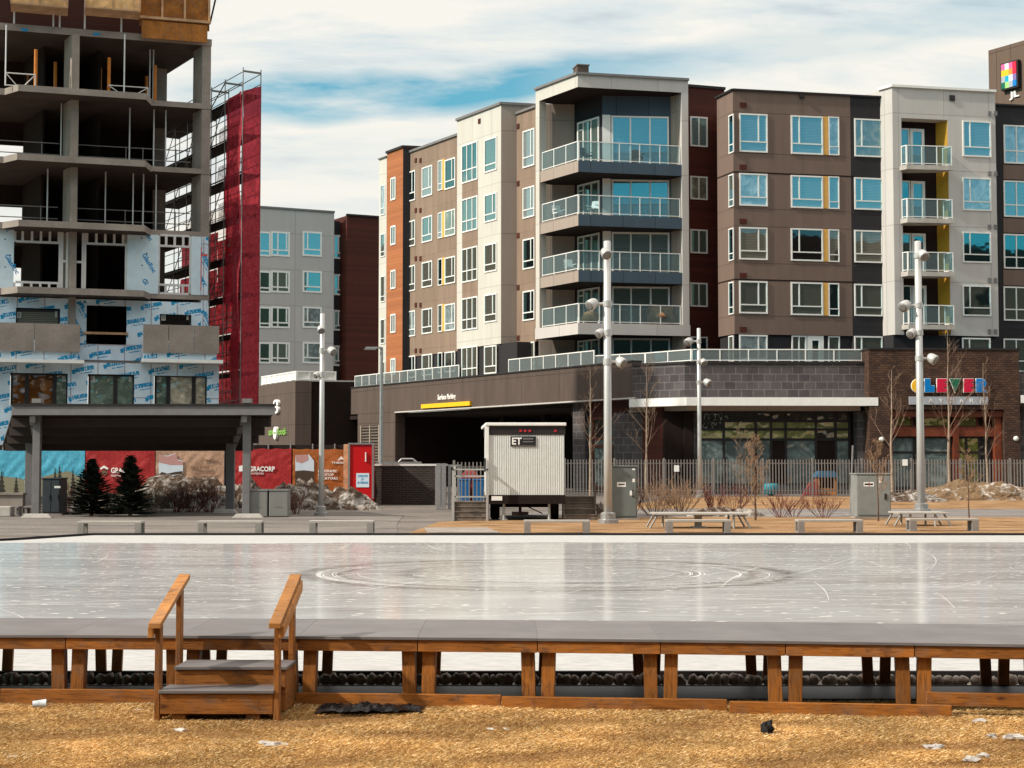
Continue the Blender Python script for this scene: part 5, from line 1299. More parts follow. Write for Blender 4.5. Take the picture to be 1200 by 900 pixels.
# row of rounded stones
stn = NT('grey_stone'); v = stn.coord('Object'); oi = stn.n('ShaderNodeObjectInfo').outputs['Random']; n = stn.noise(v, 14, 4)
stn.bsdf(stn.mix(1.0, stn.mix(oi, (.30, .25, .21), (.48, .42, .37)), stn.ramp(n, [(.3, .7), (.7, 1.2)]), 'MULTIPLY'), .85, 0, .2, bump=n, bd=.01)
R = random.Random(11); x = -5.1; k = 0
base_st = []
for s in range(5):
    b = MB(); b.blob((0, 0, .045), (.040, .05, .052), 12, 8, .22, seed=s*7+1); o = b.build('edging_stone', stn.m, None, local=True); base_st.append(o)
    tag(o, 'rounded grey stone in the row lying under the deck', 'stone', 'row of rounded stones under the deck')
while x < 5.4:
    w = R.uniform(.85, 1.25); o = base_st[k] if k < 5 else base_st[R.randrange(5)].copy()
    if k >= 5: COL.objects.link(o)
    o.location = (x, 13.30-.012*x+R.uniform(-.01, .01), 0.0); o.scale = (w, R.uniform(.9, 1.2), R.uniform(.85, 1.1)); o.rotation_euler = (0, R.uniform(-.3, .3), R.uniform(-.6, .6))
    x += .072*w+R.uniform(-.006, .004); k += 1
# ================================================================ wooden steps
st = thing('wooden_steps', 'orange stained wooden steps with two handrails leading up to the deck', 'steps', (xat(260, 11.7), 11.6, 0))
rot = math.radians(-6.5)
O = Vector((xat(188, 11.42, 800), 11.42)); ux = Vector((math.cos(rot*.0), math.sin(rot*.0))); uy = Vector((math.sin(math.radians(1.5)), math.cos(math.radians(1.5))))
SW = (xat(320, 11.42, 800)-O.x)
def S(a, b): return O+ux*a+uy*b
def sbox(a0, b0, z0, a1, b1, z1, mat, name, bev=.004):
    b = MB(); P4 = [S(a0, b0), S(a1, b0), S(a1, b1), S(a0, b1)]; b.prism([tuple(p) for p in P4], z0, z1); return b.build(name, mat, st, bevel=bev)
TRD = DM.m
sbox(0, 0, .055, SW, .04, .205, M['wood_h'], 'riser'); sbox(-.01, -.02, .207, SW+.01, .29, .232, TRD, 'tread')
sbox(.045, .27, .21, SW+.045, .31, .343, M['wood_h'], 'riser'); sbox(.04, .25, .345, SW+.06, .66, .37, TRD, 'tread')
for a in (0.0,): sbox(a-.002, .04, .03, a+.038, .62, .20, M['wood_h'], 'stringer'); 
sbox(SW-.04, .042, .03, SW, .66, .20, M['wood_h'], 'stringer'); sbox(SW+.0, .31, .03, SW+.042, .66, .34, M['wood_h'], 'stringer')
for a in (.08, SW-.2): sbox(a, .02, 0, a+.1, .5, .054, M['wood_h'], 'skid')
for a in (-.045, SW+.005):
    side = -1 if a < 0 else 1
    sbox(a, .0, 0.0, a+.04, .085, .735, M['wood_v'], 'handrail_post'); sbox(a+.0, .63, .02, a+.04, .72, .94, M['wood_v'], 'handrail_post')
    b = MB(); w = .089; c0_, c1_ = S(a+.02-w/2, -.09), S(a+.02+w/2, -.09); e1_, e0_ = S(a+.02+w/2, .82), S(a+.02-w/2, .82); z0, z1 = .690, .985; th = .04
    b.hexa([(c0_.x, c0_.y, z0), (c1_.x, c1_.y, z0), (e1_.x, e1_.y, z1), (e0_.x, e0_.y, z1), (c0_.x, c0_.y, z0+th), (c1_.x, c1_.y, z0+th), (e1_.x, e1_.y, z1+th), (e0_.x, e0_.y, z1+th)])
    b.build('handrail', M['wood_rail'], st, bevel=.004)
    b = MB(); o = .042*side*-1 if a < 0 else .042; w = .038
    q0 = a+.041 if a < 0 else a-.0; q0 = a-.04 if a < 0 else a+.042
    c0_, c1_ = S(q0, -.05), S(q0+.038, -.05); e1_, e0_ = S(q0+.038, .80), S(q0, .80); z0, z1 = .690+.0130-.085, .985-.0065-.085; th = .085
    b.hexa([(c0_.x, c0_.y, z0), (c1_.x, c1_.y, z0), (e1_.x, e1_.y, z1), (e0_.x, e0_.y, z1), (c0_.x, c0_.y, z0+th), (c1_.x, c1_.y, z0+th), (e1_.x, e1_.y, z1+th), (e0_.x, e0_.y, z1+th)])
    b.build('rail_board', M['wood_rail'], st, bevel=.003)

# ================================================================ near grass blades
N = 420000
yy = 8.9+(13.0-8.9)*rng.random(N)**1.25; xx = (rng.random(N)*2-1)*(yy*.345+.25)
def vn(x, y, s): return np.array([0])
hh = .012+.022*rng.random(N); ang = rng.random(N)*2*np.pi; lean = .8+1.9*rng.random(N); ww = .0006+.0009*rng.random(N)
patch = np.zeros(N)
for k_ in range(9):
    fx, fy, ph = rng.uniform(.6, 5), rng.uniform(1.5, 11), rng.uniform(0, 6.3); patch += np.sin(xx*fx*rng.choice([-1, 1])+yy*fy+ph)*np.sin(xx*fy*.4+ph*2)/3
patch = np.clip(.5+.5*patch, 0, 1); hh = hh*(.45+.6*patch); hh[(patch < .22) & (rng.random(N) < .7)] *= .2
dxx, dyy = np.cos(ang), np.sin(ang); px_, py_ = -dyy, dxx
lx, ly = dxx*hh*lean, dyy*hh*lean
V = np.empty((N, 4, 3), np.float32)
V[:, 0] = np.stack([xx-px_*ww, yy-py_*ww, np.zeros(N)], 1); V[:, 1] = np.stack([xx+px_*ww, yy+py_*ww, np.zeros(N)], 1)
V[:, 2] = np.stack([xx+lx*.45+px_*ww*.8, yy+ly*.45+py_*ww*.8, hh*.7], 1); V[:, 3] = np.stack([xx+lx, yy+ly, hh], 1)
me = bpy.data.meshes.new('grass'); me.vertices.add(N*4); me.vertices.foreach_set('co', V.ravel())
me.loops.add(N*4); me.loops.foreach_set('vertex_index', np.arange(N*4, dtype=np.int32)); me.polygons.add(N); me.polygons.foreach_set('loop_start', np.arange(0, N*4, 4, dtype=np.int32)); me.update(calc_edges=True)
ca = me.color_attributes.new('tone', 'FLOAT_COLOR', 'POINT'); r = rng.random(N); tone = np.repeat(r, 4)
ca.data.foreach_set('color', np.stack([tone, np.repeat(patch, 4), np.tile([0, 0, .6, 1], N), np.ones(N*4)], 1).astype(np.float32).ravel())
t = NT('dry_grass_blades'); at_ = t.n('ShaderNodeAttribute', attribute_name='tone'); s_ = t.n('ShaderNodeSeparateColor'); t.l(at_.outputs['Color'], s_.inputs[0])
c = t.ramp(s_.outputs[0], [(0, (.30, .15, .04)), (.35, (.55, .32, .105)), (.7, (.72, .47, .19)), (1, (.84, .66, .38))])
big = t.noise(t.coord('Object'), 1.3, 4); c = t.mix(1.0, c, t.ramp(big, [(.3, .72), (.7, 1.18)]), 'MULTIPLY'); c = t.mix(1.0, c, t.ramp(s_.outputs[1], [(0, (.62, .50, .42)), (.5, 1.0), (1, (1.15, 1.2, 1.3))]), 'MULTIPLY')
p = t.n('ShaderNodeBsdfPrincipled'); t.l(c, p.inputs['Base Color']); p.inputs['Roughness'].default_value = .7; p.inputs['Specular IOR Level'].default_value = .2
tl = t.n('ShaderNodeBsdfTranslucent'); t.l(c, tl.inputs[0]); mx = t.n('ShaderNodeMixShader'); mx.inputs[0].default_value = .3; t.l(p.outputs[0], mx.inputs[1]); t.l(tl.outputs[0], mx.inputs[2]); t.l(mx.outputs[0], t.out.inputs[0])
me.materials.append(t.m); go = bpy.data.objects.new('grass', me); COL.objects.link(go); tag(go, 'short dry golden grass in front of the deck', 'grass', kind='stuff')
# things lying in the grass
def gpt(px, py): a = at(px, py, 3); k = CZ/(CZ-a.z); return a.x*k, 3*k
x, y = gpt(899, 862); b = MB(); b.blob((x, y, .045), (.05, .045, .055), 8, 6, .3, smooth=False, seed=4); b.box(x-.01, y-.055, .055, x+.018, y-.04, .08)
tag(b.build('black_stone', M['black'], None, loc=(x, y, 0)), 'small black block lying alone in the grass', 'block')
x, y = gpt(46, 831); b = MB(); b.tube((x-.05, y, .035), (x+.05, y+.02, .04), .028, .036, n=14); tag(b.build('paper_cup', plain('cup_paper', (.55, .6, .62), .5, var=.3, scale=20), None, loc=(x, y, 0)), 'crushed pale paper cup at the foot of the deck board', 'cup')
def bits(label, spots, mat, name, flat=.02, cat='litter'):
    for i, (px, py, w) in enumerate(spots):
        x, y = gpt(px, py); b = MB(); b.blob((x, y, flat*.8), (w, w*.7, flat), 10, 5, .5, smooth=False, seed=px); tag(b.build(name, mat, None, loc=(x, y, 0)), label[i], cat, 'scraps lying in the grass')
bits(['flat white paper scrap beside the steps post', 'grey flat scrap in front of the steps', 'thin white scrap below the long base board', 'second white scrap below the long base board', 'pale snow scrap at the near edge of the grass'], [(165, 834, .05), (211, 857, .06), (574, 856, .03), (593, 856, .025), (14, 889, .05)], plain('dirty_paper', (.5, .47, .43), .8, var=.3, scale=30), 'paper_scrap', .010)
bits(['grey stone lying below the raised board', 'white stone beside the grey one', 'long white stone at the view edge', 'pale stone in the near corner of the grass', 'small pale stone beside the corner one', 'thin pale strip in the grass near the corner', 'narrow snow strip in front of the steps'], [(1148, 848, .05), (1163, 866, .035), (1186, 867, .06), (1138, 893, .05), (1153, 889, .04), (1096, 879, .06), (318, 876, .10)], plain('pale_stone', (.40, .37, .34), .9, var=.3, scale=12), 'pale_stone', .022, 'stone')
x0, y0 = gpt(372, 834); x1, _ = gpt(497, 834)
vs = []; fs_ = []; nx, ny = 60, 10
for j in range(ny+1):
    for i in range(nx+1):
        s, tt = i/nx, j/ny; e = math.sin(math.pi*s)**.3; x = x0+(x1-x0)*s; y = y0-.22+.34*tt+.05*mnoise.noise(Vector((s*6, tt*2, 1)))
        vs.append((x, y, .022+e*(.5+.5*math.sin(math.pi*tt))*(.02+.055*abs(mnoise.fractal(Vector((x*6, y*7, 2)), .6, 2, 4)))))
for j in range(ny):
    for i in range(nx): k = j*(nx+1)+i; fs_.append((k, k+1, k+nx+2, k+nx+1))
b = MB(); b.add(vs, fs_); tag(b.build('black_sheet', plain('black_plastic', (.012, .011, .012), .3, var=.2), None, loc=((x0+x1)/2, y0, 0)), 'crumpled black plastic sheet on the grass against the base board', 'plastic sheet')
# ================================================================ banners on the site hoarding
def cloth(name, c, kind='wr', var=.2, extra=None):
    t = NT(name); v = t.coord('UV'); n = t.noise(v, .9, 5, .6, 1.0); n2 = t.noise(v, 5, 4)
    col = t.mix(1.0, c, t.ramp(n, [(.3, 1-var), (.7, 1+var)]), 'MULTIPLY'); t.bsdf(col, .5, 0, .35, bump=n2, bd=.05, bs=.6); return t.m
FB = Fac(-60, 66.6, 425, 66.6, 540)
HB = thing('site_hoarding', 'grey hoarding posts and wall behind the printed banners of the building site', 'hoarding', (xat(200, 67), 67, gz(67)))
MB().fbox(FB, 0, gz(66)+.0, FB.hit(405, 570)[0], .95, -.5, -.12).build('low_wall', M['concrete'], HB)
b = MB()
for px in range(-50, 410, 26): a = FB.hit(px, 560)[0]; b.tube(FB.pt(a, .3, -.09), FB.pt(a, 2.75, -.09), .035, n=6)
b.build('post_frame', M['galvdull'], HB); MB().fbox(FB, 0, .9, FB.hit(405, 570)[0], 2.7, -.2, -.14).build('backing_panel', M['concrete_dark'], HB)
def banner(label, px0, px1, y0, y1, mat, seed, cat='banner'):
    a0, a1 = FB.hit(px0, 550)[0], FB.hit(px1, 550)[0]; z1 = FB.hit((px0+px1)/2, y0)[1]; z0 = FB.hit((px0+px1)/2, y1)[1]
    vs = []; fs_ = []; nx, nz = 50, 24
    for j in range(nz+1):
        for i in range(nx+1):
            s, q = i/nx, j/nz; a = a0+(a1-a0)*s; z = z0+(z1-z0)*q
            w = mnoise.noise(Vector((a*1.2+z*1.1+seed, z*.6-a*.3, seed)))*.05+abs(mnoise.noise(Vector((a*2.2-z*1.6+seed, z*1.4, seed))))*.05
            edge = min(1, 4*q, 4*(1-q)); sagz = -.03*math.sin(math.pi*s*4)**2*(1 if q > .9 else 0)
            vs.append(FB.pt(a, z+sagz-(.05*math.sin(math.pi*s) if q < .05 else 0), .02+w*edge))
    for j in range(nz):
        for i in range(nx): k = j*(nx+1)+i; fs_.append((k, k+1, k+nx+2, k+nx+1))
    c = FB.pt((a0+a1)/2, z0, 0); r = thing('banner', label, cat, c, 'printed banners on the site hoarding'); b = MB(); b.add(vs, fs_, 0, True); b.build('cloth', mat, r); return r
BL = cloth('turquoise_banner_cloth', (.075, .36, .50)); RD = cloth('red_banner_cloth', (.34, .02, .02)); BE = cloth('beige_banner_cloth', (.42, .25, .165)); OR = cloth('orange_banner_cloth', (.36, .10, .02))
TRP = ink('printed_dark_green', (.03, .028, .02)); HILL = ink('printed_hill', (.22, .20, .13)); SKYP = ink('printed_cloud', (.55, .6, .66)); PINKP = ink('printed_pink_roof', (.45, .24, .22)); DKP = ink('printed_dark_ground', (.06, .035, .022)); BRN = ink('printed_brown', (.16, .08, .05))
fbp = FB.off(.075)
def fp(pts, mat, parent, name, o1=.006, o0=0.0): return MB().fpoly(fbp, [fbp.hit(*p) for p in pts][::-1], o0, o1).build(name, mat, parent)
B1 = banner('turquoise banner printed with dark spruces, at the view edge behind the shelter', -30, 33, 527.5, 588, BL, 1); B2 = banner('turquoise banner printed with spruces behind the dark utility cabinet', 34, 99.5, 527.5, 582, BL, 2)
fp([(-30, 560), (0, 558), (20, 560), (33, 563), (33, 588), (-30, 588)], HILL, B1, 'printed_hill', .001); fp([(34, 563), (60, 556), (80, 552), (99, 562), (99, 582), (34, 582)], HILL, B2, 'printed_hill', .001)
def spr(px, yt, yb, w, parent):
    L = []; n = 7
    for i in range(n+1): q = i/n; L.append((px-w/2*q*(1 if i % 1 == 0 else .6), yt+(yb-yt)*q)); L.append((px-w/2*q*.45, yt+(yb-yt)*(q+.02)))
    Rr = [(2*px-x, y) for x, y in L][::-1]; fp([*[(x, y) for x, y in Rr[1:]], *L[:-1]][::-1] if 0 else L+Rr, TRP, parent, 'printed_tree', .006, .002)
for px, yt, w in ((2, 550, 14), (19, 557, 11), (-12, 556, 14)): spr(px, yt, 586, w, B1)
for px, yt, w in ((64.5, 546, 10), (70, 544, 12), (85.5, 549, 10), (94, 553, 9)): spr(px, yt, 580, w, B2)
B3 = banner('red banner with white developer lettering behind the twin spruces', 100.5, 181.5, 527.5, 576.5, RD, 3); B4 = banner('beige banner with a house picture between two shelter posts', 182.5, 262.5, 527, 574.5, BE, 4)
B5 = banner('red banner with white developer lettering behind the grey boxes', 273, 341.5, 525.5, 572.5, RD, 5); B6 = banner('orange banner with a mountain picture beside the red box', 343, 408, 526, 574, OR, 6)
def grac(B, x, y, k=1.0):
    fp([(x, y-3), (x+5, y-6), (x+10, y-3), (x+9, y-1), (x+5, y-3.2), (x+1, y-1)], I_WHITE, B, 'emblem'); fp([(x+1, y+1), (x+5, y-1), (x+9, y+1), (x+8.5, y+4), (x+5, y+6.5), (x+1.5, y+4)], BRN, B, 'emblem_shade', .004)
    text('GRACORP', I_WHITE, fbp, x+13, y+3, x+44, y-3.5, .0, B, 'lettering', .005, bold=.03); text('PROPERTIES', I_WHITE, fbp, x+13, y+7.2, x+31, y+4.8, .0, B, 'lettering', .005)
grac(B3, 117, 551.5)
a = grac(B5, 279.5, 549.5) if 0 else None
fp([(280, 546), (287, 545), (287, 552), (280, 552.5)], I_WHITE, B5, 'emblem'); text('GRACORP', I_WHITE, fbp, 292, 552.5, 322, 546.5, .0, B5, 'lettering', .005, bold=.03); text('PROPERTIES', I_WHITE, fbp, 292, 556, 309, 553.8, .0, B5, 'lettering', .005)
fp([(186, 532), (190, 533.5), (197, 534), (206, 531), (207, 538), (214.5, 540), (214.5, 555), (205, 557), (198, 560), (190, 565), (186, 566)], SKYP, B4, 'printed_picture', .001)
fp([(186, 532), (190, 533.5), (197, 535), (206, 531.5), (208, 539), (214.5, 541), (214.5, 545), (200, 545), (186, 542)], PINKP, B4, 'printed_roof', .004, .002); fp([(187, 555), (190, 553), (196, 555), (205, 553), (214, 552), (214, 555), (199, 557), (188, 560)], DKP, B4, 'printed_shadow', .004, .002)
for (s, x0, y1, x1, y0) in (('THESIS', 239, 541, 256, 538), ('URBAN LIVING', 222, 549, 245, 546.2), ('LANDSCAPED', 226, 556, 252.5, 553), ('CIVILIZATION', 226, 561, 251, 558)): text(s, BRN, fbp, x0, y1, x1, y0, .0, B4, 'lettering', .004)
fp([(346, 533), (362, 532.5), (368, 540), (368, 572), (346, 570)], SKYP, B6, 'printed_picture', .001); fp([(346, 533), (361, 532.5), (362, 539), (354, 543), (347, 541)], PINKP, B6, 'printed_roof', .004, .002); fp([(346, 552), (356, 551), (368, 552.5), (368, 572), (346, 570)], DKP, B6, 'printed_ground', .004, .002)
for (s, x0, y1, x1, y0) in (('THESIS', 388.5, 543.5, 404, 541), ('PANORAMIC', 373, 553.5, 395, 550.5), ('ROOFTOP', 373, 557.8, 391, 554.8), ('COURTYARD', 373, 562, 396, 559)): text(s, I_WHITE, fbp, x0, y1, x1, y0, .0, B6, 'lettering', .005, bold=.02)
fp([(395, 540), (400, 534.5), (405, 540), (400, 538)], I_WHITE, B6, 'emblem')
# red box by the banners
D = 65.5; x0, x1 = xat(409.5, D), xat(436.5, D); z0 = gz(D)
RB = thing('site_box', 'tall bright red box with a white contractor notice standing beside the orange banner', 'site box', ((x0+x1)/2, D, z0))
zt = zat(424, 519, D)
RDP = plain('bright_red_paint', (.50, .004, .006), .45, var=.1); b = MB(); b.box(x0, D, z0, x1, D+1.0, zt-.06); b.build('body', RDP, RB, bevel=.02)
fr_ = plan((x0, D), (x1, D)); b = MB()
b.fbox(fr_, -.06, z0, .02, zt, -.02, .05); b.fbox(fr_, fr_.L-.02, z0+.3, fr_.L+.06, zt, -.02, .05); b.fbox(fr_, .02, zt-.07, fr_.L-.02, zt, -.02, .048); b.build('frame', M['galvdull'], RB)
fnt = fr_.off(.01); a0, z1 = fnt.hit(417.5, 554.5); a1, z0n = fnt.hit(432.5, 571); MB().fbox(fnt, a0, z0n, a1, z1, 0, .012).build('notice', plain('pale_notice', (.62, .70, .76), .5, var=.03), RB)
for (s, xa, yb, xb, yt) in (('CONTRACTOR', 419, 559.3, 431, 556.5), ('BY', 423.5, 563, 426.8, 560.5), ('NO TRESPASSING', 419, 567, 431.5, 564.2)): text(s, I_BLUE if s != 'x' else I_BLACK, fnt, xa, yb, xb, yt, .012, RB, 'notice_print', .004, bold=.02)
a0, z1 = fnt.hit(428, 530); a1, z0n = fnt.hit(429.2, 541); MB().fbox(fnt, a0, z0n, a1, z1, 0, .06).build('handle', I_WHITE, RB)
x, = (xat(406, 66.2),); b = MB(); b.box(x-.12, 66.1, gz(66), x+.14, 66.3, zat(406, 520.5, 66.2)); tag(b.build('timber_post', M['lumber'], None, loc=(x, 66.2, gz(66))), 'pale timber post between the orange banner and the red box', 'post')

# ================================================================ park shelter
SH = thing('park_shelter', 'open grey steel park shelter with a low sloping roof on paired posts', 'shelter', (xat(165, 57), 57, 0))
STL = plain('grey_shelter_steel', (.20, .19, .19), .5, .3, var=.1, scale=4); STLD = plain('dark_roof_lining', (.030, .019, .015), .8, var=.25, scale=1.0)
DFp, DRp = 54.6, 59.6
xl, xr = xat(43, DFp), xat(289, DFp); zf = zat(165, 484, DFp-.4)
# roof: front edge high, rear low
zr = zat(165, 524, 62.0)
rx0, rx1 = xat(14, 54.0), xat(321, 54.0)
sx0, sx1 = xat(5, 62), xat(292, 62)-1.2
b = MB(); th = .1
b.hexa([(rx0, 54.0, zf), (rx1, 54.0, zf), (sx1+1.2, 62.0, zr), (sx0-.1, 62.0, zr), (rx0, 54.0, zf+th), (rx1, 54.0, zf+th), (sx1+1.2, 62, zr+th), (sx0-.1, 62, zr+th)]); b.build('roof', STLD, SH)
b = MB(); b.box(rx0-.02, 53.9, zf-.08, rx1+.02, 53.99, zf+.24); b.build('front_gutter', STL, SH); b = MB(); b.box(rx0-.02, 53.85, zf+.243, rx1+.02, 54.3, zf+.31); b.build('roof_cap', M['darkmetal'], SH)
for k, q in enumerate((.12, .36, .60, .84)):
    y = 54+8*q; z = zf+(zr-zf)*q; xa = rx0+(sx0-rx0)*q; xb = rx1+(sx1+1.2-rx1)*q
    b = MB(); b.box(xa, y-.09, z-.34, xb, y+.09, z-.01); b.build('purlin', plain('dark_purlin', (.045, .032, .027), .7) if k == 0 else bpy.data.materials['dark_purlin'], SH)
for px, pr_ in ((43, 35), (289, 270)):
    x = xat(px, DFp); x2 = xat(pr_, DRp); b = MB()
    b.box(x-.13, DFp-.12, .02, x+.13, DFp+.12, zf+.36); b.build('post', STL, SH, bevel=.01); b = MB(); b.box(x2-.16, DRp-.12, .02, x2+.16, DRp+.12, zr+1.0); b.build('post', STL, SH, bevel=.01)
    f = plan((x, DFp), (x2, DRp)); z0 = zf-.42; z1 = zr+.05; L = math.hypot(x2-x, 62-DFp)
    b = MB(); b.hexa([(x-.1, DFp-.6, zf-.42+.1), (x+.1, DFp-.6, zf-.42+.1), (x2+.1-.4, 61.8, zr-.3), (x2-.1-.4, 61.8, zr-.3), (x-.1, DFp-.6, zf-.1), (x+.1, DFp-.6, zf-.1), (x2+.1-.4, 61.8, zr-.02), (x2-.1-.4, 61.8, zr-.02)]); b.build('rafter', STL, SH)
    b = MB(); b.box(x-.16, DFp-.2, zf+.361, x+.16, DFp+.2, zf+.52); b.build('post_cap', M['galvdull'], SH)
    b = MB(); b.tube((x, DFp, 2.4), (x-.35, DFp+1.5, zf-.7), .07, n=8); b.build('brace', STL, SH)
def stop(label, px, y, w):
    x = xat(px, y); q = w/2; b = MB(); b.hexa([(x-q, y-.12, 0), (x+q, y-.12, 0), (x+q, y+.2, 0), (x-q, y+.2, 0), (x-q+.15, y-.07, .15), (x+q-.15, y-.07, .15), (x+q-.15, y+.15, .15), (x-q+.15, y+.15, .15)])
    tag(b.build('parking_stop', M['concrete_pale'], None, loc=(x, y, 0), bevel=.02), label, 'concrete block', 'low concrete blocks at the shelter posts')
stop('low concrete block in front of the shelter post by the dark cabinet', 44, 53.6, 1.1); stop('low concrete block at the rear shelter post by the dark cabinet', 31, 58.9, .9); stop('low concrete block at the shelter post by the grey boxes', 291, 53.6, 1.1); stop('low concrete block at the rear shelter post below the beige banner', 264, 58.9, .95)
# cabinets, boxes
CABG = plain('grey_green_cabinet', (.155, .17, .16), .5, .1, var=.08); CABD = plain('slate_cabinet', (.045, .052, .06), .5, .1, var=.08); CABL = plain('pale_grey_cabinet', (.24, .25, .235), .5, .1, var=.1)
def cabinet(label, px0, px1, yt, D, mat, dep=.8, doors=1, name='utility_cabinet', group=None, decals=()):
    x0, x1 = xat(px0, D), xat(px1, D); z0 = gz(D); zt = zat((px0+px1)/2, yt, D); r = thing(name, label, name.replace('_', ' '), ((x0+x1)/2, D, z0), group)
    b = MB(); b.box(x0+.03, D+.03, z0+.06, x1-.03, D+dep, zt-.05); b.build('body', mat, r, bevel=.015)
    b = MB(); b.box(x0-.05, D-.04, z0-.02, x1+.05, D+dep+.05, z0+.06); b.build('plinth', M['concrete'], r)
    b = MB(); b.box(x0-.0, D-.0, zt-.05, x1, D+dep+.03, zt); b.build('lid', mat, r, bevel=.01)
    f = plan((x0, D+.03), (x1, D+.03)); w = (x1-x0-.1)/doors
    for i in range(doors):
        q = MB(); q.fbox(f, .05+w*i+.012, z0+.12, .05+w*(i+1)-.012, zt-.1, 0, .022); q.build('door', mat, r, bevel=.006)
        q = MB(); q.fbox(f, .05+w*(i+.82), z0+(zt-z0)*.42, .05+w*(i+.88), z0+(zt-z0)*.55, .022, .05); q.build('handle', M['darkmetal'], r)
    for (xa, ya, xb, yb, m) in decals:
        a0, z1 = f.hit(xa, ya); a1, zz = f.hit(xb, yb); MB().fbox(f, a0, zz, a1, z1, .022, .028).build('notice', m, r)
    return r
REDI = ink('red_ink', (.5, .02, .03))
cabinet('grey green utility cabinet with a warning notice beside the tallest lamp post', 716, 747.5, 545.5, 52.0, CABG, decals=((723, 565, 733.5, 570.5, I_WHITE), (741, 549, 744, 551, I_WHITE), (741, 561, 744, 565, I_WHITE), (738, 575, 743, 580.5, I_WHITE), (724.5, 567, 732, 568.5, REDI)))
cabinet('pale grey utility cabinet with red and white decals behind the rink benches', 1003, 1045, 554.5, 53.2, CABL, 1.0, 1, decals=((1012, 565, 1018, 570, I_WHITE), (1019, 565, 1024, 570, I_WHITE), (1030, 558, 1033, 566, I_WHITE), (1013, 566.5, 1023, 568.5, REDI)))
cabinet('dark slate double door cabinet behind the shelter post', 48.5, 71.5, 560, 56.5, CABD, .9, 2, decals=((64, 569.5, 71, 572, I_WHITE),))
cabinet('tall pale grey cabinet between the shelter posts', 27.5, 41, 561, 61.5, CABL, .7, 1, decals=((29, 563, 31.5, 566, I_WHITE),))
for px0, px1, lb in ((291.5, 313.5, 'plain grey box next to the shelter post'), (315.5, 337.5, 'plain grey box next to the dirty snow pile')):
    D = 54.6; x0, x1 = xat(px0, D), xat(px1, D); zt = zat(300, 574, D); r = thing('storage_box', lb, 'storage box', ((x0+x1)/2, D, 0), 'pair of grey boxes')
    b = MB(); b.box(x0, D, .02, x1, D+.7, zt-.04); b.build('body', plain('box_grey', (.20, .195, .18), .6, var=.08) if px0 < 300 else bpy.data.materials['box_grey'], r, bevel=.02); b = MB(); b.box(x0-.02, D-.02, zt-.038, x1+.02, D+.72, zt+.02); b.build('lid', M['galvdull'], r)
    f = plan((x0, D), (x1, D)); MB().fbox(f, .2, .33, .46, .38, 0, .006).build('label_plate', M['capmetal'], r)
D = 58.5; b = MB(); x1 = xat(27, D); b.box(-30, D, .0, x1, D+.35, zat(10, 580, D)); b.box(-30, D-.06, zat(10, 580, D), x1+.03, D+.4, zat(10, 577.5, D)); tag(b.build('planter_wall', M['concrete'], None, loc=(x1-2, D, 0)), 'low grey concrete wall at the view edge behind the small tables', 'low wall')

# ================================================================ benches, tables
BEN = plain('bench_grey', (.27, .25, .23), .55, .2, var=.1, scale=6); SEATM = plain('bench_seat', (.40, .37, .33), .5, .1, var=.1, scale=6)
bl = ['low grey bench at the rink edge in front of the twin spruces', 'low grey bench at the rink edge below the beige banner', 'low grey bench at the rink edge before the lamp post in the snow', 'low grey bench at the rink edge in front of the white trailer', 'low grey bench at the rink edge in front of the long table', 'low grey bench at the rink edge next to the pale utility cabinet', 'low grey bench at the rink edge in front of the smaller table']
protob = None
for i, (p0, p1, yb, yt) in enumerate(((90, 165.5, 626.3, 611), (231, 306.5, 626, 611), (362, 437.5, 625.6, 610.5), (614, 691.5, 624.8, 610.5), (781, 857, 624.3, 608.5), (935, 1012, 624, 607.5), (1066, 1148, 622.3, 607))):
    D = CZ*FL/(yb-HZ); x0, x1 = xat(p0, D, 620), xat(p1, D, 620); L = x1-x0; h = .36
    if protob is None:
        r = thing('bench', bl[i], 'bench', ((x0+x1)/2, D, 0), 'benches along the far rink edge'); W = 1.72
        b = MB(); b.box(-W/2, 0, h-.06, W/2, .42, h); b.build('seat', SEATM, r, True, bevel=.006)
        for s in (-1, 1):
            b = MB(); xx_ = s*(W/2-.09); b.box(xx_-.085, .0, 0, xx_+.085, .07, h-.061); b.box(xx_-.085, .35, 0, xx_+.085, .42, h-.061); b.box(xx_-.085, .07, 0, xx_+.085, .35, .04); b.build('leg', BEN, r, True, bevel=.005)
        protob = r
    else: r = copy_tree(protob); tag(r, bl[i])
    r.location = ((x0+x1)/2, D, 0); r.scale = (L/1.72, 1, 1); r.rotation_euler = (0, 0, (-.02, -.015, -.01, 0, .01, .02, .03)[i])
def table(label, px0, px1, D, ytop, spl=True):
    x0, x1 = xat(px0, D, 610), xat(px1, D, 610); zt = zat((px0+px1)/2, ytop, D); c = (x0+x1)/2; r = thing('picnic_table', label, 'table', (c, D, 0), 'low outdoor tables beyond the rink')
    b = MB(); b.box(x0, D, zt-.05, x1, D+1.3, zt); b.build('tabletop', SEATM, r, bevel=.006)
    for x in (x0+.12, x1-.12):
        for y in (D+.1, D+1.2):
            s = .22 if x > c else -.22; q = MB(); q.tube((x+s, y, 0), (x, y, zt-.05), .03, n=6); q.build('leg', BEN, r)
            q = MB(); q.tube((x-s*1.2, y+.0, 0), (x-s*1.2, y, zt-.05), .035, n=6); q.build('leg', SEATM, r)
    if spl: q = MB(); q.box(c-.1, D+.5, 0, c+.1, D+.7, zt-.051); q.box(c-.22, D+.4, 0, c+.22, D+.8, .04); q.build('pedestal', SEATM, r)
    return r
table('long low pale table with splayed legs behind a rink bench', 766, 876, 44.8, 601.5); table('shorter low table beside the foot of the daycare lamp post', 1053, 1112, 46.5, 600.5, False)
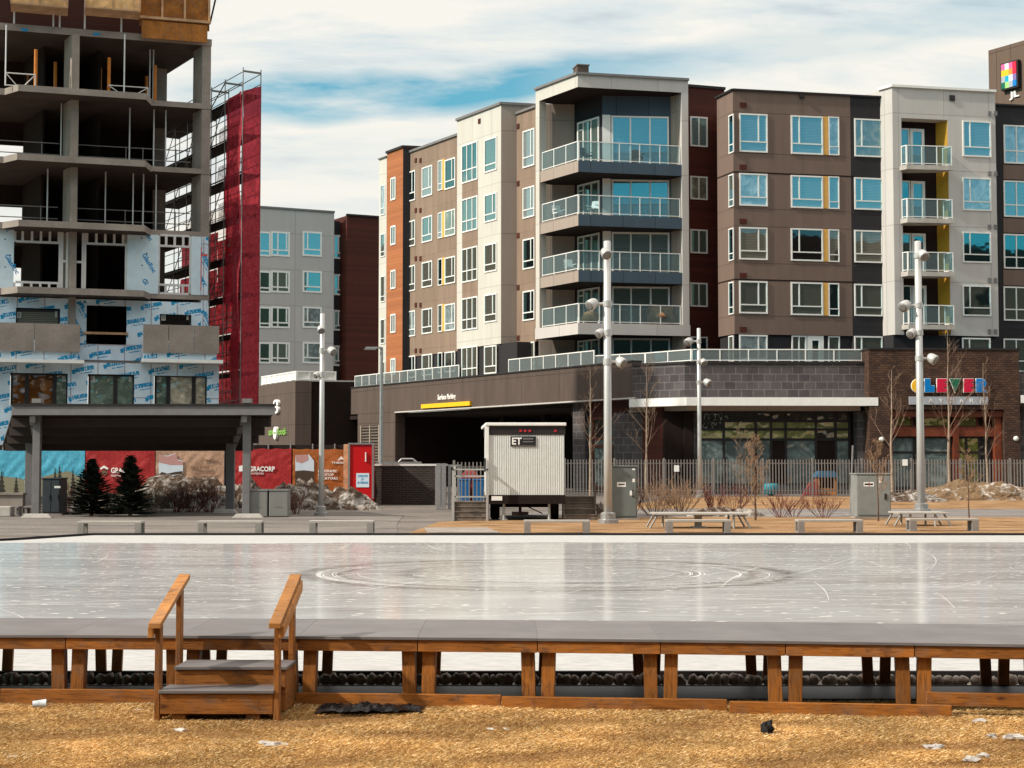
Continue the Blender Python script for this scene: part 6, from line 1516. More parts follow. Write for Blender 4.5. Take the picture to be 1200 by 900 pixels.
for lb, px0, px1, D, y in (('small table at the view edge in front of the low concrete wall', -14, 22, 56, 593.5), ('narrow shelf table beside the shelter post', 28, 44, 57.5, 593)):
    x0, x1 = xat(px0, D), xat(px1, D); z = zat(10, y, D); r = thing('side_table', lb, 'table', ((x0+x1)/2, D, 0)); b = MB(); b.box(x0, D, z-.06, x1, D+.6, z); b.build('tabletop', BEN, r)
    for x in (x0+.06, x1-.06): b = MB(); b.box(x-.04, D+.1, 0, x+.04, D+.5, z-.061); b.build('leg', BEN, r)
b = MB(); x = xat(3, 55); b.box(x-.4, 55, 0, x+.3, 55.5, .36); tag(b.build('concrete_cube_seat', M['concrete_pale'], None, loc=(x, 55.2, 0), bevel=.03), 'pale concrete block seat under the small table at the view edge', 'block seat')
b = MB(); D0, D1 = 41.4, 44.6; b.hexa([(xat(497, D1), D1, .02), (xat(582, D1), D1, .02), (xat(585, D1), D1+.02, .02), (xat(497, D1), D1+.02, .02)][:4] and [(xat(502, D0), D0, .006), (xat(586, D0), D0, .006), (xat(570, D1), D1, .006), (xat(497, D1), D1, .006), (xat(502, D0), D0, .05), (xat(586, D0), D0, .05), (xat(570, D1), D1, .05), (xat(497, D1), D1, .05)]); tag(b.build('ramp_board', M['concrete'], None, loc=(xat(540, 43), 43, 0)), 'flat grey board lying at the rink edge in front of the trailer steps', 'board')

# ================================================================ lamp posts
def lamp(label, px, yb, yt, rad, heads, name='lamp_post', lean=0.0, group='tall floodlight posts round the rink'):
    D = CZ*FL/(yb-HZ) if yb-HZ > 57 else None
    if D is None:
        D = 58
        for _ in range(30): D = (CZ-gz(D))*FL/(yb-HZ)
    z0 = gz(D); x = xat(px, D, 580); h = zat(px, yt, D)
    r = thing(name, label, 'lamp post', (x, D, z0), group)
    b = MB(); b.lathe([(rad*1.12, 0), (rad, h*.3), (rad*.92, h-z0), (rad*.6, h-z0+.02)], Matrix.Translation((x, D, z0)), 20); b.build('pole', M['lampgrey'], r)
    b = MB(); b.lathe([(rad*2.6, 0), (rad*2.6, .12), (rad*1.9, .14), (rad*1.9, .32), (rad*1.2, .36)], Matrix.Translation((x, D, z0)), 16, smooth=False); b.build('base', M['galv'], r)
    for (hx, hy, kind, s) in heads:
        c = at(hx, hy, D-.15 if kind == 'f' else D); c = Vector(c)
        if kind == 'f': c.y = D-rad-.16
        # bracket
        b = MB()
        if kind != 'f': b.tube((x, D, c.z), (c.x, D, c.z+.0), .045, n=8)
        else: b.tube((x, D, c.z+.05), (x, c.y, c.z), .06, n=8)
        b.tube((x, D, c.z-.10), (x, D, c.z+.10), rad*1.16, n=14)
        br = b.build('bracket', M['lampgrey'], r)
        dirv = Vector((math.copysign(.75, c.x-x) if kind != 'f' else .25, -.6, -.55)).normalized()
        Mx = Matrix.Translation(c) @ dirv.to_track_quat('Z', 'Y').to_matrix().to_4x4()
        b = MB(); q = s; b.lathe([(q*.25, -q*.95), (q*.7, -q*.8), (q*.92, -q*.35), (q, .35*q), (q, .85*q), (q*.93, .9*q)], Mx, 18); hd = b.build('lamp_head', M['lampgrey'], r)
        b = MB(); b.lathe([(q*.86, .905*q), (q*.5, .93*q)], Mx, 18); b.build('lens', M['galvdull'], hd)
    return r
lamp('grey lamp post standing in the snow piles in front of the orange banner', 376.5, 604, 368, .095, [(376.5, 386, 'f', .14), (388.5, 411, 's', .16), (371.8, 439, 's', .12)])
lamp('tallest grey lamp post between the trailer and the grey green cabinet', 712.5, 613, 283, .125, [(709.5, 297, 'f', .17), (694.5, 356, 's', .18), (703.5, 390, 's', .14), (727, 424, 's', .17)])
lamp('slim lamp post in front of the shop glazing', 820, 583, 385, .10, [(807.5, 400, 's', .2), (824, 424, 'f', .16), (828.5, 448, 's', .19)])
lamp('grey lamp post crossing the daycare sign', 1079.5, 600, 283, .14, [(1080, 299, 'f', .2), (1061, 358, 's', .22), (1069, 390, 's', .18), (1092, 420, 's', .2)])
D = 72.0; x = xat(446.5, D); z0 = gz(D); r = thing('street_lamp', 'slim street lamp with a flat arm beside the red box', 'street lamp', (x, D, z0)); zt = zat(446, 407, D)
b = MB(); b.tube((x, D, z0), (x, D, zt), .1, .075, n=10); b.build('pole', M['galv'], r); b = MB(); b.box(x-.75, D-.1, zt-.06, x, D+.1, zt+.02); b.build('arm', M['galv'], r); b = MB(); b.box(x-.8, D-.16, zt-.12, x-.25, D+.16, zt-.061); b.build('lamp_head', M['galvdull'], r)
b = MB(); b.lathe([(.28, 0), (.28, .7), (.2, .75)], Matrix.Translation((x, D, z0)), 12); b.build('concrete_base', M['concrete'], r)

# ================================================================ site trailer
D = 51.3; x0, x1 = xat(573, D), xat(661.5, D); zb, zt = zat(617, 580, D), zat(617, 497, D)
TR = thing('office_trailer', 'white corrugated site office trailer on wheels with a small black sign', 'trailer', ((x0+x1)/2, D+2, 0))
t = NT('corrugated_white_metal'); v = t.coord('UV'); s_ = t.n('ShaderNodeSeparateXYZ'); t.l(v, s_.inputs[0]); w = t.math('SINE', t.math('MULTIPLY', s_.outputs[0], 2*math.pi/.15))
n = t.noise(t.mapping(v, (1.5, .3, 1)), 1.5, 4); c = t.mix(1.0, (.74, .75, .72), t.ramp(n, [(.3, .88), (.7, 1.06)]), 'MULTIPLY'); c = t.mix(1.0, c, t.ramp(w, [(0, .80), (.4, 1.0)]), 'MULTIPLY'); t.bsdf(c, .45, .1, .4, bump=w, bd=.012); CORR = t.m
TR2 = Vector((-.045, 1)); LN = 5.5
def tp(pts, z0, z1, mat, name, bev=0): b = MB(); b.prism(pts, z0, z1); return b.build(name, mat, TR, bevel=bev)
q = lambda dx0, dx1, y0=0, y1=LN: [(x0+dx0+TR2.x*y0, D+y0), (x1+dx1+TR2.x*y0, D+y0), (x1+dx1+TR2.x*y1, D+y1), (x0+dx0+TR2.x*y1, D+y1)]
# corrugated walls as real folds on the front
b = MB(); b.prism(q(0, 0, .03), zb, zt-.36); b.build('body', CORR, TR)
b = MB(); n = 34; f = plan((x0, D+.03), (x1, D+.03)); cw = f.L/n
for i in range(n):
    a = cw*i; b.hexa([f.pt(a+cw*.1, zb, .022), f.pt(a+cw*.62, zb, .022), f.pt(a+cw*.75, zb, .0), f.pt(a, zb, .0), f.pt(a+cw*.1, zt-.36, .022), f.pt(a+cw*.62, zt-.36, .022), f.pt(a+cw*.75, zt-.36, 0), f.pt(a, zt-.36, 0)])
b.build('corrugation', plain('white_sheet_metal', (.74, .75, .72), .45, .1, var=.06), TR)
tp(q(-.03, .03, -.01, LN), zt-.358, zt-.06, M['darkmetal'], 'top_band'); tp(q(-.12, .06, -.08, LN+.1), zt-.058, zt+.05, WHITE, 'roof', .02)
tp(q(-.14, -2.52, -.05, .12), zb-.02, zt-.06, WHITE, 'corner_trim', .01)
tp(q(-.02, .03, .0, LN), zb-.30, zb-.002, M['soffit'], 'chassis')
for a in (.42, .48, .54, .88):
    aa_ = f.L*a; MB().fbox(f, aa_-.04, zt-.26, aa_+.04, zt-.19, .04, .06).build('marker_light', REDI, TR)
for (pa, pb) in ((574.5, 585.5), (645, 654.5)):
    xa, xb = xat(pa, D+1.2), xat(pb, D+1.2); b = MB(); c = Vector(((xa+xb)/2, D+1.3, .46)); w = (xb-xa)/2
    Mx = Matrix.Translation(c) @ Matrix.Rotation(math.pi/2, 4, 'Y'); b.lathe([(.2, -w), (.40, -w), (.46, -w*.7), (.46, w*.7), (.40, w), (.2, w)], Mx, 20); b.build('tyre', M['black'], TR)
    b = MB(); b.lathe([(.19, -w*.8), (.19, w*.8)], Mx, 12); b.build('rim', M['galvdull'], TR)
b = MB(); b.tube((x0+.3, D+1.3, .46), (x1-.3, D+1.3, .46), .06); b.tube((x0+.25, D+.4, .62), (x1-.3, D+.4, .62), .035); b.build('axle', M['soffit'], TR)
for px in (590.5, 643.5): x = xat(px, D+.2); b = MB(); b.tube((x, D+.2, 0), (x, D+.2, zb-.28), .045, n=8); b.box(x-.12, D+.08, 0, x+.12, D+.32, .03); b.build('jack_leg', M['lampgrey'], TR)
x = xat(609.5, D+.3); b = MB(); b.tube((x, D+.3, .25), (x, D+.3, zb-.28), .05, n=8); b.box(x-.28, D+.1, .16, x+.28, D+.5, .28); b.tube((x+.05, D+.3, zb-.3), (x+.75, D+.3, .22), .02); b.build('tow_bar', M['soffit'], TR)
fs_n = f.off(.026); a0, z1 = fs_n.hit(598.5, 511.5); a1, z0n = fs_n.hit(628, 523); MB().fbox(fs_n, a0, z0n, a1, z1, 0, .03).build('sign_plate', I_BLACK, TR)
text('ET', I_WHITE, fs_n, 600, 521, 611.5, 512.8, .03, TR, 'lettering', .006, bold=.03)
for (xa, ya, xb, yb) in ((613, 513.3, 625, 515), (613, 517, 625, 518.3), (601, 521.8, 626.5, 522.3)): a0, z1 = fs_n.hit(xa, ya); a1, z0n = fs_n.hit(xb, yb); MB().fbox(fs_n, a0, z0n, a1, z1, .03, .034).build('sign_bar', M['capmetal'], TR)
a0, z1 = fs_n.hit(576, 581.5); a1, z0n = fs_n.hit(588.5, 586.5); MB().fbox(fs_n, a0, z0n, a1, z1, .0, .02).build('number_plate', I_WHITE, TR)
a0, z1 = fs_n.hit(567.6, 537); MB().tube((x0-.13, D-.1, z1), (x0-.13, D-.1, z1-.45), .03, n=6).build('door_handle', M['darkmetal'], TR)
def stairs(label, px0, px1, D, n, ztop, rail=None):
    x0, x1 = xat(px0, D, 600), xat(px1, D, 600); r = thing('trailer_steps', label, 'steps', ((x0+x1)/2, D, 0), 'wooden steps at the trailer'); W = wood('grey_step_wood', (.17, .13, .10), (.07, .05, .04)) if 'grey_step_wood' not in bpy.data.materials else bpy.data.materials['grey_step_wood']
    for i in range(n):
        z = ztop*(i+1)/n; y = D+.28*i
        b = MB(); b.box(x0+.02, y-.02, z-.035, x1-.02, y+.27 if i < n-1 else y+.9, z); b.build('tread', W, r); b = MB(); b.box(x0+.03, y, z-ztop/n+.0, x1-.03, y+.03, z-.036); b.build('riser', W, r)
    for x in (x0, x1):
        b = MB(); b.fpoly(plan((x, D+1.5), (x, D)), [(0, 0), (1.5, 0), (1.5, ztop/n), (.9, ztop), (0, ztop)][::1], -.02, .02); b.build('stringer', M['capmetal'] if rail else W, r)
    if rail:
        b = MB()
        for x in (x0, x1):
            b.box(x-.04, D-.04, 0, x+.04, D+.04, rail); b.box(x-.04, D+1.3, 0, x+.04, D+1.38, rail+.1)
            b.box(x-.03, D-.04, rail-.06, x+.03, D+1.38, rail)
        for z in (ztop+.12, ztop+.82, rail-.05): b.box(x0, D+1.30, z, x1, D+1.36, z+.05)
        b.build('handrail', M['lampgrey'], r)
    else:
        b = MB(); b.box(x0-.02, D+.9, 0, x0+.05, D+.98, ztop+.3); b.box(x1-.05, D+.3, 0, x1+.02, D+.38, ztop+.45); b.build('post', W, r)
    return r
stairs('grey wooden steps with white handrails beside the bright corner of the trailer', 531, 571, 51.0, 4, .62, 1.72); stairs('plain grey wooden steps between the trailer and the tallest lamp post', 661, 698.5, 51.6, 4, .78)

# ================================================================ fences
def fence(label, px0, D0, px1, D1, zt, gap, name='picket_fence', gate=False):
    f = Fac(px0, D0, px1, D1, 560); zz = gz(min(D0, D1)); c = f.pt(f.L/2, zz, 0); r = thing(name, label, 'fence', c)
    b = MB(); n = int(f.L/gap)
    for i in range(n+1): a = i*gap; b.fbox(f, a-.022, zz+.08, a+.022, zt, -.022, .022)
    b.build('pickets', M['fence'], r); b = MB()
    for z in (zz+.25, zt-.22): b.fbox(f, 0, z, f.L, z+.06, -.05, -.023)
    b.build('rails', M['fence'], r)
    m = max(1, round(f.L/2.4))
    for i in range(m+1): a = f.L*i/m; MB().fbox(f, a-.045, zz, a+.045, zt+.07, -.06, -.024+.06).build('post', M['fence'], r)
    return r
M['fence'] = plain('fence_grey', (.25, .225, .205), .5, .25, var=.08)
fence('long grey metal picket fence in front of the shops', 662, 78, 1300, 78, zat(900, 538.5, 78), .155)
fence('short grey picket fence behind the trailer steps', 532, 60.5, 572, 60.5, zat(550, 541.5, 60.5), .15)
for px, lb in ((514, 'galvanised gate post at the end of the dark brick enclosure'), (520, 'second galvanised gate post from the dark brick enclosure')):
    x = xat(px, 62); b = MB(); b.box(x-.09, 61.9, .05, x+.09, 62.08, zat(px, 543, 62)); tag(b.build('gate_post', M['galv'], None, loc=(x, 62, .05)), lb, 'gate post')
x0, x1 = xat(525, 62), xat(540, 62); b = MB(); b.box(x0, 62, 1.75, x1, 62.08, 1.85); b.box(x0, 62, .06, x0+.12, 62.08, 1.749); b.box(x1-.1, 62, .06, x1, 62.08, 1.749); tag(b.build('metal_gate', M['galv'], None, loc=(x0, 62, .05)), 'grey gate frame between the gate posts and the trailer steps', 'gate')
# brick enclosure beside the parkade entrance
EN = thing('brick_enclosure', 'low dark brick enclosure with a pale coping between the red box and the gate posts', 'wall', (xat(480, 66), 66, gz(66)))
f = Fac(438, 67, 514, 66.3, 560); zt = f.hit(500, 546)[1]; MB().fbox(f, 0, gz(66)-.05, f.L, zt, -1.2, 0).build('brickwork', M['darkbrick'], EN); MB().fbox(f, -.05, zt, f.L+.04, zt+.09, -1.25, .05).build('coping', M['greypanel'], EN)
MB().fbox(f, f.L-.14, gz(66)-.05, f.L+.0, zt-.001, .001, .03).build('end_plate', M['galvdull'], EN)
D = 74; x0, x1 = xat(467, D), xat(491, D); z = zat(480, 538, D); r = thing('hand_rail', 'bent galvanised hand rail showing above the dark brick enclosure', 'railing', ((x0+x1)/2, D, .2)); b = MB(); pts = [(x0, D, .2), (x0, D, z-.15), (x0+.15, D, z), (x1-.3, D, z), (x1, D+.0, z-.25), (x1, D, .2)]
for p, q_ in zip(pts[:-1], pts[1:]): b.tube(p, q_, .05, n=8)
b.build('pipe', M['galv'], r)
b = MB(); x0, x1 = xat(440, 72.5), xat(493, 72.5); b.box(x0, 73, .2, x1, 73.3, zat(470, 541, 73)); tag(b.build('barrier_wall', M['galvdull'], None, loc=(x0, 73, .2)), 'grey barrier behind the dark brick enclosure', 'barrier')
# bins behind the short fence, playhouse and toys behind the long fence
BLU = plain('blue_plastic', (.01, .12, .32), .5, var=.1); RDT = plain('faded_red_plastic', (.26, .045, .04), .5, var=.15)
for px, lb in ((545, 'blue bin behind the short fence, farther from the trailer'), (560.5, 'blue bin behind the short fence, next to the trailer')):
    D = 62; x = xat(px, D); r = thing('waste_bin', lb, 'bin', (x, D, .05), 'blue bins behind the short fence'); b = MB(); b.hexa([(x-.17, D-.2, .08), (x+.17, D-.2, .08), (x+.17, D+.2, .08), (x-.17, D+.2, .08), (x-.22, D-.26, 1.2), (x+.22, D-.26, 1.2), (x+.22, D+.26, 1.2), (x-.22, D+.26, 1.2)]); b.build('body', BLU, r, bevel=.02)
    b = MB(); b.box(x-.24, D-.28, 1.205, x+.24, D+.28, 1.27); b.build('lid', BLU, r, bevel=.02)
x = xat(551, 62.6); b = MB(); b.hexa([(x-.5, 62.4, 1.3), (x+.42, 62.4, 1.3), (x+.42, 63, 1.3), (x-.5, 63, 1.3), (x-.2, 62.5, 1.62), (x+.18, 62.5, 1.62), (x+.18, 62.9, 1.62), (x-.2, 62.9, 1.62)]); b.box(x-.4, 62.5, .05, x+.35, 62.9, 1.299); tag(b.build('red_box', RDT, None, loc=(x, 62.6, .05)), 'red topped box between the blue bins behind the short fence', 'box')
D = 80; x0, x1 = xat(957, D), xat(981, D); zz = .25; zt = zat(970, 552, D); r = thing('playhouse', 'small brown playhouse with a blue roof behind the fence by the shop door', 'playhouse', ((x0+x1)/2, D, zz)); zw = zt-.32
b = MB(); b.box(x0+.05, D, zz, x0+.16, D+.9, zw); b.box(x1-.16, D, zz, x1-.05, D+.9, zw); b.box(x0+.16, D+.8, zz, x1-.16, D+.9, zw); b.box(x0+.16, D, zz, x1-.16, D+.06, zz+.35); b.build('wall', M['ply'], r)
b = MB(); b.fpoly(plan((x0, D), (x1, D)), [(-.08, zw), (x1-x0+.08, zw), (x1-x0-.15, zt), (.15, zt)], -1.0, .1); b.build('roof', plain('blue_roof', (.03, .11, .20), .5), r)
D = 79.6; x = xat(949, D); r = thing('toy_slide', 'small red plastic toy slide next to the playhouse', 'toy', (x, D, .25)); b = MB(); b.hexa([(x-.35, D, .25), (x+.3, D, .25), (x+.3, D+.4, .25), (x-.35, D+.4, .25), (x+.05, D, .95), (x+.3, D, .95), (x+.3, D+.4, .95), (x+.05, D+.4, .95)]); b.build('chute', RDT, r)
b = MB(); b.tube((x+.36, D, .25), (x+.36, D, 1.1), .03); b.tube((x+.36, D+.4, .25), (x+.36, D+.4, 1.1), .03); b.tube((x+.36, D, .7), (x+.36, D+.4, .7), .03); b.build('ladder', RDT, r)
x = xat(905, 79); b = MB(); b.lathe([(.1, 0), (.36, .1), (.42, .5), (.3, .62)], Matrix.Translation((x, 79.4, .25)), 12); tag(b.build('toy_tub', TEAL, None, loc=(x, 79.4, .25)), 'teal plastic tub behind the fence near the sapling', 'toy tub')
for px, py, lb in ((793, 549, 'small white notice on the fence in front of the shop glazing'), (1061, 542, 'small white notice on the fence beside the daycare lamp post')):
    x = xat(px, 77.9); z = zat(px, py, 77.9); b = MB(); b.box(x-.13, 77.9, z-.16, x+.13, 77.93, z+.16); tag(b.build('fence_notice', I_WHITE, None, loc=(x, 77.9, z)), lb, 'notice')

# ================================================================ trees and shrubs
BARK = plain('pale_bark', (.30, .23, .17), .9, var=.3, scale=6); BARKD = plain('brown_bark', (.11, .06, .04), .9, var=.3, scale=6); TWG = plain('twig', (.20, .13, .09), .9, var=.2); RTW = plain('red_twig', (.13, .035, .025), .8, var=.3); TTW = plain('tan_twig', (.26, .16, .095), .9, var=.3); BUD = plain('tan_buds', (.48, .33, .22), .9, var=.3, scale=10)
def grow(b, p, d, L, r, lv, R, up=.25, spread=.6, seg=3, kids_=(3, 4), tips=None, taper=.62, sides=5):
    pts = [p]; q = Vector(p); dd = Vector(d)
    for i in range(seg):
        dd = (dd+Vector((R.uniform(-1, 1), R.uniform(-1, 1), R.uniform(-.3, .5)))*.13+Vector((0, 0, up*.2))).normalized(); n = q+dd*(L/seg); r1 = r*(1-(1-taper)*(i+1)/seg); b.tube(q, n, r*(1-(1-taper)*i/seg), r1, sides if lv > 1 else 3, cap=False); q = n; pts.append(n)
    if lv <= 0:
        if tips is not None: tips.append(q)
        return
    for k in range(R.randint(*kids_)):
        s = R.uniform(.25, 1.0); i = min(seg-1, int(s*seg)); pp = pts[i].lerp(pts[i+1], s*seg-i) if s < 1 else q
        a = R.uniform(0, 2*math.pi); side = Vector((math.cos(a), math.sin(a), R.uniform(.1, .5))); nd = (dd+side*spread*1.25).normalized()
        grow(b, pp, nd, L*R.uniform(.45, .72), max(.006, r*taper*R.uniform(.5, .75)), lv-1, R, up, spread, seg, kids_, tips, taper, sides)
def baretree(label, px, D, yt, seed, bark=BARK, twig=TWG, r0=.09, lean=0, dens=1.0, cat='tree', name='bare_tree', first=.3, nb=15, buds=False, group='leafless trees by the shops', minr=.008):
    R = random.Random(seed); x = xat(px, D, 580); z0 = gz(D); H = zat(px, yt, D)-z0; r = thing(name, label, cat, (x, D, z0), group)
    t = MB(); tw = MB(); tips = []; N = 12; pts = []; q = Vector((x, D, z0-.03)); dv = Vector((lean, 0, 1)).normalized()
    for i in range(N+1): pts.append((Vector(q), r0*(1-i/N*.88))); q = q+(dv+Vector((R.uniform(-.05, .05), R.uniform(-.05, .05), 0)))*(H/N)
    for (p, ra), (p2, rb) in zip(pts[:-1], pts[1:]): t.tube(p, p2, ra, rb, 8, cap=False)
    t.build('trunk', bark, r)
    for k in range(nb):
        s = first+(1-first)*(k+R.random())/nb; i = min(N-1, int(s*N)); p = pts[i][0].lerp(pts[i+1][0], s*N-i); a = R.uniform(0, 2*math.pi); L = H*(.27*(1-s)+.06)*R.uniform(.6, 1.2)
        grow(tw, p, Vector((math.cos(a)*.75, math.sin(a)*.75, .85)).normalized(), L, max(minr, pts[i][1]*.45), 2, R, .3, .5, 3, (2, 4), tips, .6, 4)
    tw.build('crown', twig, r)
    if buds:
        bb = MB()
        for q in tips:
            for _ in range(2): p = q+Vector((R.uniform(-.05, .05), R.uniform(-.05, .05), R.uniform(-.05, .08))); s = R.uniform(.010, .022); bb.add([p+Vector((-s, 0, -s)), p+Vector((s, s*.3, -s*.5)), p+Vector((0, -s*.4, s*1.4))], [(0, 1, 2)])
        bb.build('tree_buds', BUD, r)  # loose tan buds at the twig tips, not leaves
    return r
baretree('bare tree in front of the red framed shopfront beside the trailer', 692, 74, 432, 1, r0=.07, nb=14); baretree('bare tree at the stone corner in front of the shop glazing', 757, 74, 425, 2, BARK, r0=.06, nb=14)
baretree('bare tree in front of the stone pier beside the brick frontage', 1046, 74, 432, 3, r0=.085, nb=13, first=.35); baretree('tallest bare tree, rising across the daycare sign', 1113, 74, 385, 4, r0=.08, nb=14); baretree('bare tree at the last letter of the daycare sign', 1158, 74, 425, 5, r0=.065, nb=12, lean=-.03)
baretree('young tree full of tan buds behind the long table', 885, 51.5, 515, 6, BARKD, TTW, .04, 0, 1, 'tree', 'young_tree', .15, 26, True, minr=.007, group='young trees planted by the rink')
baretree('thin young tree in front of the pale utility cabinet', 1029, 50.5, 518, 7, BARKD, TTW, .03, 0, 1, 'tree', 'young_tree', .3, 14, True, minr=.006, group='young trees planted by the rink')
baretree('thin young tree in front of the earth mound', 1135.5, 51, 528, 8, BARKD, TTW, .028, 0, 1, 'tree', 'young_tree', .35, 12, True, minr=.006, group='young trees planted by the rink')
baretree('slim dark sapling at the foot of the shop glazing between the shrubs', 868, 56, 500, 9, BARKD, TWG, .03, 0, 1, 'tree', 'young_tree', .2, 16, False, minr=.006, group='young trees planted by the rink')
b = MB(); x = xat(996, 56); b.tube((x, 56, 0), (x+.12, 56, zat(998, 522, 56)), .035, n=8); b.lathe([(.3, 0), (.28, .05), (.06, .07)], Matrix.Translation((x, 56, 0)), 10); tag(b.build('marker_stake', M['galvdull'], None, loc=(x, 56, 0)), 'thin grey stake beside the pale utility cabinet', 'stake')
def shrub(label, px, D, w, h, n, mat, seed, group, dens=2, name='bare_shrub', fine=.008):
    R = random.Random(seed); x = xat(px, D, 590); z0 = gz(D); r = thing(name, label, 'shrub', (x, D, z0), group); b = MB()
    for k in range(n):
        a = R.uniform(0, 2*math.pi); q = R.random()**.7; p = Vector((x+math.cos(a)*q*w*.13, D+math.sin(a)*q*w*.12, z0)); d = Vector((math.cos(a)*q*w*.5, math.sin(a)*q*w*.4, h*R.uniform(.6, 1)))
        grow(b, p, d.normalized(), h*R.uniform(.6, .85), fine*1.5, dens, R, .3, .5, 3, (2, 4), None, .65, 3)
    b.build('stems', mat, r); return r
g1_ = 'leafless shrubs beyond the rink'
for i, (px, D, w, h, n, m, lb) in enumerate(((768, 56, 2.6, 1.15, 34, TTW, 'dense tan shrub beside the grey green cabinet'), (797, 56.5, 2.4, 1.1, 30, TTW, 'dense tan shrub behind the long table end nearest the lamp'), (742, 52.6, .9, 1.2, 10, RTW, 'thin dark shrub right against the grey green cabinet'), (838, 57, 1.6, .9, 16, RTW, 'reddish shrub behind the middle of the long table'), (860, 57.5, 1.4, .9, 14, RTW, 'reddish shrub beside the dark sapling'),
                             (915, 54, 1.5, .75, 14, RTW, 'thin red stemmed shrub beyond the budding tree'), (930, 55, 1.2, .7, 10, RTW, 'second thin red stemmed shrub beyond the budding tree'), (965, 54, 1.8, .85, 14, RTW, 'fanned red stemmed shrub beside the grey stake'))):
    shrub(lb, px, D, w, h, n, m, 50+i, g1_)
g2_ = 'leafless reddish bushes below the banners'
for i, (px, D, w, h, n, m, lb) in enumerate(((79, 58, 1.3, .95, 18, RTW, 'reddish bush between the dark cabinet and the spruces'), (182, 59.5, 1.8, .95, 20, TTW, 'tan bush right behind the second spruce'), (206, 59.5, 1.8, .9, 22, RTW, 'reddish bush below the house picture on the beige banner'), (226, 59.5, 1.8, 1.0, 24, RTW, 'reddish bush below the middle of the beige banner'), (247, 59.5, 1.8, 1.0, 24, RTW, 'reddish bush beside the rear shelter post below the beige banner'), (347, 58, 1.4, .7, 14, RTW, 'small dark bush in front of the dirty snow by the grey boxes'), (130, 59.5, 1.5, .9, 16, TTW, 'tan bush between the two spruces'))):
    shrub(lb, px, D, w, h, n, m, 80+i, g2_)
SPR = NT('spruce_needles'); v = SPR.coord('Object'); n = SPR.noise(v, 7, 4); SPR.bsdf(SPR.ramp(n, [(.3, (.006, .010, .007)), (.6, (.018, .026, .016)), (.8, (.035, .045, .026))]), .7, 0, .2)
def spruce(label, px, D, yt, w, seed):
    R = random.Random(seed); x = xat(px, D, 600); H = zat(px, yt, D); r = thing('spruce_tree', label, 'spruce', (x, D, 0), 'small dark spruces in front of the banners')
    b = MB(); b.tube((x, D, 0), (x, D, H*.97), .07, .012, 8); b.build('trunk', BARKD, r); c = MB()
    lv = 25
    for i in range(lv):
        s = (i+.3)/lv; z = .12+(H-.12)*s; rad = w/2*(1-s)**.85*1.0+.04; nb = int(8+10*(1-s))
        for k in range(nb):
            a = R.uniform(0, 2*math.pi); L = rad*R.uniform(.5, 1.3); d = Vector((math.cos(a), math.sin(a), -.12+.5*s)).normalized(); side = Vector((-math.sin(a), math.cos(a), 0)); n = max(3, int(L/.045))
            for j in range(n):
                q = (j+.5)/n; p = Vector((x, D, z))+d*L*q+Vector((0, 0, .10*q*q)); ll = .17*(1-q*.5)*R.uniform(.7, 1.3)
                for sg in (-1, 1):
                    e = p+side*sg*ll+d*ll*.7+Vector((0, 0, R.uniform(-.04, .03))); wv = d*.032+Vector((0, 0, .024)); c.add([p-wv, p+wv, e], [(0, 1, 2)])
            e = Vector((x, D, z))+d*L+Vector((0, 0, .12)); p = Vector((x, D, z))+d*L*.8+Vector((0, 0, .08)); c.add([p-side*.02, p+side*.02, e], [(0, 1, 2)])
    top = Vector((x, D, H)); c.add([top+Vector((-.03, 0, -.25)), top+Vector((.03, 0, -.25)), top], [(0, 1, 2)])
    c.build('crown', SPR.m, r); return r
spruce('dark spruce standing nearer the dark cabinet', 107, 55.5, 540, 1.75, 3); spruce('dark spruce covering part of the red banner lettering', 152.5, 55.0, 536, 1.6, 9)

# ================================================================ unseen blocks added so the lower windows reflect something dark
OB = plain('dark_blocker_wall', (.03, .025, .022), .8)
def office(label, x0, x1, h):  # adds an unseen dark block for window reflections, not a real office
    r = thing('reflection_blocker', label, 'reflection blocker', ((x0+x1)/2, -80, 0), 'blocks added for dark window reflections'); b = MB(); b.box(x0, -100, 0, x1, -72, h); b.build('wall', OB, r)
office('unseen dark block added behind the viewer, reflected by the apartment windows', -60, 30, 42); office('unseen dark block added behind the viewer, facing the shops', 31, 420, 43.5); office('unseen dark block added behind the viewer, facing the construction site', -150, -61, 47)

r = thing('reflection_blocker', 'unseen dark block added far to the side for dark window reflections', 'reflection blocker', (-250, 160, 0), 'blocks added for dark window reflections'); b = MB(); b.box(-280, 60, 0, -240, 330, 56); b.build('wall', OB, r)
# ================================================================ light, sky, camera
AZ = Vector((-.945, -.327)).normalized(); EL = math.radians(37)
sun = bpy.data.lights.new('sun', 'SUN'); sun.energy = 3.2; sun.angle = math.radians(1.5); sun.color = (1, .93, .82)
so = bpy.data.objects.new('sun', sun); COL.objects.link(so); dvec = -Vector((AZ.x*math.cos(EL), AZ.y*math.cos(EL), math.sin(EL))); so.rotation_euler = dvec.to_track_quat('-Z', 'Y').to_euler()
w = bpy.data.worlds.new('World'); SC.world = w; w.use_nodes = True; nt = w.node_tree; nt.nodes.clear()
T = NT.__new__(NT); T.t = nt
out = T.n('ShaderNodeOutputWorld'); bg = T.n('ShaderNodeBackground'); bg.inputs['Strength'].default_value = .10
sky = T.n('ShaderNodeTexSky', sky_type='NISHITA'); sky.sun_disc = False; sky.sun_elevation = EL; sky.sun_rotation = math.atan2(AZ.x, AZ.y); sky.altitude = 1000; sky.air_density = 1.0; sky.dust_density = .6; sky.ozone_density = 2.0
g = T.coord('Generated'); sep = T.n('ShaderNodeSeparateXYZ'); T.l(g, sep.inputs[0]); dx_, dy_, dz_ = sep.outputs
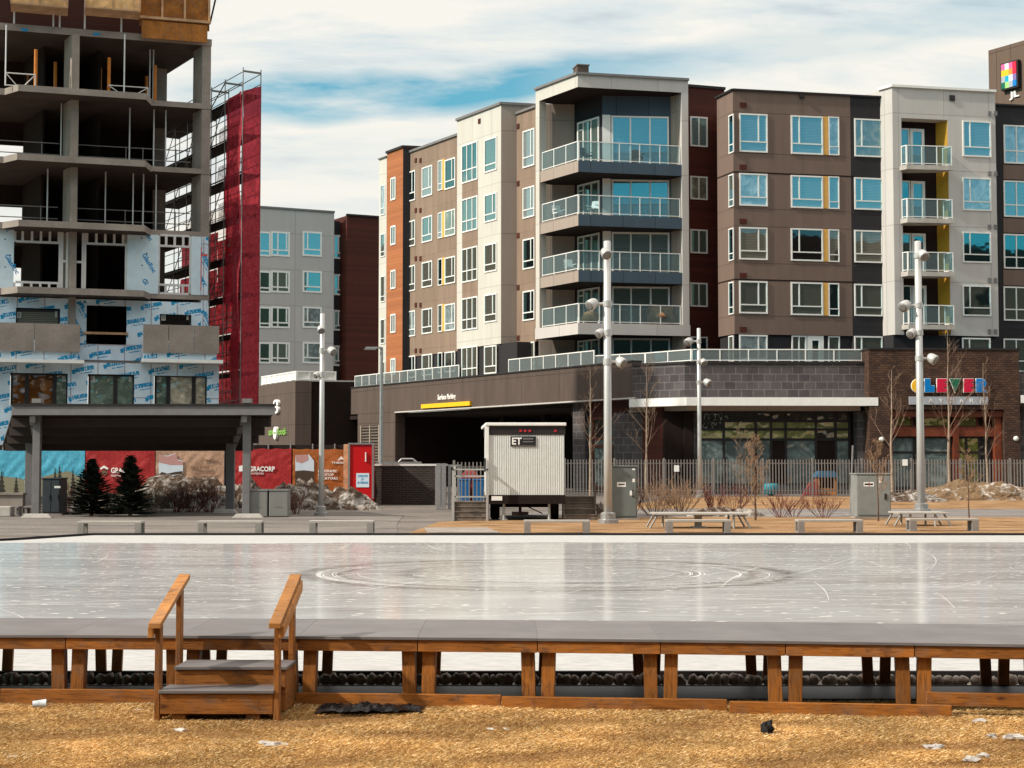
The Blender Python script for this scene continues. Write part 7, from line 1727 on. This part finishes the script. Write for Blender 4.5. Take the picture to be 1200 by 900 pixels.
# cloud deck seen in perspective: project the direction on a layer overhead
inv = T.math('DIVIDE', 1.0, T.math('ADD', T.math('MAXIMUM', dz_, 0.0), .16))
cx_ = T.math('MULTIPLY', dx_, inv); cy_ = T.math('MULTIPLY', dy_, inv)
cmb = T.n('ShaderNodeCombineXYZ'); T.l(cx_, cmb.inputs[0]); T.l(cy_, cmb.inputs[1])
n1 = T.noise(T.mapping(cmb.outputs[0], (.55, 1.5, 1), (1.3, 2.35, 0), (0, 0, -.18)), 1.3, 9, .6, .25)
n2 = T.noise(T.mapping(cmb.outputs[0], (.8, 2.0, 1), (4.1, 0.3, 0), (0, 0, .1)), 1.6, 9, .62, .25)
back = T.ramp(T.math('ADD', T.math('MULTIPLY', dy_, .5), .5), [(.35, 0.0), (.6, 1.0)])
high = T.ramp(dz_, [(.30, 1.0), (.65, .35)])
over = T.ramp(dz_, [(.30, 0.0), (.48, 1.0)])
cover = T.math('MULTIPLY', T.ramp(n1, [(.28, .25), (.40, .92), (.5, 1.0)]), T.math('MAXIMUM', back, over))
# a long thin break in the clouds
ln_ = T.math('SUBTRACT', dz_, T.math('ADD', .243, T.math('ADD', T.math('MULTIPLY', dx_, .10), T.math('MULTIPLY', T.math('SUBTRACT', T.noise(T.mapping(g, (1, 1, 1)), 5, 3), .5), .05))))
gap = T.math('MULTIPLY', T.math('SUBTRACT', 1.0, T.math('DIVIDE', T.math('ABSOLUTE', ln_), .017), clamp=True), 1.8, clamp=True)
gap = T.math('MULTIPLY', gap, T.ramp(T.noise(T.mapping(g, (3, 3, 14)), 2.2, 5, .6), [(.30, .15), (.5, 1.0)]))
gap = T.math('MULTIPLY', gap, T.math('MULTIPLY', T.ramp(T.math('ADD', dx_, .5), [(.28, 0.0), (.34, 1.0), (.5, 1.0), (.62, .25)]), back))
cover = T.math('MULTIPLY', cover, T.math('SUBTRACT', 1.0, T.math('MULTIPLY', gap, .95)), clamp=True)
ccol = T.ramp(n2, [(.32, (2.9, 3.5, 3.9)), (.45, (4.7, 5.1, 5.15)), (.55, (6.0, 5.85, 5.4))])
low = T.ramp(dz_, [(.0, 1.0), (.14, .55), (.26, .0)])
ccol = T.mix(low, ccol, (6.0, 5.8, 5.3))
ccol = T.mix(over, ccol, (9.0, 8.4, 7.8))
cover = T.math('MAXIMUM', cover, T.math('MULTIPLY', T.math('MULTIPLY', T.ramp(dz_, [(.05, 1.0), (.13, .0)]), back), .95))
skyc = T.mix(1.0, sky.outputs[0], (.42, 1.0, .86), 'MULTIPLY')
T.l(T.mix(cover, skyc, ccol), bg.inputs['Color']); T.l(bg.outputs[0], out.inputs[0])
cam = bpy.data.cameras.new('camera'); cam.sensor_width = 36; cam.lens = FL/1200*36; cam.clip_end = 3000; cam.clip_start = .1
co = bpy.data.objects.new('camera', cam); COL.objects.link(co); co.location = (0, 0, CZ); co.rotation_euler = (math.pi/2+PIT, 0, 0); SC.camera = co
SC.render.engine = 'CYCLES'; SC.cycles.max_bounces = 6; SC.cycles.transparent_max_bounces = 12; SC.cycles.use_denoising = True
SC.view_settings.view_transform = 'Standard'; SC.view_settings.look = 'None'; SC.view_settings.exposure = .66; SC.view_settings.gamma = 1; SC.view_settings.use_curve_mapping = False
